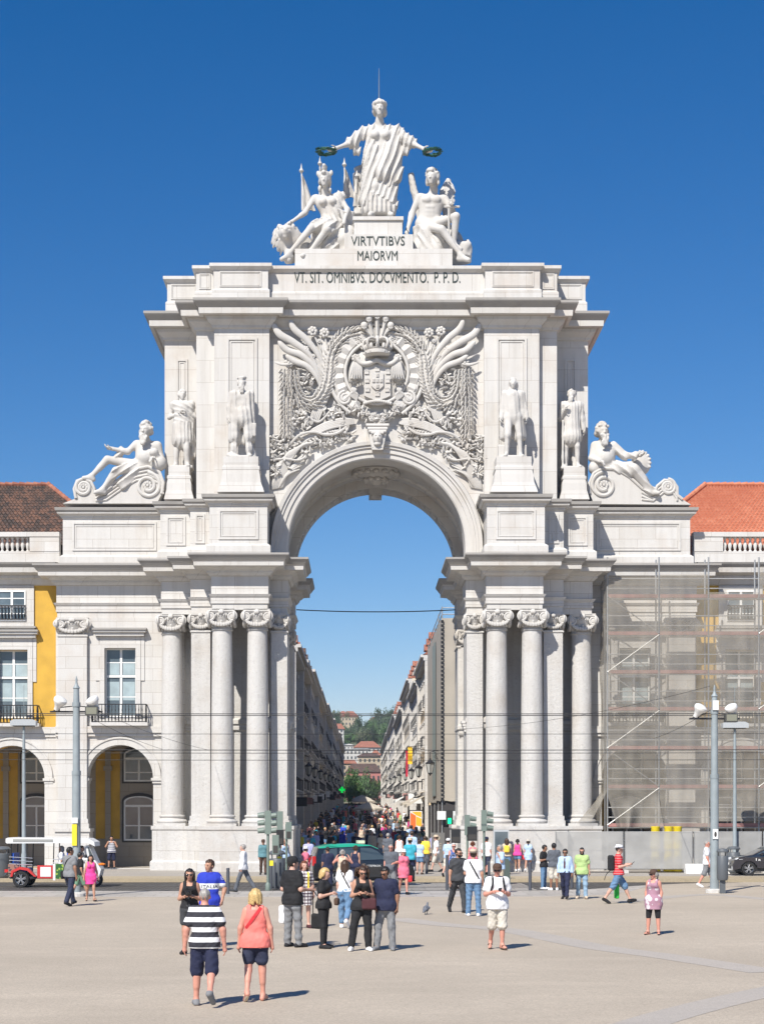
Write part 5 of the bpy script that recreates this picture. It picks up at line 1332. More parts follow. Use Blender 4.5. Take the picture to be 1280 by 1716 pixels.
for sx in (-1,1): q.blob(rq(1195+sx*9,972,1.38), (.05,.04,.03), 5, 4); q.tube(catmull([rq(1195+sx*30,930,1.1), rq(1195+sx*36,980,1.05), rq(1195+sx*22,1030,1.1)], 5), .07, 6)
q.blob(rq(1195,985,1.42), (.04,.06,.07), 5, 4); q.blob(rq(1195,1012,1.2), (.2,.14,.12), 8, 5); q.build('keystone', STS, ARCH, smooth=50)
# sweeping palms and branches along the arch
q = MB()
for i in range(9):
    t = i/8; feather(q, [(655+t*55,1222-t*10,.08),(690+t*55,1120-t*30,.25),(745+t*70,1040-t*40,.35),(800+t*120,1010-t*24,.2)], 10)
for i in range(6):
    t = i/5; feather(q, [(690+t*40,1215-t*70,.08),(735+t*55,1150-t*75,.25),(800+t*50,1120-t*95,.22)], 8)
finish_half(q, 'palm_fronds')
q = MB()
for i in range(5): feather(q, [(1078,866+i*5,.18),(1010,868+i*8,.3),(930,890+i*8,.32),(840,935+i*9,.25),(790,975+i*9,.12)], 8)
for i in range(16):
    t = i/15; a = 800+t*210; b0 = 985-60*t-38*math.sin(t*3); feather(q, [(a,b0,.1),(a+30,b0+18,.28),(a+44,b0+44,.12)], 6)
finish_half(q, 'palm_branch')
q = MB(); br = catmull([rq(745,1000,.2), rq(800,950,.38), rq(870,935,.42), rq(930,948,.40), rq(990,940,.38), rq(1040,905,.25)], 8); q.tube(br, .07, 7)
b2 = catmull([rq(650,1075,.2), rq(720,1070,.36), rq(790,1078,.38), rq(830,1060,.3)], 6); q.tube(b2, .06, 7)
b3 = catmull([rq(800,870,.15), rq(840,860,.3), rq(900,880,.3), rq(960,820,.25), rq(1010,780,.2)], 6); q.tube(b3, .06, 7)
finish_half(q, 'twisted_branch')
q = MB(); rr = random.Random(12)
def cluster(a, b_, r, n, L=.26):
    for i in range(n):
        t, k = rr.uniform(0,6.28), rr.uniform(.1,1)**.6*r; p = rq(a+k*math.cos(t), b_+k*math.sin(t), rr.uniform(.06,.34)); leaf(q, p, rr.uniform(0,6.28), L*rr.uniform(.7,1.2), .14, .055, rr.uniform(-.6,.6))
        if rr.random() < .25: q.blob(p + Vector((0,-.08,0)), rr.uniform(.05,.10), 6, 4)
for a, b_, r, n in ((690,985,42,34),(665,1050,32,24),(672,1120,28,20),(720,1100,26,16),(800,860,42,32),(850,880,30,20),(965,835,42,32),(1010,815,38,24),(1010,905,40,24),(1050,955,26,16),(900,985,36,20),(960,970,36,20),(720,1030,34,24),(770,985,30,18),(830,1050,26,14)): cluster(a, b_, r, n)
finish_half(q, 'carved_foliage')
# ------------------------------------------------------------- roofs, yellow arcaded buildings
def tile_mat(name, c1, c2, nz=.35):
    m = bpy.data.materials.new(name); m.use_nodes = True; n = m.node_tree.nodes; l = m.node_tree.links; b = n['Principled BSDF']; b.inputs['Roughness'].default_value = .85
    g = n.new('ShaderNodeNewGeometry'); v = n.new('ShaderNodeVectorMath'); v.operation = 'MULTIPLY'; v.inputs[1].default_value = (4.2, 3.0, 3.0); l.new(g.outputs['Position'], v.inputs[0])
    t = n.new('ShaderNodeTexWhiteNoise'); f = n.new('ShaderNodeVectorMath'); f.operation = 'FLOOR'; l.new(v.outputs[0], f.inputs[0]); l.new(f.outputs[0], t.inputs['Vector'])
    t2 = n.new('ShaderNodeTexNoise'); t2.inputs['Scale'].default_value = .8; t2.inputs['Detail'].default_value = 8; l.new(g.outputs['Position'], t2.inputs['Vector'])
    a = n.new('ShaderNodeMath'); a.operation = 'MULTIPLY'; l.new(t.outputs['Value'], a.inputs[0]); l.new(t2.outputs['Fac'], a.inputs[1])
    r = n.new('ShaderNodeMapRange'); r.inputs['From Min'].default_value = .1; r.inputs['From Max'].default_value = .5 if nz > .3 else .9; l.new(a.outputs[0], r.inputs['Value'])
    x = n.new('ShaderNodeMix'); x.data_type = 'RGBA'; x.inputs['A'].default_value = (*c1,1); x.inputs['B'].default_value = (*c2,1); l.new(r.outputs[0], x.inputs['Factor']); l.new(x.outputs['Result'], b.inputs['Base Color'])
    return m
T_OLD = tile_mat('weathered_brown_tiles', (.050,.036,.030), (.15,.078,.052))
T_NEW = tile_mat('new_orange_tiles', (.50,.175,.095), (.62,.27,.16), .2)
T_RED = tile_mat('far_red_tiles', (.26,.095,.06), (.38,.16,.10))
def tiled_slope(q, a, b_, c, d, m, pitch=.24, rows=16, amp=.045):
    """tiled quad a,b (eaves) -> d,c (ridge) with rounded tile columns and stepped rows"""
    a, b_, c, d = (Vector(p) for p in (a, b_, c, d)); nu = max(4, int((b_-a).length/pitch)*4); nrm = (b_-a).cross(d-a).normalized()
    V = []
    for j in range(rows*2+1):
        t = (j//2 + (j % 2)*.98)/rows if j < rows*2 else 1.0
        lift = amp*.9 if j % 2 == 0 else 0
        for i in range(nu+1):
            u = i/nu; p = a.lerp(b_, u).lerp(d.lerp(c, u), t); V.append(p + nrm*(lift + amp*math.sin(2*math.pi*i/4)))
    q.add(V, [(j*(nu+1)+i, j*(nu+1)+i+1, (j+1)*(nu+1)+i+1, (j+1)*(nu+1)+i) for j in range(rows*2) for i in range(nu)], m)
BAL = MB(); BAL.lathe([(.09,0),(.09,.06),(.05,.10),(.10,.28),(.105,.36),(.06,.55),(.045,.62),(.07,.68),(.09,.70),(.09,.76)], n=8, m=ST); _t = BAL.build('tmp', smooth=40); BALM = _t.data; bpy.data.objects.remove(_t)
def arcaded_building(name, sg, label, roofm, ridge_hip):
    e = empty(name, (0,0,0)); tag(e, label, 'building')
    y = 89.5
    for k in range(3):
        xc = sg*(19.15 + 4.9*k)
        bay(e, xc, y, 2.45, 1.72, 4.85, 15.3, YEL)
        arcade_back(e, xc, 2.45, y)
        q = MB(); hole = arched(xc-1.70, xc+1.70, .12, 4.85, 20); q.prism([(xc-2.45,.1),(xc+2.45,.1),(xc+2.45,7.1),(xc-2.45,7.1)], y-.05, y+.01, ST, holes=[hole]); q.build('arcade_front', None, e)
        # low upper window with its iron rail and stone surround
        q = MB(); q.box(xc-1.15,xc+1.15,y-.10,y+.02,12.75,15.0,ST); q.build('upper_window_surround', None, e)
        f = window_leafs(e, xc, 13.12, 14.72, 1.45, y-.16, split=13.9); railing(e, xc-.72, xc+.72, y-.22, y-.17, 13.2, 13.95, 9)
        q = MB(); q.box(xc-1.2,xc+1.2,y-.35,y+.02,12.5,12.72,ST); q.box(xc-1.3,xc+1.3,y-.45,y+.02,12.72,12.82,STG); q.build('window_ledge', None, e)
    x0, x1 = sorted((sg*16.72, sg*31.6))
    q = MB(); q.sweep([(x0,y),(x1,y)], [(0,15.0),(.10,15.05),(.2,15.3),(.35,15.35),(.35,15.5),(.75,15.6),(.78,15.85)], 95, ST); q.sweep([(x0,y),(x1,y)], [(.78,15.86),(.9,16.0),(.95,16.1),(.1,16.2)], 95, STG); q.build('cornice', None, e)
    q = MB(); q.box(x0,x1,y+.25,y+.75,16.15,16.85,ST); q.box(x0,x1,y+.18,y+.82,17.62,17.86,ST)
    for k in range(4):
        xa = sg*(16.72 + 4.9*k + .02); xb = xa + sg*1.55; a, c_ = sorted((xa, xb)); q.box(a,c_,y+.22,y+.78,16.84,17.63,ST)
    q.build('parapet', None, e)
    for k in range(3):
        for i in range(12):
            xx = sg*(16.72 + 4.9*k + 1.72 + i*.268)
            o = bpy.data.objects.new('baluster', BALM); C.objects.link(o); o.parent = e; o.location = (xx, y+.5, 16.855)
    q = MB(); q.box(x0,x1,95.6,96,.1,17,ST); q.build('rear_wall', None, e)
    q = MB(); ye, yr, ze, zr = 91.4, 98.5, 17.4, 22.0
    xi, xo = sg*13.6, sg*31.6; xh = sg*ridge_hip
    A, B = ((xo,ye,ze),(xi,ye,ze)) if sg < 0 else ((xi,ye,ze),(xo,ye,ze)); Cc, Dd = ((xh,yr,zr),(xo,yr,zr)) if sg < 0 else ((xo,yr,zr),(xh,yr,zr))
    tiled_slope(q, A, B, Cc, Dd, roofm, .26, 22)
    q.add([(xi,ye,ze),(xi,105.6,ze),(xh,yr,zr)], [(0,1,2) if sg < 0 else (0,2,1)], roofm); q.add([(xi,105.6,ze),(xo,105.6,ze),(xo,yr,zr),(xh,yr,zr)], [(0,1,2,3) if sg < 0 else (3,2,1,0)], roofm)
    rf = q.build('roof', None, e)
    q = MB(); rr = random.Random(3)
    for (pa, pb) in (((xi,ye,ze),(xh,yr,zr)), ((xh,yr,zr),(xo,yr,zr))):
        pa, pb = Vector(pa), Vector(pb); L = (pb-pa).length; k = int(L/.4)
        for i in range(k):
            a = pa.lerp(pb, i/k); c_ = pa.lerp(pb, (i+1.1)/k); q.tube([a+Vector((0,0,.05)), c_+Vector((0,0,.09))], [.11,.14], 8)
    q.build('ridge_tiles', T_NEW if sg > 0 else T_RED, rf)
    return e
arcaded_building('yellow_building', -1, 'yellow plastered arcaded building with dark brown tiled roof, left of the arch', T_OLD, 18.9)
arcaded_building('yellow_building', 1, 'yellow arcaded building with bright orange tiled roof, behind the scaffolding', T_NEW, 19.1)

# ------------------------------------------------------------- scaffolding with its nets, right of the arch
GALV = mat('galvanised_steel', (.42,.42,.41), .45, metal=.55, noise=.1)
REDB = mat('faded_red_toe_board', (.33,.165,.15), .7, noise=.3, nscale=1.2)
DECK = mat('scaffold_deck', (.33,.31,.29), .6, noise=.2)
SX = [11.77,14.4,16.93,19.5,22.1]; SZs = [2.3,4.27,6.25,8.24,10.13,12.1,14.0]
scf = empty('scaffolding', (16.9,86.9,.1)); tag(scf, 'steel scaffolding of tubes and red toe boards in front of the right-hand side bay', 'scaffold')
SCO = Vector((16.9,86.9,.1))
def sb(q, name): 
    o = q.build(name, None, None, smooth=40); return relative(o, scf)
for x in SX:
    for yy in (86.85, 87.75):
        q = MB(); q.tube([(x,yy,.1),(x,yy,16.1)], .045, 6, GALV); q.box(x-.08,x+.08,yy-.08,yy+.08,.1,.12,GALV); sb(q, 'upright')
for z in SZs:
    for i in range(4):
        q = MB(); q.box(SX[i]+.06,SX[i+1]-.06,86.95,87.65,z,z+.06,DECK); sb(q, 'deck')
        q = MB(); q.box(SX[i]+.05,SX[i+1]-.05,86.80,86.83,z+.02,z+.20,REDB); sb(q, 'toe_board')
        q = MB()
        for dz in (.5, 1.0): q.tube([(SX[i],86.86,z+dz),(SX[i+1],86.86,z+dz)], .03, 6, GALV)
        q.tube([(SX[i],86.86,z-.03),(SX[i+1],86.86,z-.03)], .035, 6, GALV); sb(q, 'guard_rail')
for k, z in enumerate(SZs[:-1]):
    q = MB(); a, c_ = (SX[0],SX[1]) if k % 2 == 0 else (SX[1],SX[0]); q.tube([(a,86.80,z+.1),(c_,86.80,z+2.0)], .028, 6, GALV); sb(q, 'diagonal_brace')
    if k % 2: q = MB(); q.tube([(SX[3],86.80,z+.1),(SX[4],86.80,z+2.0)], .028, 6, GALV); sb(q, 'diagonal_brace')
q = MB()
for i in range(9): q.tube([(17.35 if i % 2 else 16.95, 87.2, 1+.35*i),(18.2,87.2,1+.35*i)], .02, 5, GALV)
q.tube([(17.3,87.2,.2),(17.3,87.2,6.2)], .025, 5, GALV); q.tube([(18.2,87.2,.2),(18.2,87.2,6.2)], .025, 5, GALV); sb(q, 'ladder')
def net_mat(name, col, al):
    m = bpy.data.materials.new(name); m.use_nodes = True; n = m.node_tree.nodes; l = m.node_tree.links; b = n['Principled BSDF']; b.inputs['Base Color'].default_value = (*col,1); b.inputs['Roughness'].default_value = .8
    g = n.new('ShaderNodeNewGeometry'); t = n.new('ShaderNodeTexNoise'); t.inputs['Scale'].default_value = 1.1; t.inputs['Detail'].default_value = 5; l.new(g.outputs['Position'], t.inputs['Vector'])
    r = n.new('ShaderNodeMapRange'); r.inputs['From Min'].default_value = .3; r.inputs['From Max'].default_value = .7; r.inputs['To Min'].default_value = al-.10; r.inputs['To Max'].default_value = al+.10; l.new(t.outputs['Fac'], r.inputs['Value']); l.new(r.outputs[0], b.inputs['Alpha'])
    return m
NETM = net_mat('grey_debris_netting', (.36,.33,.28), .44)
FENM = net_mat('pale_fence_mesh', (.36,.355,.34), .88)
def sheet(x0, x1, z0, z1, y, nx, nz, amp, seed, loose=0.0):
    r = random.Random(seed); ph = [r.uniform(0,6) for _ in range(6)]; V = []
    for j in range(nz+1):
        for i in range(nx+1):
            u, v = i/nx, j/nz; w = amp*(math.sin(u*9+ph[0]+v*3) + .6*math.sin(u*17+ph[1]-v*5) + .5*math.sin(v*22+ph[2]+u*4))*math.sin(math.pi*u)**.4
            lo = loose*max(0, .12-v)*8; V.append((x0+(x1-x0)*u + lo*.5*math.sin(ph[3]+u*5), y - abs(w)*.6 - lo*(.6+.5*math.sin(u*11+ph[4])), z0+(z1-z0)*v))
    q = MB(); q.add(V, [(j*(nx+1)+i, j*(nx+1)+i+1, (j+1)*(nx+1)+i+1, (j+1)*(nx+1)+i) for j in range(nz) for i in range(nx)]); return q
nl = ['grey debris net over the scaffold bay nearest the arch', 'grey debris net over the second scaffold bay from the arch', 'grey debris net over the scaffold bay by the tall lamp mast', 'grey debris net over the scaffold bay at the right edge']
for i in range(4):
    o = sheet(SX[i]+.02, SX[i+1]-.02, 2.3 if i < 2 else 2.6, (15.1,15.2,14.3,15.6)[i], 86.76, 22, 60, .10, i, .8 if i in (0,3) else .3).build('debris_net', NETM, None, smooth=True); tag(o, nl[i], 'net', 'nets on the scaffolding')
q = sheet(0, 2.0, 2.6, 15.0, 0, 10, 50, .10, 9, 1.0); q.v = [(11.72 + p[1]*1.4, 86.78+p[0], p[2]) for p in q.v]; o = q.build('debris_net', NETM, None, smooth=True); tag(o, 'grey debris net turned round the end of the scaffold, touching the arch', 'net', 'nets on the scaffolding')
# second, ragged net hanging inside
# site fence: clad panels on concrete feet
CONC = mat('pale_concrete', (.55,.53,.50), .85, noise=.15, bump=.3)
fl_ = ['site fence panel with pale mesh in front of the outer column of the arch', 'site fence panel with pale mesh before the first yellow drums', 'site fence panel with pale mesh beside the tall lamp mast', 'site fence panel with pale mesh behind the black car']
for i in range(4):
    x0 = 8.66 + 3.38*i; x1 = x0 + 3.34; e = empty('fence_panel', ((x0+x1)/2, 83, .1)); tag(e, fl_[i], 'fence', 'site fence panels')
    q = MB()
    for x in (x0+.03, x1-.03): q.tube([(x,83,.14),(x,83,2.12)], .025, 6, GALV)
    for z in (.28, 1.2, 2.10): q.tube([(x0+.03,83,z),(x1-.03,83,z)], .02, 6, GALV)
    relative(q.build('frame', None), e)
    relative(sheet(x0+.05, x1-.05, .3, 2.09, 82.965, 24, 14, .025, 30+i).build('mesh_cladding', FENM, None, smooth=True), e)
    for x in (x0+.05,):
        q = MB(); q.box(x-.11,x+.11,82.65,83.35,.1,.24,CONC); relative(q.build('concrete_foot', None), e)
YD = mat('yellow_plastic', (.78,.60,.03), .45, noise=.08)
dl = ['yellow plastic drum pile behind the fence, standing apart on the left', 'yellow plastic drum pile behind the fence, in the middle of three', 'yellow plastic drum pile behind the fence, nearest the lamp mast']
for i, u in enumerate((1098, 1120, 1135)):
    x = PX(u, 84.3); e = empty('yellow_drum', (x,84.3,.1)); tag(e, dl[i], 'drum', 'yellow drums behind the fence')
    for k in range(2):
        q = MB(); z = .12 + k*1.12; q.lathe([(.24,0),(.26,.02),(.25,.08),(.21,1.02),(.23,1.06),(.23,1.12),(.19,1.12)], (x,84.3,z), 16, YD); relative(q.build('drum_section', None, None, smooth=40), e)
q = MB(); q.prism([(-.32,0),(.32,0),(.30,.12),(.14,.30),(.10,.46),(-.10,.46),(-.14,.30),(-.30,.12)], 0, 2.1, mat('white_plastic_barrier', (.72,.72,.70), .5, noise=.08), plane='xz')
q.v = [(14.85+y, 82.2+x, .1+z) for x, y, z in q.v]; q.f = [f[::-1] for f in q.f]; o = q.build('road_barrier'); tag(o, 'low white road barrier at the foot of the fence left of the lamp mast', 'barrier')

# ------------------------------------------------------------- the street behind the arch
FAC = [mat('facade_cream', (.46,.37,.25), .9, noise=.12, nscale=.6), mat('facade_grey', (.30,.28,.25), .9, noise=.12, nscale=.6), mat('facade_white', (.58,.55,.50), .9, noise=.1, nscale=.6), mat('facade_sand', (.35,.27,.18), .9, noise=.12, nscale=.6), mat('facade_buff', (.33,.30,.25), .9, noise=.12, nscale=.6)]  # left-hand facades, most colours darkened to paint in that side's shade
FACR = [mat('sun_lightened_facade_'+k, c, .9, noise=.12, nscale=.6) for k, c in (('cream',(.70,.61,.47)),('grey',(.56,.53,.47)),('white',(.74,.71,.66)),('sand',(.70,.55,.36)),('buff',(.63,.58,.49)))]  # same facades for the right side, colours lightened to paint in sunlight
BLK = mat('dark_shop_front', (.035,.033,.032), .4, noise=.2)
PANE = mat('street_window_glass', (.05,.06,.07), .1, spec=.6)
def street_building(side, xf, y0, y1, h, fm, roofm, label, seed, floors=4, dormers=True):
    r = random.Random(seed); zg = SZ((y0+y1)/2) - .2; e = empty('street_building', (xf, (y0+y1)/2, zg)); tag(e, label, 'building', 'buildings lining the street'); bg_ = -.5 if side < 0 else -.35; O = []
    sx = 1 if side > 0 else -1; X = lambda d: xf + sx*d        # d > 0: into the building; d < 0: over the street
    def bx(q, d0, d1, ya, yb, za, zb, m): a, c_ = sorted((X(d0), X(d1))); q.box(a,c_,ya,yb,za,zb,m)
    P = lambda q, n, par=None, **k: relative(q.build(n, None, None, **k), e) if par is None else None
    q = MB(); bx(q, 0, 9, y0, y1, zg, zg+h, fm); P(q, 'wall')
    q = MB(); bx(q, bg_-.14, .05, y0+.05, y1-.05, zg+h-.55, zg+h-.25, ST); bx(q, bg_-.4, .05, y0+.05, y1-.05, zg+h-.25, zg+h, ST); bx(q, -.12, .04, y0+.05, y1-.05, zg+4.0, zg+4.3, ST); P(q, 'cornice')
    for yy in (y0+.45, y1-.45): 
        q = MB(); bx(q, bg_, .04, yy-.38, yy+.38, zg, zg+h-.56, ST); P(q, 'pilaster')
    q = MB(); V = [(X(-.55),y0,zg+h),(X(-.55),y1,zg+h),(X(4.5),y1,zg+h+3.0),(X(4.5),y0,zg+h+3.0),(X(9.2),y0,zg+h),(X(9.2),y1,zg+h)]
    q.add(V, [(0,1,2,3),(3,2,5,4),(0,3,4),(1,5,2),(0,4,5,1)], roofm); P(q, 'roof')
    n = max(2, int((y1-y0-1.6)/3.3)); fh = (h-4.9)/(floors-1)
    for k in range(n):
        yc = y0 + .9 + (y1-y0-1.8)*(k+.5)/n
        q = MB(); bx(q, -.02, .3, yc-1.05, yc+1.05, zg, zg+3.3, BLK); bx(q, -.08, .05, yc-1.2, yc-1.05, zg, zg+3.4, ST); bx(q, -.08, .05, yc+1.05, yc+1.2, zg, zg+3.4, ST); P(q, 'shop_opening')
        for f in range(floors-1):
            z0 = zg + 4.5 + f*fh; zt = z0 + min(fh*.72, 2.5)
            w = relative((lambda q: (bx(q, -.10, .04, yc-.78, yc-.58, z0, zt, ST), bx(q, -.10, .04, yc+.58, yc+.78, z0, zt, ST), bx(q, -.16, .04, yc-.85, yc+.85, zt, zt+.22, ST), q.build('window', None))[-1])(MB()), e)
            q = MB(); bx(q, -.015, .02, yc-.57, yc+.57, z0+.02, zt-.01, PANE); g = q.build('pane', None); g.parent = w; g.matrix_parent_inverse = Matrix.Translation(-Vector(e.location)) @ Matrix() if False else Matrix()
            if r.random() < .75:
                q = MB(); dd = .55 if f < 2 else .3; bx(q, -dd, .03, yc-1.0, yc+1.0, z0-.14, z0-.02, ST)
                for yy in (yc-.98, yc+.98): bx(q, -dd, -.0, yy-.015, yy+.015, z0+.9, z0+.95, IRON)
                bx(q, -dd, -dd+.03, yc-.98, yc+.98, z0+.9, z0+.95, IRON)
                for i in range(13): yy = yc-.98+i*1.96/12; bx(q, -dd+.005, -dd+.025, yy-.012, yy+.012, z0-.02, z0+.9, IRON)
                P(q, 'balcony')
    if dormers:
        for k in range(max(1, n//2)):
            yc = y0 + 2 + (y1-y0-4)*(k+.5)/max(1, n//2); q = MB(); bx(q, .4, 3, yc-.8, yc+.8, zg+h+.1, zg+h+1.9, fm); V = [(X(.2),yc-1,zg+h+1.9),(X(.2),yc+1,zg+h+1.9),(X(.2),yc,zg+h+2.6),(X(4.2),yc-1,zg+h+1.9),(X(4.2),yc+1,zg+h+1.9),(X(4.2),yc,zg+h+2.6)]
            q.add(V, [(0,1,2),(3,5,4),(0,2,5,3),(1,4,5,2),(0,3,4,1)], roofm); bx(q, .36, .42, yc-.5, yc+.5, zg+h+.5, zg+h+1.7, PANE); P(q, 'dormer')
        q = MB(); yc = r.uniform(y0+1, y1-1); bx(q, 2.2, 2.9, yc-.5, yc+.5, zg+h, zg+h+3.6, fm); bx(q, 2.1, 3.0, yc-.6, yc+.6, zg+h+3.6, zg+h+3.8, T_RED); P(q, 'chimney')
    for k in range(max(1, n//3)):                       # hanging shop signs
        yc = y0 + 1.5 + (y1-y0-3)*r.random(); q = MB(); bx(q, -1.0, -.1, yc-.06, yc+.06, zg+3.2, zg+3.2+r.uniform(.5,.9), r.choice([BLK, REDB, WHITE, IRON])); bx(q, -1.0, 0, yc-.02, yc+.02, zg+4.15, zg+4.18, IRON); bx(q, -.56, -.53, yc-.02, yc+.02, zg+3.3, zg+4.16, IRON); P(q, 'hanging_sign')
    return e
LB = [(128,146,15.4,1,'grey'),(146,168,15.6,4,'buff'),(168,200,16.3,2,'white'),(200,240,16.2,0,'cream'),(240,300,16.5,1,'grey'),(300,380,16.8,2,'white'),(380,500,17,4,'buff')]
RB = [(158,180,17.0,3,'sand'),(180,208,16.0,2,'white'),(208,246,18.0,0,'cream'),(246,300,16.2,4,'buff'),(300,380,17.5,2,'white'),(380,500,16.8,0,'cream')]
wo = ['first','second','third','fourth','fifth','sixth','seventh','last']
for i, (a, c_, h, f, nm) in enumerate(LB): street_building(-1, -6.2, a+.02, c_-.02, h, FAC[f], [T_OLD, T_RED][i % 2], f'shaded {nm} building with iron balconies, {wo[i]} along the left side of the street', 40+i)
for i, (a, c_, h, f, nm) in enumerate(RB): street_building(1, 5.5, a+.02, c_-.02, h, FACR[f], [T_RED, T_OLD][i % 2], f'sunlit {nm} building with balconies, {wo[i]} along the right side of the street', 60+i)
# wrapped scaffold on the first right-hand building
WRAP = mat('beige_scaffold_wrap', (.42,.375,.31), .85, noise=.10, nscale=.35)
WRAPG = mat('greenish_wrap_print', (.27,.31,.28), .85, noise=.1)
e = empty('scaffold_wrap', (5.46,130,.4)); tag(e, 'tall beige scaffold wrap with laced corner on the right-hand street corner', 'scaffold wrap')
r_ = random.Random(2)
def wall_sheet(pts, z0, z1, m, name):
    V = [(x, y, z1 if j else z0 + r_.uniform(-.12,.12)) for j in (0, 1) for (x, y) in pts]; k = len(pts)
    q = MB(); q.add(V, [(i, i+1, k+i+1, k+i) for i in range(k-1)], m); return relative(q.build(name, None, None, smooth=True), e)
wall_sheet([(5.34 + .05*math.sin(i*1.3), 129.9 + i*.6) for i in range(46)][::-1], 3.9, 17.9, WRAP, 'side_sheet')
wall_sheet([(5.36 + i*.35, 129.8 + .05*math.sin(i*1.7)) for i in range(14)], 3.9, 17.9, WRAP, 'front_sheet')
wall_sheet([(5.26 + .05*math.sin(i*1.3), 138 + i*.6) for i in range(12)][::-1], 4.4, 17, WRAPG, 'printed_strip')
q = MB()
for i in range(44): q.box(5.30,5.50,129.68,129.78,4.0+i*.315,4.0+i*.315+.19,IRON)
q.box(5.36,5.44,129.72,129.80,4.0,17.8,WRAP); relative(q.build('lacing'), e)
q = MB()
for x, y in ((5.4,129.9),(6.6,129.9),(7.9,129.9),(9.2,129.9),(5.4,136),(5.4,143),(5.4,150),(5.4,156)): q.tube([(x,y,.4),(x,y,18.9 + .5*math.sin(y+x))], .05, 6, GALV)
for z in (18.2,18.7): q.tube([(5.4,129.9,z),(10,129.9,z)], .04, 6, GALV); q.tube([(5.4,129.9,z),(5.4,157,z)], .04, 6, GALV)
relative(q.build('poles'), e)
q = MB(); q.box(5.5,10,130.0,130.2,.3,3.8,mat('dark_hoarding', (.05,.045,.045), .7)); q.box(5.42,5.5,130.2,157,.3,3.7,MATS['dark_hoarding']); relative(q.build('hoarding'), e); q = MB(); q.box(5.7,14,130.4,158,.2,17.3,FACR[1]); relative(q.build('wall'), e)
q = MB(); q.box(5.0,6.6,129.5,129.6,2.5,3.15,WHITE); relative(q.build('white_banner'), e)
# street lanterns on wall brackets
LGL = mat('lantern_glass', (.45,.45,.42), .2, spec=.6)
def lantern():
    e = empty('street_lantern'); q = MB(); q.tube([(0,0,.95),(.25,0,1.12),(.5,0,1.1),(.72,0,1.0)], .03, 6, IRON); q.tube(catmull([(0,0,.2),(.12,0,.25),(.25,0,.65),(.4,0,1.0),(.6,0,1.05)], 5), .022, 6, IRON); q.tube([(.26+.16*math.cos(i*.5), 0, .72+.16*math.sin(i*.5)) for i in range(14)], .018, 5, IRON); q.box(-.06,0,-.1,.1,.0,1.2,IRON); q.build('wall_bracket', None, e)
    q = MB(); q.lathe([(.02,.62),(.07,.58),(.08,.5),(.30,.34),(.36,.30),(.36,.26),(.33,.25)], (0.72,0,0), 6, IRON); q.lathe([(.17,-.36),(.19,-.40),(.06,-.48),(.02,-.56)], (0.72,0,0), 6, IRON)
    for i in range(6):
        a = 2*math.pi*(i+.5)/6; q.tube([(0.72+.33*math.cos(a),.33*math.sin(a),.26),(0.72+.18*math.cos(a),.18*math.sin(a),-.37)], .018, 4, IRON)
    q.tube([(0.72,0,.6),(0.72,0,1.02)], .025, 6, IRON); q.build('lantern_frame', None, e)
    q = MB(); q.lathe([(.165,-.36),(.315,.26)], (0.72,0,0), 6, LGL); q.build('lantern_glass', None, e); return e
L0 = lantern(); first = True
for side, ys in ((-1,(150,170,195,223,250,283,320,360)),(1,(134.6,161,184,209,240,275,315,360))):
    for i, y in enumerate(ys):
        o = L0 if first else copy_tree(L0); first = False
        x = -6.2 if side < 0 else 5.5; o.scale = (1.1,1.1,1.15) if side < 0 else (1.15,1.15,1.2)
        o.location = (x + (0 if side < 0 else 0), y, SZ(y) + 6.1); o.rotation_euler.z = 0 if side < 0 else math.pi
        tag(o, f'black wall lantern, {wo[i] if i < 7 else ("eighth" if i == 7 else "ninth")} along the {"shaded left" if side < 0 else "sunlit right"} side of the street', 'lantern', 'wall lanterns along the street')
# parasols, awnings, banners, cross, poster
CLOTH = mat('cream_canvas', (.52,.47,.39), .85, noise=.06)
def parasol(x, y, w, h, label):
    e = empty('parasol', (x,y,SZ(y))); tag(e, label, 'parasol', 'cafe parasols in the street'); z = SZ(y)
    q = MB(); V = [(x,y,z+h)]; n = 8
    for k, (rr, dz) in enumerate(((.5,-.32),(1.0,-.72),(1.0,-.92))):
        for i in range(n): a = 2*math.pi*(i+.5)/n; V.append((x+rr*w/2*math.cos(a), y+rr*w/2*math.sin(a), z+h+dz))
    F = [(0,1+i,1+(i+1)%n) for i in range(n)] + [(1+k*n+i, 1+(k+1)*n+i, 1+(k+1)*n+(i+1)%n, 1+k*n+(i+1)%n) for k in range(2) for i in range(n)]
    q.add(V, F, CLOTH); relative(q.build('canopy', None), e); q = MB(); q.tube([(x,y,z),(x,y,z+h)], .04, 6, GALV); q.box(x-.35,x+.35,y-.35,y+.35,z,z+.1,IRON); relative(q.build('pole', None), e)
parasol(.05,190,3.7,3.0,'large cream parasol, nearest in the crowded street'); parasol(-.45,240,3.7,3.5,'cream parasol behind the nearest one in the street'); parasol(-.6,285,3.6,3.6,'far cream parasol deepest in the street')
for i, (y0, y1, z, m, lab) in enumerate(((160,170,3.0,CLOTH,'wide cream shop awning by the street poster'),(176,186,3.0,CLOTH,'cream awning farther along the sunlit shop fronts'),(212,226,3.1,WHITE,'white awning far along the sunlit shop fronts'))):
    q = MB(); zz = SZ(y0) + z; q.add([(5.45,y0,zz+.9),(5.45,y1,zz+.9),(3.5,y1,zz),(3.5,y0,zz),(3.5,y1,zz-.3),(3.5,y0,zz-.3)], [(0,1,2,3),(3,2,4,5),(0,3,5)], m); o = q.build('awning'); tag(o, lab, 'awning', 'shop awnings')
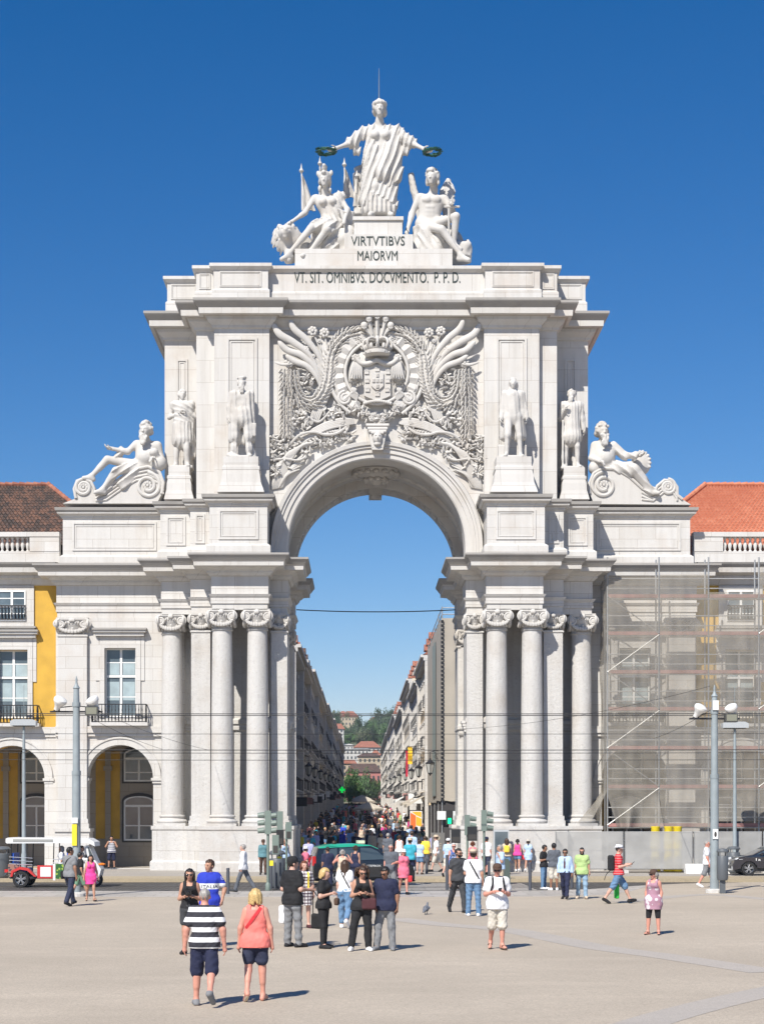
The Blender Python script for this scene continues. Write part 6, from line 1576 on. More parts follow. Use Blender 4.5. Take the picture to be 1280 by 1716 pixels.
for (u0,u1,v0,v1,Yb,col,lab) in ((680,683.5,1257,1302,164,(.55,.02,.06),'long crimson street banner hanging beside the yellow one'),(683.5,691,1252,1281,162,(.80,.50,.02),'bright yellow street banner on the sunlit facade')):
    q = MB(); x0, x1, z0, z1 = PX(u0,Yb), PX(u1,Yb), PZ(v1,Yb), PZ(v0,Yb); k = 8
    V = [(x0+(x1-x0)*(j), Yb+.12*math.sin(i*.9+j), z0+(z1-z0)*i/k) for i in range(k+1) for j in (0,.33,.66,1)]
    q.add(V, [(i*4+j,i*4+j+1,(i+1)*4+j+1,(i+1)*4+j) for i in range(k) for j in range(3)], mat('banner_'+('red' if u0 < 683 else 'yellow'), col, .7, noise=.1)); q.tube([(x0,Yb,z1),(5.5,Yb,z1+.2)], .03, 5, IRON); o = q.build('banner'); tag(o, lab, 'banner')
GRN = mat('lit_green_cross', (.0,.4,.08), .5, emit=((.0,1,.12), .5)); Yc = 250; c = Vector((PX(573,Yc), Yc, PZ(1324,Yc)))
q = MB(); w = .15; q.prism([(-w,-3*w),(w,-3*w),(w,-w),(3*w,-w),(3*w,w),(w,w),(w,3*w),(-w,3*w),(-w,w),(-3*w,w),(-3*w,-w),(-w,-w)], -.1, .1, GRN); q.v = [(c.x+p[0], c.y+p[1], c.z+p[2]) for p in q.v]; q.bar(c, (-6.2, Yc, c.z), .05, None, IRON); o = q.build('pharmacy_cross'); tag(o, 'lit green pharmacy cross on the shaded street side', 'sign')
Yp = 138; e = empty('poster_stand', (PX(697,Yp),Yp,SZ(Yp))); tag(e, 'street poster stand with an orange and yellow poster', 'poster stand'); x0, x1, z0, z1 = PX(685.5,Yp), PX(708.5,Yp), .5, PZ(1358,Yp)
q = MB(); q.box(x0,x1,Yp,Yp+.2,1.0,z1,IRON); q.box(x0+.25,x1-.25,Yp+.03,Yp+.17,.5,1.0,IRON); relative(q.build('case'), e)
q = MB(); xm = (x0+x1)/2; q.box(x0+.06,x1-.06,Yp-.012,Yp,1.06,z1-.08,WHITE); q.prism([(x0+.10,z1-.2),(xm-.02,z1-.45),(xm-.02,1.2),(x0+.10,1.2)], Yp-.02, Yp-.012, mat('poster_orange', (.75,.16,.03), .6)); q.prism([(xm,z1-.5),(x1-.1,z1-.7),(x1-.1,1.9),(xm,2.0)], Yp-.02, Yp-.012, mat('poster_yellow', (.80,.45,.03), .6)); q.prism([(x0+.2,z1-.14),(x1-.12,z1-.14),(x1-.12,z1-.6),(xm,z1-.42)], Yp-.02, Yp-.012, MATS['poster_yellow'])
for i in range(6): q.box(xm+.06,x1-.16,Yp-.02,Yp-.012,1.1+i*.1,1.1+i*.1+.04,IRON)
relative(q.build('poster'), e)
Yp = 99.3; x0, x1 = PX(723,Yp), PX(745,Yp); q = MB(); q.box(x0,x1,Yp,Yp+.08,.25,PZ(1396,Yp),mat('grey_board', (.17,.165,.16), .6)); q.box(x0+.08,x0+.14,Yp+.08,Yp+.4,.1,1.5,IRON); q.box(x1-.14,x1-.08,Yp+.08,Yp+.4,.1,1.5,IRON)
q.lathe([(.12,0),(.12,.01)], ((x0+x1)/2, Yp-.012, 1.55), 14, mat('board_print', (.38,.33,.26), .6), axis='y')
for i in range(3): q.box(x0+.2,x1-.2,Yp-.008,Yp,1.2-i*.13,1.25-i*.13,MATS['board_print'])
o = q.build('information_board'); tag(o, 'grey information board with a round emblem at the right foot of the passage', 'board')

# ------------------------------------------------------------- far end: trees, houses, hill
def hill_z(y): return 6 + max(0, y-540)*.02 if y < 640 else (8 + (y-640)*.145 if y < 960 else 54.4 + (y-960)*.02)
b = MB(); ys = [520,560,640,700,760,820,900,960,1200,1800]; b.add([(x, y, hill_z(y) + (3*math.sin(x*.01+y) if y > 640 else 0)) for y in ys for x in (-600,-300,-120,-40,0,40,120,300,600)], [(j*9+i, j*9+i+1, (j+1)*9+i+1, (j+1)*9+i) for j in range(len(ys)-1) for i in range(8)], mat('hill_scrub', (.10,.12,.06), .9, noise=.4, nscale=.05)); setting(b.build('hill'))
def leaf_mat(name, c):
    m = bpy.data.materials.new(name); m.use_nodes = True; n = m.node_tree.nodes; l = m.node_tree.links; b = n['Principled BSDF']; b.inputs['Roughness'].default_value = .6
    o = n.new('ShaderNodeNewGeometry'); r = n.new('ShaderNodeMapRange'); r.inputs['To Min'].default_value = .6; r.inputs['To Max'].default_value = 1.5; l.new(o.outputs['Random Per Island'], r.inputs['Value'])
    x = n.new('ShaderNodeMix'); x.data_type = 'RGBA'; x.blend_type = 'MULTIPLY'; x.inputs['Factor'].default_value = 1; x.inputs['A'].default_value = (*c,1); l.new(r.outputs[0], x.inputs['B']); l.new(x.outputs['Result'], b.inputs['Base Color']); return m
LF = [leaf_mat('leaf_green', (.055,.115,.03)), leaf_mat('leaf_dark', (.05,.085,.04)), leaf_mat('leaf_olive', (.10,.12,.06))]
BARK = mat('bark', (.10,.075,.05), .9)
def crown_mesh(seed, n=2600, kind=0):
    r = random.Random(seed); q = MB(); cl = [(Vector((r.gauss(0,.42), r.gauss(0,.42), .62 + r.gauss(0,.17))), r.uniform(.16,.34)) for _ in range(22)]
    if kind == 1: cl = [(Vector((r.gauss(0,.06), r.gauss(0,.06), .15+.8*i/14)), .16*(1-.6*i/14)) for i in range(15)]
    for i in range(n):
        c, rad = r.choice(cl); d = Vector((r.gauss(0,1), r.gauss(0,1), r.gauss(0,.8))).normalized(); p = c + d*rad*r.uniform(.5,1.05); s = r.uniform(.025,.055)
        u = Vector((r.gauss(0,1), r.gauss(0,1), r.gauss(0,1))).normalized(); t = u.orthogonal().normalized()
        q.add([p-u*s, p+t*s*.8, p+u*s, p-t*s*.8], [(0,1,2,3)])
    return q
CRM = {}
for k in range(5):
    kind = 1 if k == 4 else 0
    t = crown_mesh(100+k, 3000 if not kind else 900, kind).build('tmp'); CRM[k] = t.data; bpy.data.objects.remove(t)
tq = MB(); tq.tube([(0,0,0),(.01,0,.25),(0,.02,.5)], [.05,.035,.02], 7); 
for a in range(4): tq.tube([(0,0,.25+.06*a),(.2*math.cos(a*1.7),.2*math.sin(a*1.7),.55),(.33*math.cos(a*1.7+.2),.33*math.sin(a*1.7+.2),.72)], [.022,.014,.006], 5)
_t = tq.build('tmp', BARK); TRM = _t.data; bpy.data.objects.remove(_t)
def tree(u, vb, vt, Y, wpx, k, lf, label, group):
    z0, z1 = PZ(vb,Y), PZ(vt,Y); H = z1-z0; x = PX(u,Y); e = empty('tree', (x,Y,z0)); tag(e, label, 'tree', group)
    t = bpy.data.objects.new('trunk', TRM); C.objects.link(t); t.parent = e; w = wpx*Y/FPX; t.scale = (w/1.6, w/1.6, H)
    c = bpy.data.objects.new('crown', CRM[k]); C.objects.link(c); c.parent = e; c.scale = (w/1.6, w/1.6, H); c.rotation_euler.z = u
    if not CRM[k].materials: CRM[k].materials.append(LF[0])
    c.material_slots[0].link = 'OBJECT'; c.material_slots[0].material = LF[lf]
for u, vb, vt, w, lf, k in ((584,1352,1303,36,0,0),(602,1352,1300,42,0,1),(620,1352,1306,38,0,2),(633,1350,1310,28,0,3),(594,1352,1310,34,1,2)): tree(u, vb, vt, 512+u % 7, w, k, lf, 'leafy green tree in the square closing the far end of the street', 'trees in the far square')
hl = [(574,1242,1218,26,2,0),(586,1248,1220,28,1,1),(597,1246,1216,10,1,4),(606,1244,1206,32,1,2),(618,1244,1210,30,0,3),(630,1240,1204,30,1,0),(640,1240,1197,30,1,1),(650,1238,1200,28,1,2),(592,1252,1230,30,0,3),(610,1252,1226,30,2,1),(626,1252,1224,30,1,0),(640,1252,1220,30,0,2),(561,1214,1192,22,2,3),(600,1250,1216,9,1,4),(562,1240,1204,24,1,1),(658,1230,1192,24,1,0),(666,1228,1190,24,2,2),(578,1252,1232,26,1,2),(648,1252,1226,26,1,3)]
for u, vb, vt, w, lf, k in hl: tree(u, vb, vt, 700 + (1250-vb)*4 + u % 5, w, k, lf, 'dark green tree on the wooded hillside above the far roofs' if k != 4 else 'slim dark cypress on the wooded hillside', 'trees on the far hillside')
FW = mat('far_white_wall', (.5,.49,.46), .9); FB = mat('far_beige_wall', (.44,.36,.26), .9)
def far_house(u0, u1, v0, v1, vr, Y, wm, rm, label, nw=4, nf=2, depth=12, inset=.3):
    x0, x1, z0, z1, zr = PX(u0,Y), PX(u1,Y), PZ(v1,Y)-6, PZ(v0,Y), PZ(vr,Y); e = empty('far_house', ((x0+x1)/2,Y,z0)); tag(e, label, 'house', 'houses on the far hill')
    q = MB(); q.box(x0,x1,Y,Y+depth,z0,z1,wm); relative(q.build('wall'), e)
    i = (x1-x0)*inset; q = MB(); q.add([(x0-.5,Y-.5,z1),(x1+.5,Y-.5,z1),(x1+.5,Y+depth+.5,z1),(x0-.5,Y+depth+.5,z1),(x0+i,Y+depth/2,zr),(x1-i,Y+depth/2,zr)], [(0,1,5,4),(1,2,5),(2,3,4,5),(3,0,4),(3,2,1,0)], rm); relative(q.build('roof'), e)
    H = PZ(v0,Y)-PZ(v1,Y)
    for f in range(nf):
        for k in range(nw):
            xx = x0 + (x1-x0)*(k+.5)/nw; zz = z1 - H*(f+.62)/nf; q = MB(); q.box(xx-(x1-x0)/nw*.18, xx+(x1-x0)/nw*.18, Y-.12, Y-.02, zz-H/nf*.22, zz+H/nf*.25, PANE); relative(q.build('window'), e)
far_house(572,600,1201,1216,1190,860,FB,T_RED,'large beige house with red hipped roof at the top of the hill',5,2,20)
far_house(569,580,1196,1206,1191,880,FB,T_RED,'small square house with red roof behind the hilltop house',2,1,9)
far_house(620,634,1207,1214,1201,870,FB,T_RED,'low house with red roof among the hilltop trees',3,1,10)
far_house(570,592,1249,1258,1246,640,FW,FW,'small white pavilion with pale roof below the wood',4,1,8)
far_house(594,637,1253,1268,1241,632,FW,T_RED,'wide white house with shallow red roof below the wood',6,2,16,.25)
far_house(573,618,1256,1282,1254,615,FW,FW,'white block with flat pale roof below the wood',7,3,10,.02)
far_house(621,638,1266,1282,1256,605,FW,T_RED,'narrow white house with red gabled roof at the right',2,2,9,.45)
far_house(574,596,1280,1302,1273,585,FB,T_RED,'beige house with small red roof on the left, above the square',3,2,9,.1)
far_house(581,638,1294,1312,1279,572,mat('far_pink_wall', (.42,.16,.14), .9),T_OLD,'long pink house with brown roof behind the square',7,1,14,.15)
far_house(600,638,1268,1290,1262,598,FB,T_OLD,'beige house with grey brown roof above the pink house',5,2,12,.2)
far_house(553,576,1222,1240,1212,640,FW,T_RED,'white house half hidden by the left street roofs',3,3,9,.2)
# ------------------------------------------------------------- overhead wires
CAB = mat('black_cable', (.02,.02,.022), .6)
def wire(P, Q, sag, r, label, n=26):
    P, Q = Vector(P), Vector(Q); q = MB(); q.tube([P.lerp(Q, i/n) - Vector((0,0,sag*4*(i/n)*(1-i/n))) for i in range(n+1)], r, 5, CAB); o = q.build('overhead_wire'); tag(o, label, 'wire', 'overhead tram wires'); return o
def WV(v, Y): return PZ(v, Y)
for v, Y, r, lab in ((1194,66,.016,'uppermost of the long tram wires crossing in front of the arch'),(1197,70,.016,'tram wire just below the uppermost one'),(1228,69,.010,'thin wire between the double wires and the lower pair'),(1255,70.2,.016,'tram wire crossing at the height of the arcade arch tops'),(1260,68.5,.012,'tram wire just below the arcade arch tops'),(1272,72.5,.012,'lowest of the long tram wires crossing in front of the arch')):
    wire((-34,Y,WV(v-1.5,Y)), (34,Y,WV(v-1.5,Y)), .10, r, lab)
wire((PX(497,96.5),96.2,PZ(1022,96.2)), (PX(765,96.5),96.2,PZ(1022,96.2)), .12, .030, 'thick dark cable slung across the back of the arch opening')
wire((PX(146,64.4),64.4,PZ(1200,64.4)), (PX(272,76),76,PZ(1256,76)), .1, .008, 'thin stay wire running from the left mast toward the columns')
wire((PX(155,64.4),64.4,PZ(1188,64.4)), (PX(352,86),84.6,PZ(1257,84.6)), .15, .008, 'thin stay wire from the left mast to the second column')
wire((PX(1190,64.4),64.4,PZ(1190,64.4)), (PX(1095,80),80,PZ(1238,80)), .1, .010, 'stay wire falling from the right mast toward the scaffold')
wire((PX(1190,64.4),64.4,PZ(1150,64.4)), (PX(770,84),84,PZ(1222,84)), .3, .008, 'long slanting wire from the right mast to the arch')

b = MB(); b.box(-700,700,-5,1900,-1.6,62); o = b.build('haze'); stuff(o); hm = bpy.data.materials.new('thin_haze'); hm.use_nodes = True; hn = hm.node_tree.nodes; hn.remove(hn['Principled BSDF']); pv = hn.new('ShaderNodeVolumePrincipled'); pv.inputs['Color'].default_value = (.80,.88,1,1); pv.inputs['Density'].default_value = .00016; hm.node_tree.links.new(pv.outputs[0], hn['Material Output'].inputs['Volume']); o.data.materials.append(hm)
# ------------------------------------------------------------- people
SKIN = {'fair': mat('skin_fair', (.56,.33,.25), .55), 'tan': mat('skin_tan', (.45,.24,.16), .55), 'brown': mat('skin_brown', (.28,.14,.085), .55), 'red': mat('skin_sunburnt', (.58,.27,.20), .55)}
HAIRC = {k: mat('hair_'+k, c, .5, noise=.35, nscale=60) for k, c in {'black': (.012,.010,.009), 'brown': (.05,.026,.014), 'blonde': (.52,.36,.15), 'grey': (.30,.28,.26), 'red': (.14,.045,.02), 'white': (.55,.53,.50)}.items()}
EYE = mat('eye_dark', (.03,.02,.015), .3); LIP = mat('lip', (.38,.13,.11), .5); SHADES = mat('dark_lens', (.012,.012,.014), .12, spec=.6)
def cloth(name, c, **k):
    return mat('cloth_'+name, c, .85, noise=.10, nscale=9, bump=.6, bscale=13, **k)
COL = {'black': (.012,.012,.014), 'charcoal': (.045,.047,.052), 'navy': (.013,.017,.05), 'grey': (.20,.205,.215), 'white': (.76,.76,.77), 'khaki': (.50,.42,.31), 'stone': (.56,.52,.45), 'denim': (.055,.11,.20), 'blue denim': (.12,.22,.36), 'pale denim': (.24,.36,.48),
       'coral': (.80,.20,.17), 'red': (.62,.035,.045), 'pink': (.80,.06,.30), 'rose': (.72,.16,.24), 'light blue': (.42,.56,.76), 'teal': (.04,.36,.46), 'blue': (.02,.05,.42), 'yellow': (.80,.60,.06), 'green': (.40,.55,.22), 'olive': (.12,.15,.08), 'dark teal': (.10,.22,.25), 'lilac': (.40,.40,.66), 'beige': (.58,.47,.35), 'maroon': (.07,.02,.025), 'sage': (.14,.26,.17), 'dark indigo': (.022,.028,.06), 'slate': (.10,.11,.13), 'pale pink': (.72,.42,.46), 'brown': (.08,.045,.03)}
def CM(c): return cloth(c.replace(' ', '_'), COL[c])
def striped(name, bands, period, axis=2, off=0.0, both_=None):
    """bands: list of (fraction, colour) along one of the wearer's own axes"""
    if name in MATS: return MATS[name]
    m = bpy.data.materials.new(name); MATS[name] = m; m.use_nodes = True; n = m.node_tree.nodes; l = m.node_tree.links; b = n['Principled BSDF']; b.inputs['Roughness'].default_value = .85
    t = n.new('ShaderNodeTexCoord'); s = n.new('ShaderNodeSeparateXYZ'); l.new(t.outputs['Object'], s.inputs[0])
    def ramp(ax, bands_, per):
        a = n.new('ShaderNodeMath'); a.operation = 'ADD'; a.inputs[1].default_value = off + 50*per; l.new(s.outputs[ax], a.inputs[0])
        d = n.new('ShaderNodeMath'); d.operation = 'DIVIDE'; d.inputs[1].default_value = per; l.new(a.outputs[0], d.inputs[0])
        f = n.new('ShaderNodeMath'); f.operation = 'FRACT'; l.new(d.outputs[0], f.inputs[0])
        r = n.new('ShaderNodeValToRGB'); r.color_ramp.interpolation = 'CONSTANT'; e = r.color_ramp.elements
        e[0].position = bands_[0][0]; e[0].color = (*bands_[0][1],1); e[1].position = bands_[1][0]; e[1].color = (*bands_[1][1],1)
        for p, c in bands_[2:]: q = e.new(p); q.color = (*c,1)
        l.new(f.outputs[0], r.inputs[0]); return r.outputs[0]
    c = ramp(axis, bands, period)
    if both_:
        x = n.new('ShaderNodeMix'); x.data_type = 'RGBA'; x.blend_type = 'MULTIPLY'; x.inputs['Factor'].default_value = 1; l.new(c, x.inputs['A']); l.new(ramp(both_[0], both_[1], both_[2]), x.inputs['B']); c = x.outputs['Result']
    l.new(c, b.inputs['Base Color']); return m
def printed(name, c1, c2, scale):
    if name in MATS: return MATS[name]
    m = bpy.data.materials.new(name); MATS[name] = m; m.use_nodes = True; n = m.node_tree.nodes; l = m.node_tree.links; b = n['Principled BSDF']; b.inputs['Roughness'].default_value = .85
    t = n.new('ShaderNodeTexCoord'); v = n.new('ShaderNodeTexVoronoi'); v.inputs['Scale'].default_value = scale; l.new(t.outputs['Object'], v.inputs['Vector'])
    r = n.new('ShaderNodeValToRGB'); r.color_ramp.interpolation = 'CONSTANT'; r.color_ramp.elements[0].color = (*c1,1); r.color_ramp.elements[1].position = .42; r.color_ramp.elements[1].color = (*c2,1); l.new(v.outputs['Distance'], r.inputs[0]); l.new(r.outputs[0], b.inputs['Base Color']); return m
def torso_pr(J, b, fem, d, hem):
    s = J['s']; w = (b-1)*.5+1; P = []; pel, chest, neck, mid = J['pel'], J['chest'], J['neck'], J['spine']; ex = J['shL']-J['shR']; ex = ex/np.linalg.norm(ex)
    def c(a, bb, ra, rb, fy=1.0, k=.04): P.append((('c', a, bb, (ra+d)*s, (rb+d)*s, fy), k*s))
    c(pel - ex*.06*s*w, pel + ex*.06*s*w, .116*b, .116*b, .95)
    for sg in (-1,1):
        c(pel + ex*sg*.055*s*w, mid + ex*sg*.045*s*(.9 if fem else w), .108*b, (.090 if fem else .107)*b, .86, .05)
        c(mid + ex*sg*.045*s, chest + ex*sg*.075*s, (.090 if fem else .107)*b, .113*w, .84, .05)
        c(chest + ex*sg*.07*s, J['shL' if sg > 0 else 'shR'] - ex*sg*.04*s, .105*w, .062, .85, .05)
    if b > 1.12: P.append((('e', mid + V3(0,-.06*s,-.02*s), ((.137*b+d)*s,(.117*b+d)*s,(.15+d)*s), None), .06*s))
    if fem:
        for sg in (-1,1): P.append((('e', chest + ex*sg*.075*s + V3(0,-.085*s,0), ((.064+d)*s,)*3, None), .03*s))
    c(chest + V3(0,.01,.08)*s, neck + V3(0,0,-.02)*s, .085, .060, .9)
    if hem < -.02:
        t = (1.08 if fem else 1)*w
        for n in 'LR': c(J['hip'+n] + V3(0,0,.05)*s, J['hip'+n] + (J['kn'+n]-J['hip'+n])*.16, .092*t+.016, .092*t+.018)
        c(pel + V3(0,-.02,0)*s, pel + V3(0,-.02,-.06)*s, .125*b+.01, .12*b+.01)
    return P
def arm_pr(J, f, d, fem, b, flare=.0):
    s = J['s']; P = []; w = ((b-1)*.5+1)*(.9 if fem else 1)
    for n in 'LR':
        sh, el_, wr = J['sh'+n], J['el'+n], J['wr'+n]; e = sh + (el_-sh)*min(1, f); r1 = .056+(.043-.056)*min(1,f)
        P.append((('c', sh, e, (.058*w+d)*s, (r1*w+d+flare)*s, 1.0), .03*s))
        if f > 1: P.append((('c', el_, el_+(wr-el_)*(f-1), (.044*w+d)*s, (.032*w+d+flare)*s, 1.0), .03*s))
    return P
def leg_pr(J, f, d, fem, b, flare=0.0):
    s = J['s']; P = []; w = ((b-1)*.5+1)*(1.08 if fem else 1); pel = J['pel']; ex = V3(1,0,0)
    P.append((('c', pel - ex*.06*s*w, pel + ex*.06*s*w, (.115*b+d*.5)*s, (.115*b+d*.5)*s, .95), .04*s))
    P.append((('c', pel + V3(-.05,0,.07)*s, pel + V3(.05,0,.07)*s, (.109*b+d*.5)*s, (.109*b+d*.5)*s, .90), .04*s))
    for sg in (-1,1): P.append((('c', pel + ex*sg*.055*s*w, pel + V3(sg*.052*w,0,.085)*s, (.108*b+d*.6+.004)*s, (.106*b+d*.6+.004)*s, .90), .05*s))
    if b > 1.12: P.append((('e', J['spine'] + V3(0,-.06*s,-.02*s), ((.135*b+d)*s,(.115*b+d)*s,(.15+d)*s), None), .06*s))
    for n in 'LR':
        hp, kn, an = J['hip'+n], J['kn'+n], J['an'+n]; t = min(1, f); e = hp + (kn-hp)*t
        P.append((('c', hp, e, (.092*w+d)*s, (.092*w+(.058-.092)*w*t+d+(flare if f <= 1.2 else .3*flare))*s, 1.0), .03*s))
        if f > 1: P.append((('c', kn, kn+(an-kn)*(f-1), (.060*w+d)*s, ((.060-.020*(f-1))*w+d+flare)*s, 1.0), .03*s))
    return P
def mesh_of(prims, vox, pad=.06, clip=None, warp=None):
    S_ = sculpt(prims, pad, vox)
    if warp: S_.warp(warp)
    if clip: S_.clip(clip)
    return S_.mesh(1)
def head_local(J, M, sc=1.0):
    h = J['head']; s = J['s']*sc
    def f(X, Y, Z):
        qx, qy, qz = (X-h[0])/s, (Y-h[1])/s, (Z-h[2])/s
        return tuple(M[0][i]*qx + M[1][i]*qy + M[2][i]*qz for i in range(3))
    return f
def hair_mesh(J, T, M, style, vox, seed=1):
    s = J['s']; t_ = {'buzz': .004}.get(style, .014); P = [(('e', T(0,.012,.034), tuple(s*np.array((.079+t_,.098+t_,.094+t_))), M), .01)]
    if style in ('long','bob','ponytail','bun'):
        L = {'long': .30, 'bob': .115, 'ponytail': .05, 'bun': .05}[style]
        for i in range(9):
            a = math.pi*(i/8); x, y = .082*math.cos(a), .018 + .080*math.sin(a)
            P.append((('c', T(x,y,.03), T(x*1.12, y*1.1 + (.0 if L < .2 else .01), .02-L*(.85+.3*math.sin(i*2.1+seed))), .030*s, .022*s, 1.0), .03*s))
    if style == 'ponytail': P += [(('c', T(0,.11,.05), T(0,.16,.0), .030*s, .036*s, 1.0), .02*s), (('c', T(0,.16,.0), T(0,.15,-.16), .036*s, .018*s, 1.0), .02*s)]
    if style == 'bun': P.append((('e', T(0,.115,.07), (.05*s,.05*s,.05*s), None), .02*s))
    if style == 'curly':
        r = np.random.RandomState(seed)
        for i in range(60):
            a = r.uniform(-.35, 3.5); z = r.uniform(-.22,.12); k = .100 + .03*(z < .05); P.append((('e', T(k*math.cos(a), .02+.105*math.sin(a), z), (.032*s,.032*s,.038*s), None), .015*s))
    S_ = sculpt(P, .05*s, vox); hl = head_local(J, M)
    zb = -.07 if style in ('short','buzz') else -.5
    def cl(X, Y, Z):
        x, y, z = hl(X, Y, Z)
        face = -np.maximum(y + (.030 if style in ('short','buzz') else .022) - .25*np.maximum(0, z-.02), z - .068 - .12*np.abs(x))   # >0 in the face window
        return np.maximum(face, zb - z)*s
    S_.clip(cl); S_.warp(lambda X, Y, Z: .004*s*np.sin(X/s*110 + 3*np.sin(Z/s*9)) + 0*Y); return S_.mesh(1)
def hat_mb(J, T, M, kind, col, band=None):
    s = J['s']; q = MB(); Mm = Matrix(M.tolist()); h0 = Vector(T(0,.012,.0))
    def add(prof, n=20, m=None, yk=1.2, dy=0, cap=True):
        o = len(q.v); q.lathe(prof, (0,0,0), n, m, caps=cap)
        for i in range(o, len(q.v)): x, y, z = q.v[i]; q.v[i] = tuple(h0 + (Mm @ Vector((x*s, (y*yk+dy)*s, z*s))))
    if kind == 'cap':
        add([(.096,.045),(.099,.07),(.092,.115),(.065,.145),(.02,.155)], 20, col)
        V = []; 
        for i in range(9):
            a = math.pi*(1.06+.88*i/8); V += [(.096*math.cos(a), .115*math.sin(a), .058), (.100*math.cos(a)*.95, .115*math.sin(a)-.085*math.sin((i/8)*math.pi)**.7, .044)]
        V = [tuple(h0 + (Mm @ Vector((x*s,y*s,z*s)))) for x, y, z in V] + [tuple(h0 + (Mm @ Vector((x*s,y*s,(z-.008)*s)))) for x, y, z in V]
        F = [(2*i,2*i+1,2*i+3,2*i+2) for i in range(8)] + [(18+2*i,18+2*i+2,18+2*i+3,18+2*i+1) for i in range(8)] + [(2*i+1,18+2*i+1,18+2*i+3,2*i+3) for i in range(8)]; q.add(V, F, col)
    else:
        W = .175 if kind == 'wide' else .150
        add([(W,.062),(W,.068),(.100,.066),(.100,.075),(.100,.096)], 24, col, 1.15); add([(.1012,.072),(.1012,.094)], 24, band or col, 1.15, 0, False); add([(.100,.094),(.093,.145),(.07,.16),(.03,.155)], 24, col, 1.15)
    return q
PEOPLE = []
def make_person(o, vox=.02, crowd=False, lean=0.0):
    """o: outfit and pose. Returns list of (part name, mesh pieces, materials) in the person's own frame and the joints"""
    fem = o.get('fem', False); b = o.get('build', 1.0); h = o.get('h', 1.75)
    J = pose(h, o.get('la'), o.get('ra'), o.get('ll'), o.get('rl'), sw=.150 if fem else .168*(1+(b-1)*.45), hw=.092*(1+(b-1)*.4), lean=o.get('lean', 0), headturn=o.get('turn', 0), headtilt=o.get('tilt', 0))
    s = J['s']; hp, T, M = head_prims(J, 1.03, .9 if fem else 1.0); seed = o.get('seed', 1); skin = SKIN[o.get('skin','fair')]
    S_ = sculpt(body_prims(J, b, fem) + hp, .06, vox); hl = head_local(J, M)
    if vox <= .016:
        for sx in (-1,1): S_.cut(('e', T(sx*.032,-.100,.002), (.018*s,.014*s,.010*s), M), .012*s)
    bm_ = [(*S_.mesh(1), 0)]; mats = [skin, EYE, LIP, HAIRC[o.get('hairc','brown')]]
    if not crowd:
        for n in 'LR':
            for f in fingers(J, n, o.get('curl'+n, o.get('curl', .55))): bm_.append((*f, 0))
        if not o.get('back'):
            for sx in (-1,1):
                bm_.append((*sphere_np(T(sx*.032,-.088,.002), (.014*s,.008*s,.006*s), 8, 4, M), 1)); bm_.append((*sphere_np(T(sx*.033,-.094,.026), (.021*s,.008*s,.005*s), 8, 4, M), 3))
            bm_.append((*sphere_np(T(0,-.100,-.053), (.024*s,.008*s,.008*s), 8, 4, M), 2))
    parts = [('body', bm_, mats)]
    W = lambda a, f, sd: folds(a, f/s*1.0, .012*s, .25, sd)
    def noise_w(sd, amp=.008): r = rough(14/s, amp*s, sd); return r
    # lower garment
    bt = o.get('bottom')
    hemz = J['pel'][2] + o.get('hem', -.05)*s; neckz = J['neck'][2] + .022*s
    lowz = J['pel'][2] - .0*s
    if bt:
        kind, colr, f = bt[0], bt[1], bt[2]; cm = colr if not isinstance(colr, str) else CM(colr)
        waist = J['pel'][2] + .10*s
        if kind == 'skirt':
            z1 = J['pel'][2]*(1-f); e = [(('c', J['pel'] + V3(0,0,.06)*s, V3(J['pel'][0], (J['knL'][1]+J['knR'][1])*.25, z1), .125*b*s, (.125*b+.09)*s, .9), .02*s)] + [(p, k) for p, k in leg_pr(J, .6, .03, fem, b)]
            m = mesh_of(e, vox, .08, lambda X, Y, Z: np.maximum(Z-waist, z1+.05*s-Z) + 0*X + 0*Y, noise_w(seed, .018))
        else:
            m = mesh_of(leg_pr(J, f, .016 if kind != 'leggings' else .006, fem, b, .020 if kind == 'shorts' and f > .7 else .006 if kind == 'shorts' else (.012 if kind == 'trousers' else 0)), vox, .06, lambda X, Y, Z: Z - waist + 0*X + 0*Y, noise_w(seed, .016 if kind != 'leggings' else .003))
        if m: parts.append((kind, [(*m, 0)], [cm]))
    tp = o.get('top')
    if tp:
        kind, colr, sl_ = tp; cm = colr if not isinstance(colr, str) else CM(colr)
        e = torso_pr(J, b, fem, .025 if not (fem and kind == 'tank') else .027, o.get('hem', -.05))
        if sl_ > 0: e += arm_pr(J, sl_, .017, fem, b, .016 if sl_ < 1 else .006)
        if kind == 'dress':
            z1 = J['pel'][2]*(1-o.get('dress', .5)); e += [(('c', J['spine'], V3(0, (J['knL'][1]+J['knR'][1])*.2, z1), .11*b*s, (.15*b+.075)*s, .85), .03*s)]; hz = z1 + .06*s
        else: hz = hemz
        tank = kind == 'tank' or (kind == 'dress' and sl_ == 0)
        def cl(X, Y, Z, hz=hz):
            d = np.maximum(Z - neckz - .25*np.maximum(0, Y-J['neck'][1]), hz - Z) + 0*X
            if tank:
                c_ = J['chest']; d = np.maximum(d, np.abs(X-c_[0]) - (.135 if fem else .16)*s - .35*np.maximum(0, c_[2]+.03*s-Z)); zz = c_[2] + .06*s
                scoop = np.maximum(np.abs(X-c_[0]) - .062*s, -(Z - (zz if not o.get('back') else zz+.03*s))); d = np.maximum(d, -scoop)
            return d
        m = mesh_of(e, vox, .08, cl, noise_w(seed+5, .014 if not fem else .009))
        if m: parts.append(({'dress': 'dress', 'tank': 'vest_top', 'shirt': 'shirt'}.get(kind, 't_shirt'), [(*m, 0)], [cm]))
    hr = o.get('hair', 'short')
    if hr != 'none':
        m = hair_mesh(J, T, M, hr, max(.011, vox*.8) if not crowd else vox*.9, seed)
        if m: parts.append(('hair', [(*m, 0)], [HAIRC[o.get('hairc','brown')]]))
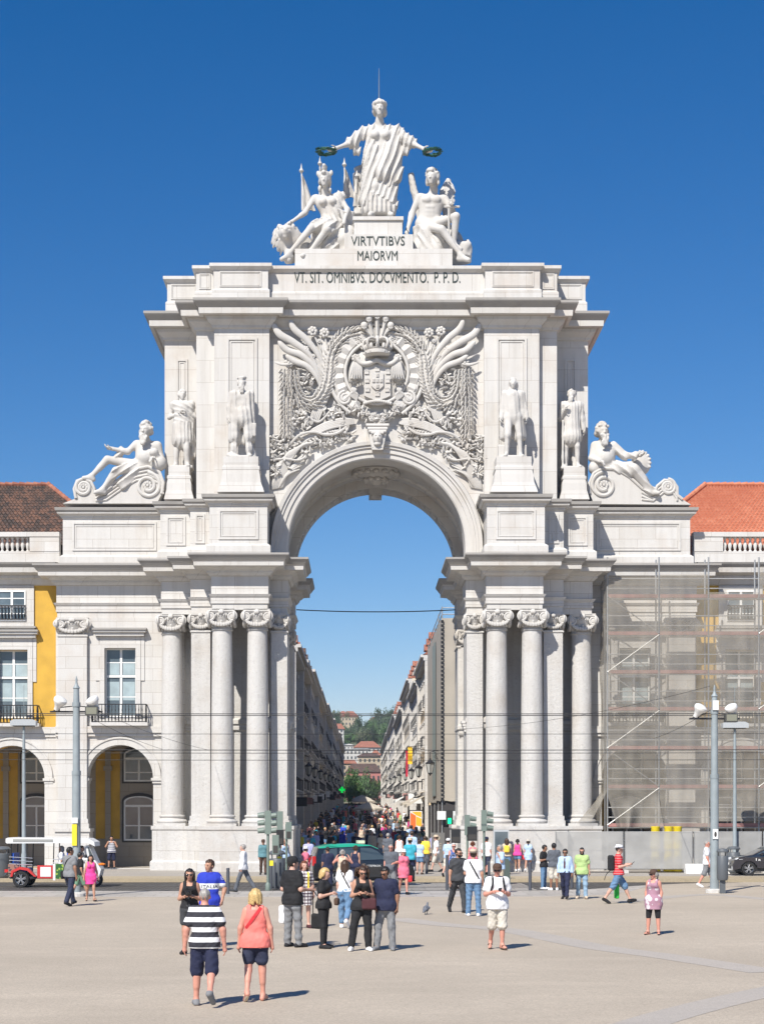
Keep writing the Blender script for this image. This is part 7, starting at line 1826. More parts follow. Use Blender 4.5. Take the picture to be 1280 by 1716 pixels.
    sh = o.get('shoes', 'black')
    if sh != 'bare':
        e = []
        for n in 'LR':
            an, hl_, to = J['an'+n], J['heel'+n], J['toe'+n]
            if o.get('sandals'): e += [(('c', hl_ + V3(0,0,-.024)*s, to + V3(0,-.02,-.022)*s, .030*s, .036*s, 1.0), .01*s)]
            else: e += [(('c', hl_, to + V3(0,-.012,0)*s, .046*s, .040*s, 1.0), .02*s), (('c', an + V3(0,0,-.02)*s, to, .046*s, .036*s, 1.0), .03*s), (('c', an + V3(0,0,.0)*s, hl_, .047*s, .044*s, 1.0), .02*s)]
        if o.get('sandals'):
            for n in 'LR': e.append((('c', J['toe'+n]*.55 + J['an'+n]*.45 + V3(-.03,0,.012)*s, J['toe'+n]*.55 + J['an'+n]*.45 + V3(.03,0,.012)*s, .022*s, .022*s, 1.0), .005*s))
        lz = 0.0 if all(J['heel'+n][2] < .09*s for n in 'LR') else -1
        m = mesh_of(e, min(vox, .014) if not crowd else vox, .05, (lambda X, Y, Z: .004 - Z + 0*X + 0*Y))
        if m: parts.append(('shoes', [(*m, 0)], [CM(sh)]))
    ht = o.get('hat')
    if ht:
        q = hat_mb(J, T, M, ht[0], None); parts.append(('hat', q, [CM(ht[1])] , CM(ht[2]) if len(ht) > 2 else None))
    if o.get('glasses'):
        e = [];
        for sx in (-1,1): e.append((*sphere_np(T(sx*.034,-.104,.002), (.029*s,.010*s,.021*s), 10, 6, M), 0))
        e.append((*tube_np([T(-.075,-.03,.012), T(-.06,-.09,.012), T(0,-.112,.012), T(.06,-.09,.012), T(.075,-.03,.012)], [.005*s]*5, 5), 0)); parts.append(('sunglasses', e, [SHADES]))
    if o.get('beard'):
        S2 = sculpt([(('c', T(-.03,-.055,-.055), T(.03,-.055,-.055), .047*s, .047*s, 1.0), .01), (('c', T(0,-.055,-.06), T(0,-.058,-.082), .040*s, .036*s, 1.0), .02)], .03, min(vox, .012))
        S2.clip(lambda X, Y, Z: (lambda q: np.maximum(q[2] + .030, .0 - (.0 - q[1] - .0) - .02))(hl(X, Y, Z))*s)
        m = S2.mesh(1)
        if m: parts.append(('beard', [(*m, 0)], [HAIRC[o.get('hairc','brown')]]))
    return parts, J, T, M
def place_person(u, v, hpx, yaw, o, label, z=0.0, vox=None, Y=None, group=None):
    """u, v: where the feet meet the ground in the photo; hpx: height there; yaw 0 faces the camera, 90 faces right, 180 walks away"""
    Y = Y or GY(v, z); o = dict(o); o['h'] = hpx*Y/FPX
    vox = vox or (.0135 if Y < 45 else .017 if Y < 62 else .021); o['seed'] = int(u) % 97
    ps, J, T, M = make_person(o, vox)
    root = None; loc = (PX(u, Y), Y, z); rz = R(yaw)
    for p in ps:
        if isinstance(p[1], MB):
            q = p[1]; 
            me_o = q.build(p[0], p[2][0], None, smooth=40)
            if p[3] is not None:
                me_o.data.materials.clear(); me_o.data.materials.append(p[2][0]); me_o.data.materials.append(p[3]); nf = len(me_o.data.polygons)
                for f in me_o.data.polygons:
                    zz = [me_o.data.vertices[i].co for i in f.vertices]; c_ = sum(zz, Vector())/len(zz); k = Vector(T(0,0,0)); 
                    if J['s']*.070 < (c_-k).z < J['s']*.094 and (Vector((c_.x-k.x, c_.y-k.y, 0))).length < .13*J['s'] and abs(f.normal.z) < .5: f.material_index = 1
            ob = me_o
        else: ob = np_obj(p[0], np_mesh(p[0], p[1], p[2]))
        if root is None: root = ob; ob.name = 'person'; ob.location = loc; ob.rotation_euler = (0,0,rz)
        else: ob.parent = root
    tag(root, label, 'person', group); PEOPLE.append(root)
    def world(p): q = Matrix.Rotation(rz, 3, 'Z') @ Vector(p); return np.array(q) + np.array(loc)
    return root, J, world
def bag(J, world, c, size, colr, label, strap=None, kind='handbag', round_=.03, sw=.012):
    """something carried: a soft bag and its strap, standing on its own among the objects"""
    s = J['s']; hx, hy, hz = (v*s/2 for v in size); S_ = Sculpt(c - V3(hx+.08, hy+.08, hz+.08), c + V3(hx+.08, hy+.08, hz+.08), .011)
    S_.add(('b', c, (hx, hy, hz), min(hx, hy, hz)*.7), 0)
    S_.warp(rough(16, .006, 3)); P, Q = S_.mesh(1); m = CM(colr) if isinstance(colr, str) else colr
    P = np.array([world(p) for p in P]); pc = [(P, Q, 0)]
    if strap:
        for st in strap: t = tube_np([world(p) for p in catmull([Vector(x) for x in st], 5)], [sw]*((len(st)-1)*5+1), 5); pc.append((*t, 1))
    me = np_mesh(kind, pc, [m, CM('black') if not strap or kind != 'handbag' else m]); o = np_obj(kind, me); ctr = P.mean(0); me.transform(Matrix.Translation(-Vector(ctr))); o.location = ctr
    tag(o, label, 'bag'); return o
def phone(J, world, c, label, size=(.07,.012,.14), tilt=0):
    q = MB(); s = 1.0; hx, hy, hz = (v/2 for v in size); M_ = Matrix.Rotation(R(tilt), 3, 'X'); P = []
    q.box(-hx,hx,-hy,hy,-hz,hz, SHADES); q.v = [tuple(world(np.array(c) + np.array(M_ @ Vector(p)))) for p in q.v]; o = q.build('phone'); tag(o, label, 'phone'); return o
WALK = dict(ll=(20,6,1), rl=(-14,16,1)); WALK2 = dict(ll=(-16,18,1), rl=(22,6,1))
HOLD = dict(la=((.22,.05,-1),(-.55,-.85,.25)), ra=((-.22,.05,-1),(.55,-.85,.25)))
d = lambda *a, **k: {**{kk: vv for x in a for kk, vv in x.items()}, **k}
strp = striped('navy_white_rugby_stripes', [(0,(.03,.03,.04)),(.52,(.74,.74,.75))], .158, 2, .02)
def strap_on(root, A, B, w, colr, label, back=True):
    sh_ = [c for c in root.children if c.name.split('.')[0] in ('t_shirt','vest_top','dress','shirt')][0]; bv = BVHTree.FromPolygons([v.co for v in sh_.data.vertices], [p.vertices for p in sh_.data.polygons]); sg = 1 if back else -1; L = []; A, B = Vector(A), Vector(B)
    for i in range(19):
        p = A.lerp(B, i/18); h_ = bv.ray_cast(Vector((p.x, sg*1.0, p.z)), Vector((0,-sg,0)), 2)
        if h_[0]: L.append(h_[0] + Vector((0,sg*.008,0)))
    q = MB(); k = len(L); dv = (B-A).cross(Vector((0,1,0))).normalized()*w/2
    for z in (0, 1): q.v += [tuple(p + dv*(1 if j else -1) + Vector((0,sg*.006*z,0))) for p in L for j in (0,1)]
    n = 2*k
    for i in range(k-1): q.f += [(2*i,2*i+1,2*i+3,2*i+2),(n+2*i,n+2*i+2,n+2*i+3,n+2*i+1),(2*i,2*i+2,n+2*i+2,n+2*i),(2*i+1,n+2*i+1,n+2*i+3,2*i+3)]
    q.m = [0]*len(q.f); o = q.build('bag_strap', CM(colr)); o.matrix_world = Matrix.LocRotScale(root.location, root.rotation_euler, None); tag(o, label, 'bag'); return o
from mathutils.bvhtree import BVHTree
# the two walking away, nearest the camera
r1 = place_person(343, 1686, 196, 180, d(dict(ll=(4,2,3), rl=(-16,34,2)), build=1.12, back=True, skin='red', top=('tee', strp, .62), hem=-.06, bottom=('shorts', 'navy', .93), hair='buzz', hairc='grey', shoes='grey', la=((.34,.05,-1),(.10,-.12,-1)), ra=((-.34,.05,-1),(-.10,-.12,-1))), 'stout grey haired man from behind in navy and white striped polo and navy shorts')
r2 = place_person(428, 1678, 186, 180, d(dict(ll=(-4,30,2), rl=(3,3,2)), fem=True, build=1.05, back=True, skin='red', top=('tank', 'coral', 0), hem=-.09, bottom=('shorts', 'dark indigo', .62), hair='bob', hairc='blonde', shoes='beige', sandals=True, la=((.30,.06,-1),(.10,-.12,-1)), ra=((-.30,.06,-1),(-.10,-.12,-1))), 'blonde woman seen from behind in a coral vest top and dark denim shorts')
J = r2[1]; strap_on(r2[0], J['shL']*0 + V3(J['shR'][0]*.62, 0, J['shR'][2]+.05), V3(J['shL'][0]*.95, 0, J['spine'][2]), .050, 'red', 'red cross-body bag strap slung over the blonde woman in coral')
# couple facing the camera
Yb = 35.6
r3 = place_person(318, 0, 142, 0, d(HOLD, fem=True, skin='tan', top=('tank', 'black', 0), hem=.02, bottom=('shorts', 'charcoal', .55), hair='long', hairc='black', glasses=True, shoes='black', turn=0), 'dark haired woman in black top, grey shorts and sunglasses holding a camera', Y=36.6)
J, wd = r3[1], r3[2]; q = MB(); c = (J['hdL']+J['hdR'])/2 + V3(0,-.03,.06)*J['s']; q.box(-.07,.07,-.04,.03,-.05,.05,SHADES); q.lathe([(.035,-.04),(.038,-.10),(.03,-.11)], (0,0,0), 12, SHADES, axis='y'); q.v = [tuple(wd(c + np.array(p))) for p in q.v]; o_ = q.build('camera'); tag(o_, 'black camera in the hands of the dark haired woman in sunglasses', 'camera')
blu = striped('blue_shirt_with_white_band', [(0,(.018,.04,.42)),(.437,(.78,.78,.78)),(.480,(.018,.04,.42))], 3.0, 2, .0)
r4 = place_person(351, 0, 145, 8, d(fem=False, skin='tan', top=('polo', blu, .6), hem=-.10, bottom=('shorts', 'white', .9), hair='short', hairc='brown', turn=-48, la=((.55,.0,-1),(-.25,-.30,-1)), shoes='white', ll=(3,3,4)), 'dark haired man in a bright blue polo with a white lettered band, looking left', Y=38.6)
from mathutils.bvhtree import BVHTree
def wrap_text(name, body, shirt, x0, x1, z0, z1, m, rz=0.0, up=0.0):
    """printed lettering laid on the front of a shirt"""
    t = text(name, body, x0, x1, z0, z1, 0, m, shirt, .002); bv = BVHTree.FromPolygons([v.co for v in shirt.data.vertices], [p.vertices for p in shirt.data.polygons])
    M_ = Matrix.Rotation(rz, 3, 'Z')
    for v in t.data.vertices:
        o_ = M_ @ Vector((v.co.x, -1, 0)); o_.z = v.co.z; h_ = bv.ray_cast(o_, M_ @ Vector((0,1,0)), 2)
        if h_[0]: v.co = h_[0] - (M_ @ Vector((0,1,0)))*(.006 - v.co.y)
    return t
shirt = [c for c in r4[0].children if c.name.startswith('t_shirt') or c.name.startswith('polo')][0]
wrap_text('lettering', 'ITALIA', shirt, -.19, .19, 1.337, 1.407, CM('navy'))
wrap_text('lettering', '15', shirt, .17, .24, 1.52, 1.60, CM('white'), R(35))
# standing group in the middle
r5 = place_person(490, 1588, 150, 140, d(build=1.08, skin='fair', top=('t_shirt', 'black', .62), hem=-.09, bottom=('trousers', 'grey', 2), hair='short', hairc='black', hat=('cap','black'), shoes='black', la=((.2,.05,-1),(.3,-.9,-.15)), ra=((-.25,.05,-1),(.0,-.95,-.05)), ll=(2,2,4), rl=(4,5,4), turn=-25, back=True), 'man in black cap, black t-shirt and grey trousers with a white plastic bag')
J, wd = r5[1], r5[2]; s = J['s']
bag(J, wd, V3(.30*s, -.12*s, .62*s), (.30,.10,.36), 'white', 'white plastic carrier bag hanging beside the man in black cap', [[J['wrL'] + V3(0,.0,.02), V3(.31*s,-.12*s,.92*s), V3(.30*s,-.12*s,.78*s)]], 'carrier_bag', sw=.008)
bag(J, wd, J['hdR'] + V3(-.02,-.10,-.62)*s, (.24,.12,.30), 'black', 'square black shoulder bag dangling on long straps before the woman in plaid', [[J['hdR'], J['hdR']+V3(-.12,-.12,-.25)*s, J['hdR']+V3(-.13,-.10,-.48)*s], [J['hdR'], J['hdR']+V3(.06,-.08,-.25)*s, J['hdR']+V3(.08,-.10,-.48)*s]], 'shoulder_bag', sw=.012)
plaid = striped('white_plaid_with_dark_lines', [(0,(.66,.63,.62)),(.62,(.14,.10,.12))], .085, 2, 0, (0, [(0,(1,1,1)),(.66,(.30,.26,.28))], .09))
r6 = place_person(510, 1556, 112, 10, d(fem=True, skin='fair', top=('dress', plaid, .6), dress=.42, hair='bob', hairc='red', shoes='maroon', la=((.2,.05,-1),(.1,-.3,-1)), ra=((-.2,.05,-1),(.2,-.8,-.3)), turn=8), 'smiling red haired woman in a white plaid dress facing the camera')
J = r6[1]; strap_on(r6[0], V3(J['shL'][0]*.55,0,J['shL'][2]+.05), V3(J['shL'][0]*.62,0,J['pel'][2]+.1), .045, 'yellow', 'bright yellow bag strap down the front of the woman in the plaid dress', False)
r7 = place_person(542, 1590, 134, 78, d(HOLD, fem=True, build=1.1, skin='fair', top=('t_shirt', 'black', .55), hem=-.05, bottom=('leggings', 'black', 2), hair='bob', hairc='blonde', shoes='black', tilt=14, ll=(0,2,3), rl=(3,4,3)), 'blonde woman in profile in black t-shirt, black leggings and black trainers')
J, wd = r7[1], r7[2]; s = J['s']; bag(J, wd, J['pel'] + V3(0,-.30,.10)*s, (.22,.10,.16), 'brown', 'small brown leather bag held at the waist of the blonde woman in black', None, 'handbag')
r8 = place_person(578, 1556, 114, 170, d(dict(ll=(10,8,1), rl=(-10,38,1)), fem=True, skin='fair', back=True, top=('t_shirt', 'white', .55), hem=.02, bottom=('trousers', 'blue denim', 1.75), hair='long', hairc='brown', shoes='white'), 'brown haired woman from behind in white t-shirt and cropped blue jeans')
J = r8[1]; strap_on(r8[0], V3(J['shL'][0]*.6,0,J['shL'][2]+.05), V3(J['shR'][0]*.9,0,J['pel'][2]+.12), .03, 'black', 'thin black bag strap on the back of the woman in white and jeans')
r9 = place_person(607, 1594, 142, 4, d(HOLD, fem=True, skin='tan', top=('tank', 'black', 0), hem=-.08, bottom=('trousers', 'black', 1.95), hair='curly', hairc='brown', glasses=True, shoes='white', tilt=16, turn=10, ll=(2,2,3), rl=(6,6,12)), 'curly haired woman in black top and trousers with sunglasses looking down at a phone')
J, wd = r9[1], r9[2]; s = J['s']; phone(J, wd, (J['hdL']+J['hdR'])/2 + V3(0,-.05,.06)*s, 'phone held by the curly haired woman in black', tilt=40)
bag(J, wd, V3(.13,-.17,.98)*s, (.30,.12,.24), 'maroon', 'maroon leather shoulder bag at the hip of the curly haired woman', [[J['shR']+V3(.05,-.08,.04)*s, J['spine']+V3(-.06,-.14,.06)*s, V3(.03,-.17,1.08)*s]], 'handbag', sw=.012)
r10 = place_person(646, 1593, 140, -12, d(build=1.10, skin='brown', top=('t_shirt', 'navy', .62), hem=-.09, bottom=('trousers', 'grey', 2), hair='short', hairc='black', glasses=True, shoes='grey', tilt=18, turn=-22, la=((.25,.05,-1),(-.02,-.10,-1)), ra=((-.2,.05,-1),(.15,-.5,-.8)), ll=(2,2,5), rl=(6,5,7)), 'man in navy polo, grey trousers and sunglasses beside the curly haired woman')
r11 = place_person(833, 1592, 141, 6, d(HOLD, dict(ll=(10,14,0), rl=(-6,24,0)), build=1.12, skin='red', top=('t_shirt', 'white', .62), hem=-.10, bottom=('shorts', 'stone', 1.02), hair='short', hairc='grey', hat=('cap','brown'), glasses=True, shoes='brown', sandals=True, turn=-14, tilt=4), 'man in brown cap, white t-shirt and cargo shorts walking toward the camera')
J, wd = r11[1], r11[2]; s = J['s']; phone(J, wd, (J['hdL']+J['hdR'])/2 + V3(0,-.04,.03)*s, 'dark phone in the hands of the man in brown cap', tilt=60)
bag(J, wd, J['chest'] + V3(0,.20,-.06)*s, (.30,.15,.42), 'olive', 'olive backpack worn by the man in brown cap', [[J['shL']+V3(-.06,.08,.06)*s, J['shL']+V3(-.07,-.06,.065)*s, J['chest']+V3(.12,-.135,.0)*s, J['spine']+V3(.16,-.08,.02)*s], [J['shR']+V3(.06,.08,.06)*s, J['shR']+V3(.07,-.06,.065)*s, J['chest']+V3(-.12,-.135,.0)*s, J['spine']+V3(-.16,-.08,.02)*s]], 'backpack', sw=.024)
r12 = place_person(793, 1536, 110, 175, d(build=1.05, back=True, skin='tan', top=('t_shirt', 'white', .55), hem=-.04, bottom=('trousers', 'blue denim', 2), hair='short', hairc='brown', hat=('brim','beige','charcoal'), shoes='white', la=((.15,-.2,-1),(-.3,-.8,-.2)), ra=((-.2,.0,-1),(-.1,-.2,-1)), ll=(2,2,4), rl=(0,2,4)), 'man from behind in straw hat, white t-shirt and blue jeans with a black strap')
J = r12[1]; strap_on(r12[0], V3(J['shL'][0]*.6,0,J['shL'][2]+.05), V3(J['shR'][0]*.9,0,J['pel'][2]+.08), .045, 'black', 'black bag strap crossing the back of the man in straw hat')
r13 = place_person(768, 1530, 108, 20, d(dict(ll=(14,4,1), rl=(-24,10,1)), skin='tan', top=('t_shirt', 'charcoal', .6), hem=-.05, bottom=('trousers', 'charcoal', 2), hair='short', hairc='black', beard=True, glasses=True, shoes='black', la=((.2,.2,-1),(.1,-.1,-1)), ra=((-.2,.1,-1),(-.1,-.1,-1)), turn=20), 'bearded man in charcoal t-shirt and trousers striding left of the straw hat')
r14 = place_person(838, 1497, 80, -70, d(build=1.12, skin='tan', top=('t_shirt', 'light blue', .6), hem=-.06, bottom=('trousers', 'khaki', 2), hair='short', hairc='grey', la=((.2,-.2,-1),(-.35,-.3,.9)), ra=((-.2,.0,-1),(-.05,-.2,-1)), shoes='brown'), 'grey haired man in light blue polo talking on a phone')
r15 = place_person(911, 1491, 74, 62, d(HOLD, skin='brown', top=('t_shirt', 'black', .6), bottom=('trousers', 'blue denim', 2), hair='short', hairc='black', shoes='white', tilt=14), 'young man in black t-shirt and blue jeans standing by the fence looking down')
r16 = place_person(928, 1493, 79, 190, d(back=True, skin='brown', top=('t_shirt', 'slate', .95), hem=-.06, bottom=('shorts', 'stone', .95), hair='short', hairc='black', shoes='white', la=((.2,-.1,-1),(-.4,-.6,-.1))), 'young man from behind in dark grey t-shirt and cream shorts by the fence')
r17 = place_person(947, 1508, 84, -18, d(WALK, skin='brown', top=('shirt', 'light blue', 1.95), hem=-.0, bottom=('trousers', 'navy', 2), hair='short', hairc='black', shoes='black', glasses=True, la=((.2,.1,-1),(.05,-.1,-1)), ra=((-.2,-.1,-1),(-.05,-.3,-1))), 'man in pale blue shirt, dark tie and navy trousers walking toward the camera')
J, wd = r17[1], r17[2]; s = J['s']; shirt = [c for c in r17[0].children if c.name.startswith('shirt')][0]
bv = BVHTree.FromPolygons([v.co for v in shirt.data.vertices], [p.vertices for p in shirt.data.polygons]); q = MB(); L = []
for t in range(9):
    z = J['neck'][2]-.05*s - t*.045*s; h_ = bv.ray_cast(Vector((J['neck'][0],-1,z)), Vector((0,1,0)), 2); L.append(Vector((J['neck'][0], (h_[0].y if h_[0] else -.13*s)-.006, z)))
q.tube(L, [.028*s]+[.022*s]*2+[.032*s]*5+[.01*s], 6, flat=.3, flatdir=(0,1,0)); tie = q.build('tie', CM('maroon'), r17[0])
r18 = place_person(975, 1507, 85, -8, d(skin='tan', build=1.04, top=('polo', 'green', .62), hem=-.10, bottom=('trousers', 'pale denim', 2), hair='buzz', hairc='black', beard=True, glasses=True, shoes='beige', la=((.2,.1,-1),(.1,-.2,-1)), ll=(8,6,3), rl=(-6,8,4), tilt=12), 'bearded man in light green polo and pale jeans')
redst = striped('red_shirt_fine_stripes', [(0,(.62,.03,.04)),(.80,(.66,.30,.30))], .085, 2)
r19 = place_person(1036, 1515, 99, 90, d(WALK, dict(ll=(30,8,1), rl=(-26,10,1)), skin='fair', build=1.05, top=('t_shirt', redst, .6), hem=-.03, bottom=('shorts', 'blue denim', 1.0), hair='buzz', hairc='brown', hat=('brim','white','navy'), shoes='black', la=((.1,.1,-1),(.0,-.95,.2)), ra=((-.1,-.05,-1),(.0,-.95,.25)), tilt=8), 'man in white hat, red striped shirt and denim shorts striding right')
J, wd = r19[1], r19[2]; s = J['s']; phone(J, wd, J['hdR'] + V3(.02,-.06,.03)*s, 'phone in the hand of the man in white hat', tilt=50)
bag(J, wd, J['chest'] + V3(0,.22,-.10)*s, (.30,.18,.46), 'black', 'black backpack on the man in white hat', [[J['chest']+V3(.1,.22,-.32)*s, J['chest']+V3(.12,.34,-.45)*s, J['chest']+V3(.12,.40,-.62)*s]], 'backpack')
bag(J, wd, V3(.20,.02,.36)*s, (.30,.12,.44), (lambda: cloth('bright_green', (.03,.50,.06)))(), 'bright green shopping bag swinging beside the man in white hat', [[J['wrL'] + V3(.02,.1,-.1)*s, V3(.20,.02,.66)*s, V3(.20,.02,.52)*s]], 'shopping_bag', sw=.01)
patch = printed('white_pink_patch_print', (.60,.55,.58), (.36,.20,.26), 7)
r20 = place_person(1095, 1567, 108, -22, d(fem=True, build=1.12, skin='red', top=('dress', patch, 0), dress=.32, bottom=('leggings', 'black', 1.0), hair='ponytail', hairc='grey', hat=('cap','brown'), glasses=True, shoes='black', sandals=True, turn=-30, la=((.2,.05,-1),(-.05,-.25,-1)), ra=((-.2,.1,-1),(.0,-.2,-1)), ll=(3,3,4), rl=(2,3,5)), 'grey haired woman in brown cap and pale patterned tunic over black leggings and flip-flops')
r21 = place_person(1184, 1488, 78, 80, d(WALK, build=1.1, skin='red', top=('t_shirt', 'white', .6), hem=-.07, bottom=('shorts', 'grey', .95), hair='buzz', hairc='grey', glasses=True, shoes='white', la=((.1,.1,-1),(.05,-.2,-1)), ra=((-.1,-.1,-1),(.0,-.25,-1))), 'grey haired man in white t-shirt and grey shorts walking right to the lamp mast')
# left side
r22 = place_person(117, 1519, 98, 150, d(dict(ll=(24,8,1), rl=(-16,10,2)), back=True, skin='brown', build=1.08, top=('t_shirt', 'grey', .55), hem=-.06, bottom=('trousers', 'dark indigo', 2), hair='short', hairc='black', shoes='black', la=((.1,-.2,-1),(.05,-.3,-1)), ra=((-.2,.1,-1),(-.1,-.1,-1)), turn=-30), 'man in grey t-shirt and dark jeans walking away with a bag strap, on the left')
J, wd = r22[1], r22[2]; s = J['s']; bag(J, wd, J['pel'] + V3(.20,.06,.0)*s, (.08,.22,.24), 'black', 'black messenger bag at the hip of the man in grey t-shirt', [[J['shR']+V3(.05,.06,.05)*s, J['chest']+V3(.02,.14,.0)*s, J['spine']+V3(.15,.11,-.06)*s, J['pel']+V3(.20,.08,.1)*s]], 'messenger_bag', sw=.015)
r23 = place_person(152, 1511, 77, 18, d(dict(ll=(18,8,1), rl=(-18,8,1)), fem=True, skin='tan', top=('dress', 'pink', 0), dress=.36, hair='long', hairc='black', shoes='black', sandals=True, la=((.3,.15,-1),(.25,.0,-1)), ra=((-.3,-.1,-1),(-.15,-.2,-1))), 'dark haired young woman in a short bright pink dress walking toward the camera')
r24 = place_person(134, 1506, 74, 120, d(WALK2, back=True, skin='tan', top=('t_shirt', 'black', .6), bottom=('shorts', 'sage', .95), hair='short', hairc='black', shoes='grey'), 'person in black t-shirt and green shorts hidden behind the man in grey', Y=61.5)
tank_st = striped('navy_white_fine_stripes', [(0,(.10,.10,.16)),(.5,(.62,.62,.64))], .11, 2)
r25 = place_person(187, 1453, 54, 0, d(dict(la=((.45,-.3,-.8),(-.55,-.3,.85)), ra=((-.45,-.3,-.8),(.55,-.3,.85))), build=1.1, skin='tan', top=('tank', tank_st, 0), hem=-.06, bottom=('shorts', 'navy', .95), hair='short', hairc='black', shoes='black', ll=(2,2,5), rl=(2,2,5)), 'man in striped vest and navy shorts taking a photograph under the left arcade', z=.1, Y=89.6)
r26 = place_person(408, 1497, 81, -96, d(dict(ll=(22,4,1), rl=(-24,10,1)), skin='fair', top=('shirt', 'white', 1.95), hem=-.09, bottom=('trousers', 'slate', 2), hair='short', hairc='grey', shoes='charcoal', la=((.1,.0,-1),(.0,-.2,-1)), ra=((-.1,.1,-1),(.0,-.1,-1)), tilt=8), 'grey haired man in loose white shirt and dark trousers walking left past the pedestal', Y=65)
r27 = place_person(441, 1471, 59, 5, d(WALK, skin='tan', top=('shirt', 'dark teal', 1.9), bottom=('trousers', 'brown', 2), hair='short', hairc='black', hat=('cap','brown'), shoes='black'), 'man in teal shirt and cap behind the left traffic light pole', Y=80, z=.1)
r28 = place_person(477, 1478, 66, 15, d(fem=True, build=1.1, skin='tan', top=('tank', 'light blue', 0), bottom=('skirt', 'navy', .45), hair='bob', hairc='grey', shoes='black'), 'woman in pale blue top and navy skirt behind the traffic light poles', Y=76.5, z=.1)
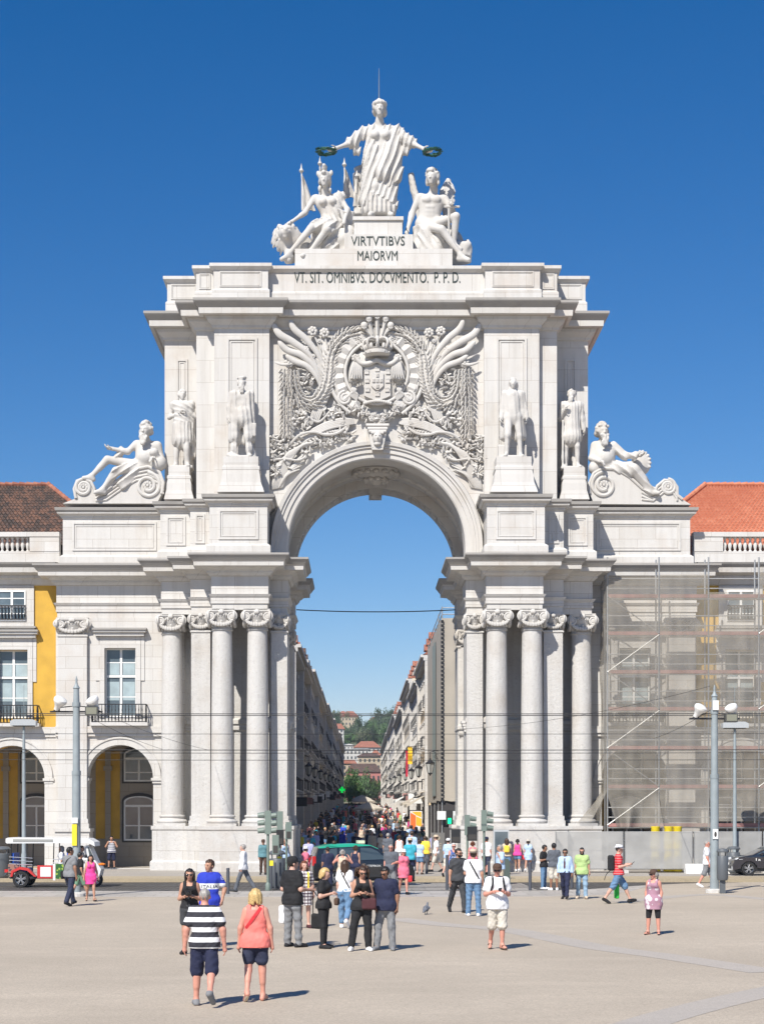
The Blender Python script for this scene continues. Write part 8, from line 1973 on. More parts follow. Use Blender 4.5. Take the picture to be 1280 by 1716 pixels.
MIDS = [
 (517,1470,64,170,dict(back=True, top=('t_shirt','lilac',.6), bottom=('trousers','khaki',2), hat=('cap','navy'), skin='tan'),'man from behind in lilac polo and navy cap left of the taxi',None),
 (512,1486,66,120,dict(fem=True, build=1.1, top=('t_shirt','rose',.6), bottom=('trousers','charcoal',2), hat=('cap','white'), la=((.2,-.3,-1),(-.3,-.7,.6)), skin='fair'),'person in rose shirt and white cap lifting a hand near the taxi tail',None),
 (549,1497,77,200,dict(back=True, build=1.1, skin='brown', top=('t_shirt','navy',.6), bottom=('trousers','navy',2), hair='buzz', hairc='black'),'man from behind in dark navy t-shirt standing by the taxi',None),
 (560,1478,68,165,dict(back=True, skin='tan', top=('t_shirt','slate',.6), bottom=('trousers','charcoal',2), hairc='brown'),'man from behind in slate blue t-shirt against the taxi',None),
 (574,1502,77,178,dict(fem=True, back=True, skin='red', top=('tank','beige',0), bottom=('skirt','brown',.4), hair='bun', hairc='grey', la=((.5,-.3,-.4),(-.5,-.3,.9)), ra=((-.5,-.3,-.4),(.5,-.3,.9))),'grey haired woman from behind with both arms raised to photograph the arch',None),
 (596,1492,74,150,dict(fem=True, back=True, skin='tan', top=('tank','navy',0), bottom=('shorts','dark indigo',.9), hair='bun', hairc='brown'),'woman from behind in navy vest top with her hair tied up beside the taxi door',None),
 (655,1500,84,-10,dict(build=1.12, skin='red', top=('t_shirt','slate',.6), hem=-.08, bottom=('shorts','grey',.95), hair='buzz', hairc='grey', beard=False, glasses=True, la=((.2,.0,-1),(-.3,-.7,-.1))),'balding man in slate t-shirt and pale grey shorts near the taxi bonnet',None),
 (676,1500,75,12,dict(fem=True, skin='red', top=('dress','rose',.5), dress=.36, hair='bob', hairc='grey', hat=('cap','white'), shoes='black', ll=(14,6,1), rl=(-14,10,1)),'woman in rose printed dress and white cap carrying a red bag',None),
 (687,1478,72,175,dict(build=1.15, back=True, skin='red', top=('t_shirt','teal',.6), bottom=('trousers','navy',2), hat=('wide','beige')),'stout person from behind in teal t-shirt and wide sun hat',None),
 (703,1466,58,170,dict(fem=True, back=True, skin='fair', top=('t_shirt','light blue',.5), bottom=('shorts','blue denim',.5), hair='bun', hairc='brown', shoes='brown'),'young woman from behind in pale top and denim shorts with a pink bag',None),
 (690,1462,66,178,dict(back=True, skin='tan', top=('shirt','light blue',1.2), bottom=('trousers','navy',2), hairc='brown'),'man from behind in light blue shirt at the mouth of the street',86),
 (669,1458,57,180,dict(fem=True, back=True, skin='red', top=('tank','white',0), bottom=('shorts','white',.5), hair='bun', hairc='brown'),'woman from behind in a white strapless top at the mouth of the street',88),
 (650,1464,62,170,dict(back=True, build=1.1, skin='tan', top=('t_shirt','slate',.6), bottom=('shorts','khaki',.95), hairc='grey'),'grey haired man from behind in slate blue polo beyond the taxi bonnet',86.5),
 (712,1462,60,176,dict(back=True, build=1.1, skin='tan', top=('t_shirt','yellow',.6), bottom=('shorts','slate',.9), hair='short', hairc='brown'),'person from behind in a bright yellow t-shirt at the mouth of the street',None),
 (731,1462,61,-85,dict(WALK, build=1.08, skin='fair', top=('t_shirt','white',.6), bottom=('shorts','stone',.95), hat=('wide','beige')),'man in beige sun hat and white t-shirt walking left before the right pier',None),
 (751,1470,64,150,dict(WALK2, back=True, skin='fair', top=('t_shirt','light blue',.6), bottom=('shorts','stone',.95), hat=('cap','white')),'man in pale blue t-shirt and white cap walking away near the right pier',None),
 (760,1490,76,12,dict(fem=True, build=1.1, skin='red', top=('tank',printed('blue_floral',(.50,.55,.66),(.06,.12,.34),16),0), bottom=('shorts','blue denim',.7), hair='short', hairc='white', glasses=True, shoes='brown'),'white haired woman in blue floral top and denim shorts facing the camera',None),
 (792,1478,67,170,dict(fem=True, back=True, skin='red', top=('tank','rose',0), bottom=('shorts','red',.5), hair='bun', hairc='red'),'red haired woman with bare shoulders behind the straw hat man',None),
 (815,1468,64,160,dict(WALK, back=True, skin='red', top=('t_shirt','white',.6), bottom=('shorts','dark indigo',.95), hat=('cap','navy')),'man in white t-shirt and navy cap walking by the right traffic light',None),
 (849,1466,60,175,dict(fem=True, back=True, skin='tan', top=('t_shirt','beige',.4), bottom=('shorts','blue denim',.5), hair='long', hairc='brown'),'long haired girl with a yellow rucksack by the right pedestal',None),
 (867,1462,55,170,dict(WALK, fem=True, back=True, skin='tan', top=('tank','pink',0), bottom=('shorts','blue denim',.4), hair='ponytail', hairc='black', shoes='white'),'girl with a ponytail in pink top and denim shorts by the right pedestal',None),
 (885,1462,54,165,dict(WALK2, fem=True, back=True, skin='tan', top=('dress','light blue',.4), dress=.36, hair='ponytail', hairc='brown', hat=('wide','stone'), shoes='white'),'girl in pale dress and sun hat with a red handbag by the right pedestal',None),
 (806,1455,44,0,dict(top=('t_shirt','charcoal',.6), bottom=('trousers','black',2), skin='brown', hairc='black'),'man in charcoal standing against the foot of the right pier',None),
]
for (u, v, h, yw, o, lab, Yq) in MIDS:
    q_ = place_person(u, v, h, yw, o, lab, z=.1 if v < 1480 else 0.0, Y=Yq or min(87.5, GY(v, .1 if v < 1480 else 0)))
    J, wd = q_[1], q_[2]; s = J['s']
    for key, cc, off, sz, lb in (('red bag','red',V3(.22,-.05,.62),(.24,.10,.26),'red shopping bag of the woman in rose'),('pink bag','pale pink',V3(.2,.08,.95),(.24,.1,.2),'pale pink handbag on the hip of the young woman in denim shorts'),('yellow rucksack','yellow',J['chest']/s+V3(0,.2,-.1),(.26,.16,.34),'yellow rucksack on the long haired girl'),('red handbag','red',V3(.26,.0,.80),(.30,.1,.24),'bright red handbag of the girl in sun hat')):
        if key in lab: bag(J, wd, off*s, sz, cc, lb)
# ---- the packed street: people in the distance, each a single body
CV = []
def crowd_variant(k):
    r = random.Random(500+k); fem = k % 2 == 0
    legs = [dict(), WALK, WALK2][k % 3]
    o = d(legs, fem=fem, build=r.choice([1,1,1.06,1.14]), top=r.choice([('t_shirt','white',.6),('t_shirt','white',1.95)] + ([('tank','white',0),('dress','white',.5)] if fem else [('t_shirt','white',.55)])), bottom=r.choice([('trousers','black',2),('shorts','black',.9)] + ([('skirt','black',.45)] if fem else [('trousers','black',2)])), hair=r.choice(['long','bob','bun','ponytail']) if fem else r.choice(['short','buzz']), shoes='black', h=r.uniform(1.60,1.70) if fem else r.uniform(1.70,1.84))
    if r.random() < .3: o['la'] = ((.2,-.2,-1),(-.3,-.7,.4))
    ps, J, T, M = make_person(o, .032, True)
    V = []; order = {'body': 0, 'hair': 3, 'shoes': 4}
    pc = []
    for p in ps:
        mi = order.get(p[0], 2 if p[0] in ('trousers','shorts','skirt','leggings') else 1)
        for e in p[1]: pc.append((e[0], e[1], mi))
    return np_mesh('person', pc, [SKIN['tan'], CM('white'), CM('black'), HAIRC['black'], CM('black')]), ('woman' if fem else 'man')
CV = [crowd_variant(k) for k in range(18)]
r = random.Random(99); used_l = set(); n_c = 0
tops = ['white','black','navy','grey','charcoal','red','light blue','teal','beige','pink','yellow','olive','rose','slate','lilac','coral','maroon','green','stone','blue']; tw = [7,14,11,5,8,2,4,2,3,1,1,3,1,5,1,1,3,1,2,2]
bots = ['black','charcoal','dark indigo','blue denim','khaki','stone','white']; bw = [5,4,5,3,2,2,1]
y = 97.2; row = 0; pts = []
while y < 345 and n_c < 292:
    n = 7 if y > 104 else 6; lo, hi = (-4.2, 3.7) if y < 98 else ((-5.2, 3.7) if y < 128 else (-5.5, 4.9))
    for i in range(n):
        x = lo + (hi-lo)*(i + r.uniform(.1,.9))/n; yy = y + r.uniform(-1,1)*.022*y
        if r.random() < .10 or (y > 175 and abs(x-.05) < .8 and abs(yy-190) < 3): continue
        me, who = r.choice(CV)
        o = bpy.data.objects.new('person', me); C.objects.link(o); o.location = (x, yy, SZ(yy)); o.rotation_euler.z = r.choice([0, math.pi]) + r.gauss(0,.5); sc = r.uniform(.95,1.05); o.scale = (sc,sc,sc)
        place = 'under the arch' if yy < 100 else ('near the street corner' if yy < 118 else ('in the near street crowd' if yy < 145 else ('halfway along the street crowd' if yy < 200 else 'deep in the street crowd'))); side = 'left' if x < -2.2 else ('right' if x > 1.8 else 'centre')
        for t_ in range(60):
            tc = r.choices(tops, tw)[0]; bc = r.choices(bots, bw)[0]; hc = r.choices(['black','brown','blonde','grey','white'], [6,6,2,2,1])[0]
            lb = f'{hc} haired {who} in {tc} and {bc}, {place}, {side} side' if side != 'centre' else f'{hc} haired {who} in {tc} and {bc}, {place}, centre'
            if lb not in used_l: break
        used_l.add(lb)
        for sl_i, m_ in ((0, SKIN[r.choice(['fair','tan','tan','brown','red'])]), (1, CM(tc)), (2, CM(bc)), (3, HAIRC[hc])):
            o.material_slots[sl_i].link = 'OBJECT'; o.material_slots[sl_i].material = m_
        tag(o, lb, 'person', 'people crowding the street'); n_c += 1
    y *= 1.030 if y < 150 else 1.036
# ------------------------------------------------------------- vehicles
TYRE = mat('tyre_rubber', (.015,.015,.016), .8); RIM = mat('alloy_rim', (.50,.50,.51), .3, metal=.8); CARG = mat('car_glass', (.055,.075,.085), .04, spec=.8); PBLK = mat('black_plastic', (.02,.02,.021), .5)
CHR = mat('chrome', (.6,.6,.61), .15, metal=1.0); HEADL = mat('headlamp_glass', (.62,.64,.66), .08, spec=.8); TAIL = mat('tail_lamp', (.55,.02,.02), .2)
def wheel(parent, x, y, z, r, w, side, spokes=5):
    q = MB(); q.lathe([(r*.66,-w/2),(r*.94,-w/2),(r,-w*.36),(r,w*.36),(r*.94,w/2),(r*.66,w/2)], (x,y,z), 28, TYRE, axis='y', caps=False); o = q.build('wheel', None, parent, smooth=40)
    q = MB(); f = y + side*w*.30; q.lathe([(r*.66,-.01),(r*.69,.03),(r*.64,.035),(r*.60,.0)], (x,f,z), 28, RIM, axis='y', caps=False); q.lathe([(.0,.0),(.62*r,.0)], (x,y+side*w*.1,z), 24, PBLK, axis='y', caps=False); q.lathe([(.01,.045),(r*.15,.045),(r*.17,.0)], (x,f,z), 12, RIM, axis='y')
    for k in range(spokes):
        a = 2*math.pi*k/spokes + .3
        for da in (-.16,.16): q.bar((x+r*.12*math.cos(a+da*1.5), f+side*.02, z+r*.12*math.sin(a+da*1.5)), (x+r*.64*math.cos(a+da), f+side*.01, z+r*.64*math.sin(a+da)), .04, .03, RIM)
    q.build('rim', None, o); return o
def car_body(q, prof, roofp, W, tumble, m, zshoulder):
    """profile (x,z) outline lofted over the width with tumblehome above the shoulder and rounded edges"""
    L = []; ks = [(-1.0,.90,.035),(-.97,.975,.012),(-.86,1,0),(0,1,0),(.86,1,0),(.97,.975,.012),(1.0,.90,.035)]
    for f, sc, dz in ks:
        row = []
        for x, z in prof:
            y = f*W/2
            if z > zshoulder: y *= 1 - tumble*(z-zshoulder)
            row.append((x*(1 if abs(f) < .9 else .992), y, z - dz*(1 if z > .5 else -1)))
        L.append(row)
    n = len(prof); V = [p for r_ in L for p in r_]; F = []
    for i in range(len(L)-1):
        for j in range(n): F.append((i*n+j, i*n+(j+1)%n, (i+1)*n+(j+1)%n, (i+1)*n+j))
    q.add(V, F, m)
    for idx, rev in ((0, False), (len(L)-1, True)):
        tri = tessellate_polygon([[Vector((p[0],p[2],0)) for p in L[idx]]]); FF = []
        for t in tri:
            a, b_, c = (L[idx][i] for i in t); ccw = (b_[0]-a[0])*(c[2]-a[2])-(b_[2]-a[2])*(c[0]-a[0]) > 0
            FF.append(tuple(t) if ccw != rev else (t[0],t[2],t[1]))
        q.add(L[idx], FF, m)
def arch_prof(pts, wheels, r):
    """outline with wheel arches cut into its sill line (drawn left to right along the bottom)"""
    out = []
    bottom = pts['z0']
    for wx in wheels: out += [(wx + r*math.cos(math.pi - math.pi*i/10), pts['wz'] + r*math.sin(math.pi - math.pi*i/10)) for i in range(11) if pts['wz'] + r*math.sin(math.pi*i/10) > bottom-.001]
    return [(pts['x0'], bottom)] + out + [(pts['x1'], bottom)] + pts['top']
def windows_on(parent, polys, W, tumble, zs, m=CARG, name='side_window'):
    for poly in polys:
        for sd in (-1, 1):
            V = []
            for x, z in poly: V.append((x, sd*(W/2*(1 - tumble*max(0, z-zs))+ .014), z))
            q = MB(); n = len(V); V2 = [(x, y - sd*.02, z) for x, y, z in V]; q.add(V + V2, [tuple(range(n)) if sd < 0 else tuple(range(n))[::-1]] + [(i, n+i, n+(i+1)%n, (i+1)%n) for i in range(n)], m); q.build(name, None, parent)
def car(name, label, loc, rz, paint, roof_paint, top, x0, x1, wheels, W, H, glass, group=None, door=None, r=.32, screens=()):
    e = empty(name, loc, rz); tag(e, label, 'car', group)
    pr = arch_prof(dict(z0=.24, wz=r, x0=x0, x1=x1, top=top), wheels, r+.06); q = MB(); car_body(q, pr, None, W, .16, paint, .88); b = q.build('body', None, e, smooth=35)
    if roof_paint:
        for f in b.data.polygons:
            c = f.center
            if c.z > .92: f.material_index = 1
        b.data.materials.append(roof_paint)
    for wx in wheels:
        for sd in (-1, 1): wheel(e, wx, sd*(W/2-.13), r, r, .20, sd)
    windows_on(e, glass, W, .16, .88)
    q = MB(); q.box(x0+.1,x1-.1,-W/2+.12,W/2-.12,.20,.5,PBLK); q.build('underbody', None, e)
    for pts in screens:
        (xa,za),(xb,zb),nm = pts; nx, nz = (zb-za), -(xb-xa); ln = math.hypot(nx,nz); nx, nz = nx/ln*.012, nz/ln*.012
        if nz < 0: nx, nz = -nx, -nz
        ya, yb = W/2*.86*(1-.16*(za-.88)), W/2*.84*(1-.16*(zb-.88)); q = MB(); P = [(xa+nx,-ya,za+nz),(xa+nx,ya,za+nz),(xb+nx,yb,zb+nz),(xb+nx,-yb,zb+nz)]; q.add(P, [(0,1,2,3),(3,2,1,0)], CARG); q.build(nm, None, e)
    return e, W
TBLK = mat('taxi_black_paint', (.012,.013,.015), .18, coat=.6, spec=.6); TGRN = mat('taxi_green_paint', (.02,.36,.22), .3, coat=.5); CBLK = mat('black_car_paint', (.012,.012,.02), .12, coat=.8, spec=.7)
# taxi: tail to the left, bonnet to the right
top = [(2.18,.30),(2.22,.55),(2.12,.86),(1.45,1.06),(1.20,1.10),(.62,1.58),(.30,1.72),(-.40,1.78),(-1.45,1.74),(-1.95,1.62),(-2.12,1.10),(-2.18,.8),(-2.18,.35)]
e, Wt = car('taxi', 'black taxi with bright green roof crossing in front of the arch passage', (PX(604,72.8), 72.8, -.05), R(10), TBLK, TGRN, top, -2.15, 2.18, (-1.35,1.38), 1.80, 1.78, [[(.98,1.12),(.58,1.46),(.30,1.58),(-.15,1.61),(-.15,1.08)],[(-.25,1.08),(-.25,1.61),(-1.05,1.60),(-1.05,1.06)],[(-1.15,1.06),(-1.15,1.59),(-1.70,1.52),(-1.82,1.08)]], screens=(((1.18,1.12),(.66,1.55),'windscreen'),))
for f in e.children:
    if f.name.startswith('body'):
        for p in f.data.polygons: p.material_index = 1 if (p.center.z > 1.62 or (p.center.z > 1.1 and p.normal.z > .3)) else 0
for sd in (-1,1):
    q = MB(); q.box(-2.20,-2.06,sd*.62-.14+sd*.12,sd*.62+.14+sd*.12,.85,1.25,TAIL); q.build('tail_lamp', None, e); q = MB(); q.box(2.06,2.20,sd*.6-.2,sd*.6+.2,.62,.80,HEADL); q.build('headlamp', None, e)
    q = MB(); q.blob((.95,sd*.98,1.08),(.08,.10,.08),8,5,TBLK); q.build('wing_mirror', None, e)
    for x in (-.16,-1.06): q = MB(); q.box(x+.06,x+.22,sd*.90-.012,sd*.90+.012,.90,.93,CHR); q.build('door_handle', None, e)
text('door_lettering', 'STEPBOX', .12, .72, .80, .88, -.905, WHITE, e, .004)
q = MB(); q.box(-.14,.14,-.28,.28,1.775,1.90,mat('taxi_sign', (.7,.68,.5), .4)); q.build('roof_sign', None, e)
# black hatchback, nose to the left
top = [(2.1,.30),(2.08,.90),(1.90,1.05),(1.55,1.38),(.9,1.47),(.1,1.46),(-.35,1.34),(-1.12,.98),(-1.75,.86),(-2.02,.70),(-2.10,.45)]
e, Wt = car('parked_car', 'black hatchback parked on the pavement at the right edge', (PX(1220,80)+2.1, 80, .1), 0, CBLK, None, top, -2.08, 2.08, (-1.32,1.30), 1.76, 1.47, [[(-.98,1.0),(-.32,1.29),(.05,1.37),(.05,1.0)],[(.13,1.0),(.13,1.38),(.85,1.39),(1.0,1.02)],[(1.08,1.03),(.95,1.37),(1.40,1.27),(1.52,1.08)]], screens=(((-.98,1.02),(-.40,1.31),'windscreen'),), r=.33)
for sd in (-1,1):
    q = MB(); P = [(-2.02,sd*.50,.66),(-1.62,sd*.86,.72),(-1.45,sd*.885,.84),(-1.75,sd*.80,.84)]; q.add(P + [(x+.03,y*.96,z) for x, y, z in P], [(0,1,2,3),(3,2,1,0)], HEADL); q.blob((-1.70,sd*.76,.765),(.26,.13,.075),10,6,HEADL); q.build('headlamp', None, e, smooth=True)
    q = MB(); q.blob((-.72,sd*.96,1.02),(.09,.11,.07),8,5,CBLK); q.build('wing_mirror', None, e); q = MB(); q.box(.25,.42,sd*.885-.012,sd*.885+.012,.86,.89,CHR); q.build('door_handle', None, e)
q = MB(); q.box(-2.12,-2.02,-.55,.55,.32,.46,PBLK); q.box(-2.13,-2.11,-.26,.26,.50,.60,WHITE); q.build('grille', None, e)
text('lettering', '1a', -1.0, -.78, .70, .82, -.89, WHITE, e, .003)
# three-wheeled open tour vehicle
WPL = mat('white_roof_panel', (.74,.74,.73), .4); TRED = mat('tuk_red_paint', (.55,.03,.03), .3, coat=.4); SEATB = mat('blue_seat', (.02,.10,.48), .6); ORG = mat('orange_lamp', (.75,.20,.02), .4)
tk = empty('three_wheeler', (PX(98,70.8), 70.8, -.05)); tag(tk, 'open three wheeled tour vehicle with long white canopy and painted side panels', 'tuk-tuk')
WPR = printed('leafy_painted_panel', (.30,.42,.06), (.03,.12,.03), 9)
def tb(name, *boxes, m=None, sm=False):
    q = MB()
    for bx_ in boxes: q.box(*bx_[:6], bx_[6] if len(bx_) > 6 else m)
    return q.build(name, None, tk)
q = MB(); q.prism([(-2.05,1.86),(-2.0,1.82),(1.35,1.84),(1.62,1.70),(1.60,1.88),(1.35,2.03),(-1.95,2.06),(-2.05,2.02)], -.72, .72, WPL)
q.build('canopy', None, tk, smooth=20); q = MB()
q.prism([(-1.75,1.89),(-.1,1.89),(-.1,1.99),(-1.75,2.0)], -.735, -.722, mat('clear_plastic', (.33,.33,.31), .3)); q.build('canopy_window', None, tk)
q = MB()
for x in (-1.85,-1.2,-.1,.75):
    for y in (-.66,.66): q.tube([(x,y,.55),(x+.03,y,1.86)], .025, 6, PBLK)
for z in (.98,1.12,1.26):
    q.tube([(-1.9,-.70,z),(-.95,-.70,z-.05)], .018, 6, CHR); q.tube([(-1.9,-.70,z),(-1.9,.70,z)], .018, 6, CHR); q.tube([(-.1,-.70,z-.1),(.7,-.70,z-.1)], .018, 6, CHR)
q.build('frame', None, tk)
tb('side_panel', (-.75,-.10,-.72,-.66,.38,.92,TRED), (-.62,-.18,-.735,-.721,.45,.85,WPL), (.0,.72,-.72,-.66,.36,.98,WPR), (-1.95,-1.45,-.72,-.66,.60,.96,printed('dark_painted_panel', (.02,.02,.05), (.30,.16,.12), 11)), (-.10,.0,-.72,-.66,.3,.98,WPL))
tb('floor', (-1.9,1.2,-.66,.66,.36,.44,PBLK)); tb('rear_bench', (-1.75,-1.2,-.6,.6,.62,.80,SEATB), (-1.86,-1.74,-.6,.6,.62,1.42,SEATB)); tb('front_bench', (.0,.45,-.6,.6,.62,.82,SEATB), (.45,.58,-.6,.6,.62,1.45,SEATB))
tb('driver_seat', (.80,1.15,-.3,.3,.6,.78,PBLK), (.70,.80,-.3,.3,.6,1.3,SEATB))
q = MB(); q.prism([(1.05,.4),(1.75,.4),(1.85,.75),(1.62,1.10),(1.35,1.72),(1.22,1.72),(1.30,1.05),(1.05,.9)], -.52, .52, WPL); q.build('front_cab', None, tk); q = MB(); q.prism([(1.40,1.14),(1.60,1.14),(1.36,1.66),(1.30,1.66)], -.53, .53, CARG); q.build('windscreen', None, tk)
q = MB(); q.blob((1.86,-.35,.95),(.16,.10,.06),8,5,ORG); q.build('front_lamp', None, tk); q = MB(); q.blob((1.25,-.62,1.30),(.05,.05,.09),8,5,PBLK); q.build('mirror', None, tk)
q = MB(); q.prism([(-1.85,.45),(-1.80,.70),(-1.45,.86),(-1.10,.80),(-.78,.45),(-.86,.45),(-1.15,.70),(-1.45,.75),(-1.72,.62),(-1.76,.45)], -.80, -.55, TRED); q.build('mudguard', None, tk)
wheel(tk, -1.42, -.66, .34, .34, .22, -1); wheel(tk, -1.42, .66, .34, .34, .22, 1); wheel(tk, 1.55, 0, .30, .30, .16, -1)
q = MB(); q.tube([(-1.98,-.66,.62),(-2.1,-.5,.5),(-2.1,.5,.5),(-1.98,.66,.62)], .04, 8, CHR); q.box(-2.12,-1.95,-.6,-.45,.62,.75,TAIL); q.build('rear_bumper', None, tk)
SIT = dict(ll=(84,84,5), rl=(80,80,6))
def sit(x, y, yaw, o, lab, hz=.80):
    o = d(SIT, o); ps, J, T, M = make_person(dict(o, h=1.68), .02); root = None; z = .80 - J['pel'][2] + .11
    for p in ps:
        ob = p[1].build(p[0], p[2][0], None, smooth=40) if isinstance(p[1], MB) else np_obj(p[0], np_mesh(p[0], p[1], p[2]))
        if root is None: root = ob; ob.name = 'person'; ob.location = (tk.location.x + x, tk.location.y + y, tk.location.z + z); ob.rotation_euler.z = R(yaw)
        else: ob.parent = root
    tag(root, lab, 'person')
sit(.18, -.25, -90, dict(fem=True, skin='tan', top=('t_shirt','white',.6), bottom=('trousers','pale denim',2), hair='bob', hairc='grey'), 'passenger in white t-shirt and pale jeans seated in the three wheeler')
sit(.95, .05, 90, dict(skin='fair', top=('shirt','white',1.9), bottom=('trousers','charcoal',2), hairc='brown', la=((.2,-.5,-1),(0,-1,.1)), ra=((-.2,-.5,-1),(0,-1,.1))), 'driver in white at the front of the three wheeler')
# ------------------------------------------------------------- street furniture
LPG = mat('grey_blue_mast_paint', (.27,.31,.325), .5, noise=.10, nscale=3); GLB = mat('milky_floodlight', (.74,.73,.70), .35); STICK = mat('yellow_sticker', (.78,.66,.03), .5)
def mast(u, v, vt, label, left):
    Y = GY(v); x = PX(u, Y); k = Y/FPX; H = (v-vt)*k; e = empty('lamp_mast', (x,Y,0)); tag(e, label, 'lamp', 'tall lamp masts'); 
    q = MB(); q.lathe([(.34,0),(.34,.12),(.20,.16)], n=16, m=CONC); 
    for i, v_ in enumerate(q.v): pass
    q.build('footing', None, e)
    q = MB(); q.lathe([(.17,.1),(.155,1.4),(.155,H*.55),(.165,H*.55),(.165,H*.57),(.13,H*.57),(.125,H*.86),(.15,H*.86),(.15,H*.88),(.115,H*.88),(.10,H*.94),(.13,H*.945),(.06,H*.96),(.035,H*.975),(.05,H*.98),(.01,H)], n=16, m=LPG); q.build('pole', None, e, smooth=35)
    za = H*.845; q = MB(); q.box(-.95,.95,-.05,.05,za-.09,za-.03,IRON); q.tube([(-.9,0,za-.06),(-.55,0,za+.1),(-.15,0,za+.14)], .02, 5, IRON); q.tube([(.9,0,za-.06),(.55,0,za+.1),(.15,0,za+.14)], .02, 5, IRON); q.build('cross_arm', None, e)
    for sx, tl in ((-1,-22),(1,22)):
        c = Vector((sx*.62 if sx < 0 else .66, -.1, za+.22)); M = Matrix.Translation(c) @ Matrix.Rotation(R(28 if sx < 0 else -28), 4, 'Y') @ Matrix.Rotation(R(20), 4, 'X')
        q = MB(); q.lathe([(.03,-.28),(.09,-.25),(.10,-.15),(.16,-.02),(.235,.08),(.25,.14),(.235,.21),(.15,.26),(.04,.28)], (0,0,0), 20, GLB); q.v = [tuple(M @ Vector(p)) for p in q.v]; q.build('floodlight', None, e, smooth=40)
        q = MB(); q.tube([c + Vector((0,.1,-.28)), c + Vector((0,.1,0))], .025, 6, IRON); q.build('floodlight_bracket', None, e)
    q = MB(); q.box(.36,.82,-.30,.05,za-.20,za+.12,mat('floodlight_box', (.07,.07,.065), .5)); q.box(.40,.78,-.312,-.298,za-.16,za+.08,mat('floodlight_box_glass', (.22,.22,.17), .2)); q.build('box_floodlight', None, e)
    if left:
        q = MB(); q.box(-.13,.05,-.20,-.165,1.85,2.62,STICK); q.box(-.13,.08,-.20,-.165,2.66,2.86,WHITE); q.build('sticker', None, e)
    else:
        q = MB(); q.box(-.10,.10,-.19,-.158,2.05,2.42,WHITE); q.blob((0,-.19,2.22),(.05,.012,.11),8,5,BROWN); q.build('sticker', None, e)
        q = MB(); q.box(-.10,.12,-.2,-.13,za+.26,za+.62,GLB); q.build('junction_box', None, e)
    return e
mast(128, 1503, 1133, 'grey lamp mast with two floodlights and a yellow sticker, beside the three wheeler', True)
mast(1197, 1497, 1148, 'grey lamp mast with two floodlights and a litter bin at its foot', False)
def slim(u, v, vt, label):
    Y = 82.6; x = PX(u, Y); H = PZ(vt, Y)-.1; e = empty('street_lamp', (x,Y,.1)); tag(e, label, 'lamp', 'slim street lamps'); q = MB(); q.lathe([(.13,0),(.13,.9),(.10,1.0),(.085,H*.6),(.06,H)], n=12, m=LPG); q.build('pole', None, e, smooth=35)
    q = MB(); q.prism([(-.62,-.10),(.62,-.10),(.62,.12),(.45,.20),(-.45,.20),(-.62,.12)], -.25, .25, mat('lamp_head_grey', (.42,.44,.45), .4)); q.v = [(a,b_,c+H) for a,b_,c in q.v]; q.build('lamp_head', None, e); q = MB(); q.box(-.5,.5,-.2,.2,H-.13,H-.10,PBLK); q.build('lens', None, e); q = MB(); q.tube([(0,0,H+.2),(0,0,H+1.9)], .012, 5, LPG); q.build('spike', None, e)
slim(40, 0, 1213, 'slim grey street lamp with a flat head, by the yellow building on the left'); slim(1231, 0, 1217, 'slim grey street lamp with a flat head, by the black car on the right')
TLG = mat('traffic_light_green', (.17,.215,.185), .5)
def signal(u, v, vt, label, heads, Y=None, z=0.0, ped=None, boxes=()):
    Y = Y or GY(v, z); x = PX(u, Y); H = PZ(vt, Y)-z; e = empty('traffic_light', (x,Y,z)); tag(e, label, 'traffic light', 'traffic lights'); q = MB(); q.tube([(0,0,0),(0,0,H-.1)], .055, 10, TLG); q.lathe([(.11,0),(.11,.25),(.06,.32)], n=10, m=TLG); q.build('pole', None, e, smooth=40)
    for zt, face in heads:
        q = MB(); z1 = H - zt; q.box(-.12,.12,-.10,.10,z1-.92,z1,TLG); hd = q.build('signal_head', None, e)
        for k in range(3):
            zz = z1 - .16 - .30*k; q = MB()
            if face in (-90, 90):
                sx = -1 if face < 0 else 1; q.tube([(sx*.14,0,zz),(sx*.40,0,zz-.03)], [.12,.105], 10, TLG, caps=False); q.tube([(sx*.145,0,zz),(sx*.15,0,zz)], .10, 10, PBLK)
            else: q.tube([(0,-.11,zz),(0,-.34,zz-.03)], [.12,.11], 10, PBLK, caps=False); q.tube([(0,-.115,zz),(0,-.12,zz)], .10, 10, PBLK)
            q.build('hood', None, hd)
    if ped:
        for (dx, zt, w, h, m) in ped: q = MB(); q.box(dx-w/2,dx+w/2,-.14,.10,H-zt-h,H-zt,m); q.box(dx-w/2+.04,dx+w/2-.04,-.16,-.141,H-zt-h+.05,H-zt-h*.55,BROWN); q.build('pedestrian_signal', None, e)
    if boxes:
        for (dx, zt, w, h) in boxes: q = MB(); q.box(dx-w/2,dx+w/2,-.1,.1,H-zt-h,H-zt,STICK); q.build('push_button', None, e)
    return e
signal(449,1493,1359,'green traffic light seen from the side, tallest of the left cluster', [(0,-90)], ped=[(.30,.95,.26,.75,TLG)], boxes=((.14,1.95,.14,.2),))
signal(469,1489,1360,'green traffic light on the middle pole of the left cluster', [(0,-90)], ped=[(.02,.75,.28,.62,PBLK)], boxes=((-.02,1.82,.16,.2),))
signal(480,1480,1378,'slim green traffic light pole on the right of the left cluster', [], ped=[(.10,.0,.26,.75,TLG)])
signal(811,1474,1358,'green traffic light with three dark hoods, tallest of the right cluster', [(0,90)], ped=[(-.52,.72,.42,.62,PBLK)], Y=74)
signal(783,1468,1366,'green traffic light on the left of the right cluster', [(0,90)], ped=[(-.52,.65,.40,.62,PBLK)], Y=76.5, z=.1)
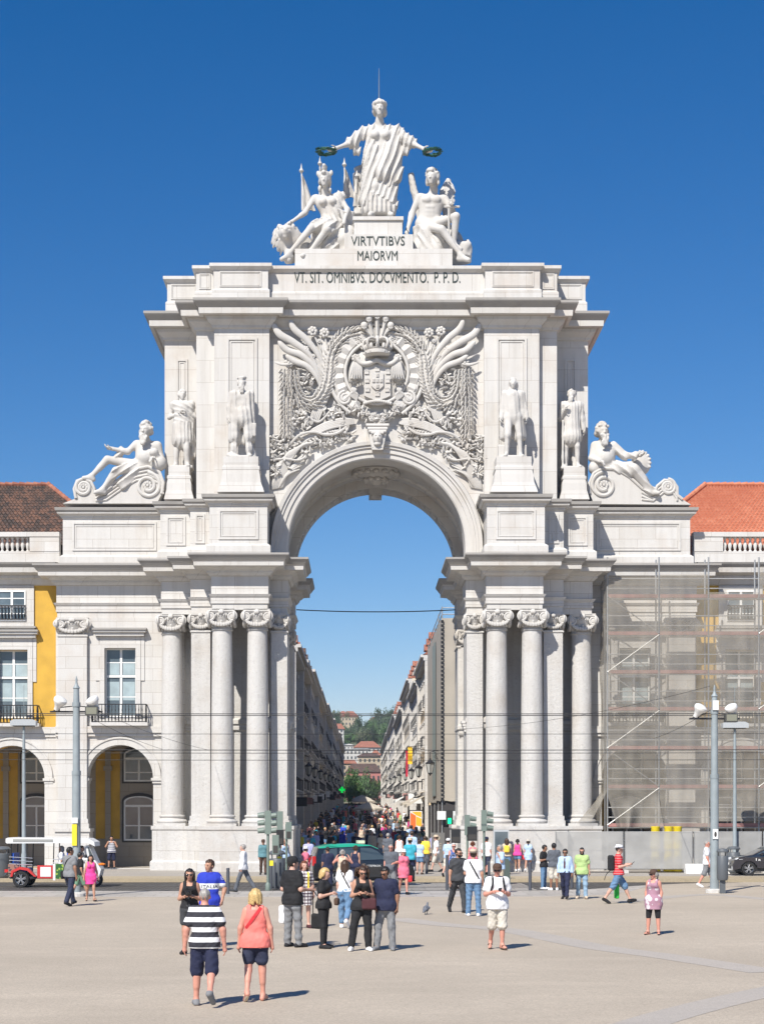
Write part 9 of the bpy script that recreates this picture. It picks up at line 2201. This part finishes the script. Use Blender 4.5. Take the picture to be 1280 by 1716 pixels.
q = MB(); Yg = 97.5; xg = PX(753,Yg); zg = PZ(1371,Yg); q.tube([(xg+.1,Yg+.1,.1),(xg+.1,Yg+.1,zg+.4)], .05, 8, TLG); q.box(xg-.2,xg+.2,Yg-.1,Yg+.1,zg-.42,zg+.42,PBLK); q.box(xg-.10,xg+.10,Yg-.115,Yg-.1,zg-.34,zg-.02,mat('lit_green_man', (.0,.5,.1), .5, emit=((.0,1,.25),2.0))); o = q.build('pedestrian_light'); tag(o, 'pedestrian light showing green beside the right side of the passage', 'traffic light')
q = MB(); Yk = 73.4; xk = PX(843,Yk); q.prism([(-.30,0),(.30,0),(.27,.9),(.22,1.05),(-.22,1.05),(-.27,.9)], -.18, .18, mat('dark_green_box', (.08,.105,.09), .5)); q.v = [(a+xk,b_+Yk,c) for a,b_,c in q.v]; o = q.build('control_box'); tag(o, 'dark green roadside control box right of the traffic light', 'box')
q = MB(); Yk = 85.2; xk = PX(839,84); q.box(xk-.38,xk+.38,83.7,84.0,.1,2.2,mat('pale_metal_board', (.45,.47,.48), .4)); q.box(xk-.32,xk+.32,83.68,83.70,.5,2.1,GLASS) ; o = q.build('ticket_board'); tag(o, 'grey upright board standing before the right pedestal', 'board')
BOL = mat('dark_grey_bollard', (.075,.08,.095), .5)
bl = [(382,1499,1455,'dark bollard near the walking man in white shirt'),(657+92,1492,1433,'dark bollard right of the white haired woman'),(715,1468,1438,'dark bollard at the middle of the crosswalk'),(819,1476,1444,'dark bollard beside the tallest right traffic light'),(888,1493,1446,'dark bollard right of the girls by the pedestal'),(958,1489,1455,'dark bollard between the man in tie and the man in green'),(487,1489,1436,'dark bollard beside the left traffic lights')]
for u, v, vt, lab in bl:
    Y = GY(v); q = MB(); H = (v-vt)*Y/FPX; q.lathe([(.065,0),(.065,H-.12),(.055,H-.12),(.055,H-.09),(.065,H-.09),(.065,H-.02),(.05,H)], (0,0,0), 14, BOL); o = q.build('bollard', None, None, smooth=35); o.location = (PX(u,Y),Y,0); tag(o, lab, 'bollard', 'bollards along the road edge')
BIN = mat('grey_litter_bin', (.10,.11,.12), .5)
def litter(x, Y, z, lab, w=.26, h=.95, lift=.0, box=True):
    e = empty('litter_bin', (x,Y,z)); tag(e, lab, 'bin', 'litter bins'); q = MB(); q.lathe([(w*.86,lift+.05),(w,lift+.12),(w*1.02,lift+h*.8),(w*.95,lift+h*.82)], n=18, m=BIN); q.build('bin_body', None, e, smooth=40)
    q = MB(); q.lathe([(w*1.05,lift+h*.93),(w*1.08,lift+h*.97),(w*.8,lift+h*1.04),(.02,lift+h*1.06)], n=18, m=BIN); 
    for a in range(4): q.bar((w*.9*math.cos(a*1.57+.8), w*.9*math.sin(a*1.57+.8), lift+h*.8), (w*.9*math.cos(a*1.57+.8), w*.9*math.sin(a*1.57+.8), lift+h*.96), .04, .04, BIN)
    q.build('bin_hood', None, e, smooth=40); q = MB()
    if lift > 0: q.box(-.1,.1,-.06,.06,0,lift+.1,BIN)
    else: q.lathe([(w*.7,0),(w*.7,.06)], n=14, m=BIN)
    q.build('bin_post', None, e); return e
Ym = GY(1497); litter(PX(1203,Ym)+.08, Ym-.42, 0, 'dark grey litter bin fixed to the foot of the right lamp mast', .21, 1.18, .45)
litter(PX(1217,83.6), 82.0, .1, 'dark hooded litter bin in front of the fence, behind the black car', .30, 1.25)
litter(PX(4,76.5), 76.6, .1, 'grey litter bin at the left edge by the three wheeler', .33, 1.35)
Yb_ = GY(1490); litter(PX(463,Yb_), Yb_+.6, 0, 'grey slatted litter bin among the left traffic lights', .32, 1.45)
for i, du in enumerate((455,461,470)):
    q = MB(); q.tube([(0,0,0),(0,0,1.05)], .035, 8, BOL); o = q.build('bin_guard_post', None, None); o.location = (PX(du,Yb_), Yb_-.1, 0); tag(o, 'thin dark guard post before the slatted bin', 'post', 'guard posts before the slatted bin')
# pigeon
Yq = GY(1533); g = V3(PX(714,Yq), Yq, 0); PG = mat('pigeon_grey', (.13,.14,.165), .7, noise=.3, nscale=40)
pr = [(('e', V3(0,0,.15), (.062,.12,.068), np.array([[1,0,0],[0,.90,-.43],[0,.43,.90]])), .02),(('c', V3(0,-.07,.19), V3(0,-.10,.27), .045,.026,1), .03),(('e', V3(0,-.115,.29), (.027,.034,.027), None), .015),(('c', V3(0,-.14,.288), V3(0,-.17,.28), .010,.004,1), .006),(('c', V3(0,.08,.13), V3(0,.22,.08), .045,.030,.4), .03)]
for sx in (-1,1): pr += [(('c', V3(sx*.055,-.04,.17), V3(sx*.03,.15,.11), .04,.015,1), .02),(('c', V3(sx*.025,.0,.09), V3(sx*.025,.0,.012), .012,.008,1), .01),(('c', V3(sx*.025,.0,.01), V3(sx*.028,-.045,.008), .008,.006,1), .005)]
S_ = sculpt(pr, .03, .007); P, Q = S_.mesh(1); o = np_obj('pigeon', np_mesh('pigeon', [(P*1.15,Q,0)], [PG]), None, tuple(g), R(160)); tag(o, 'grey pigeon standing on the paving in the open middle of the square', 'pigeon')
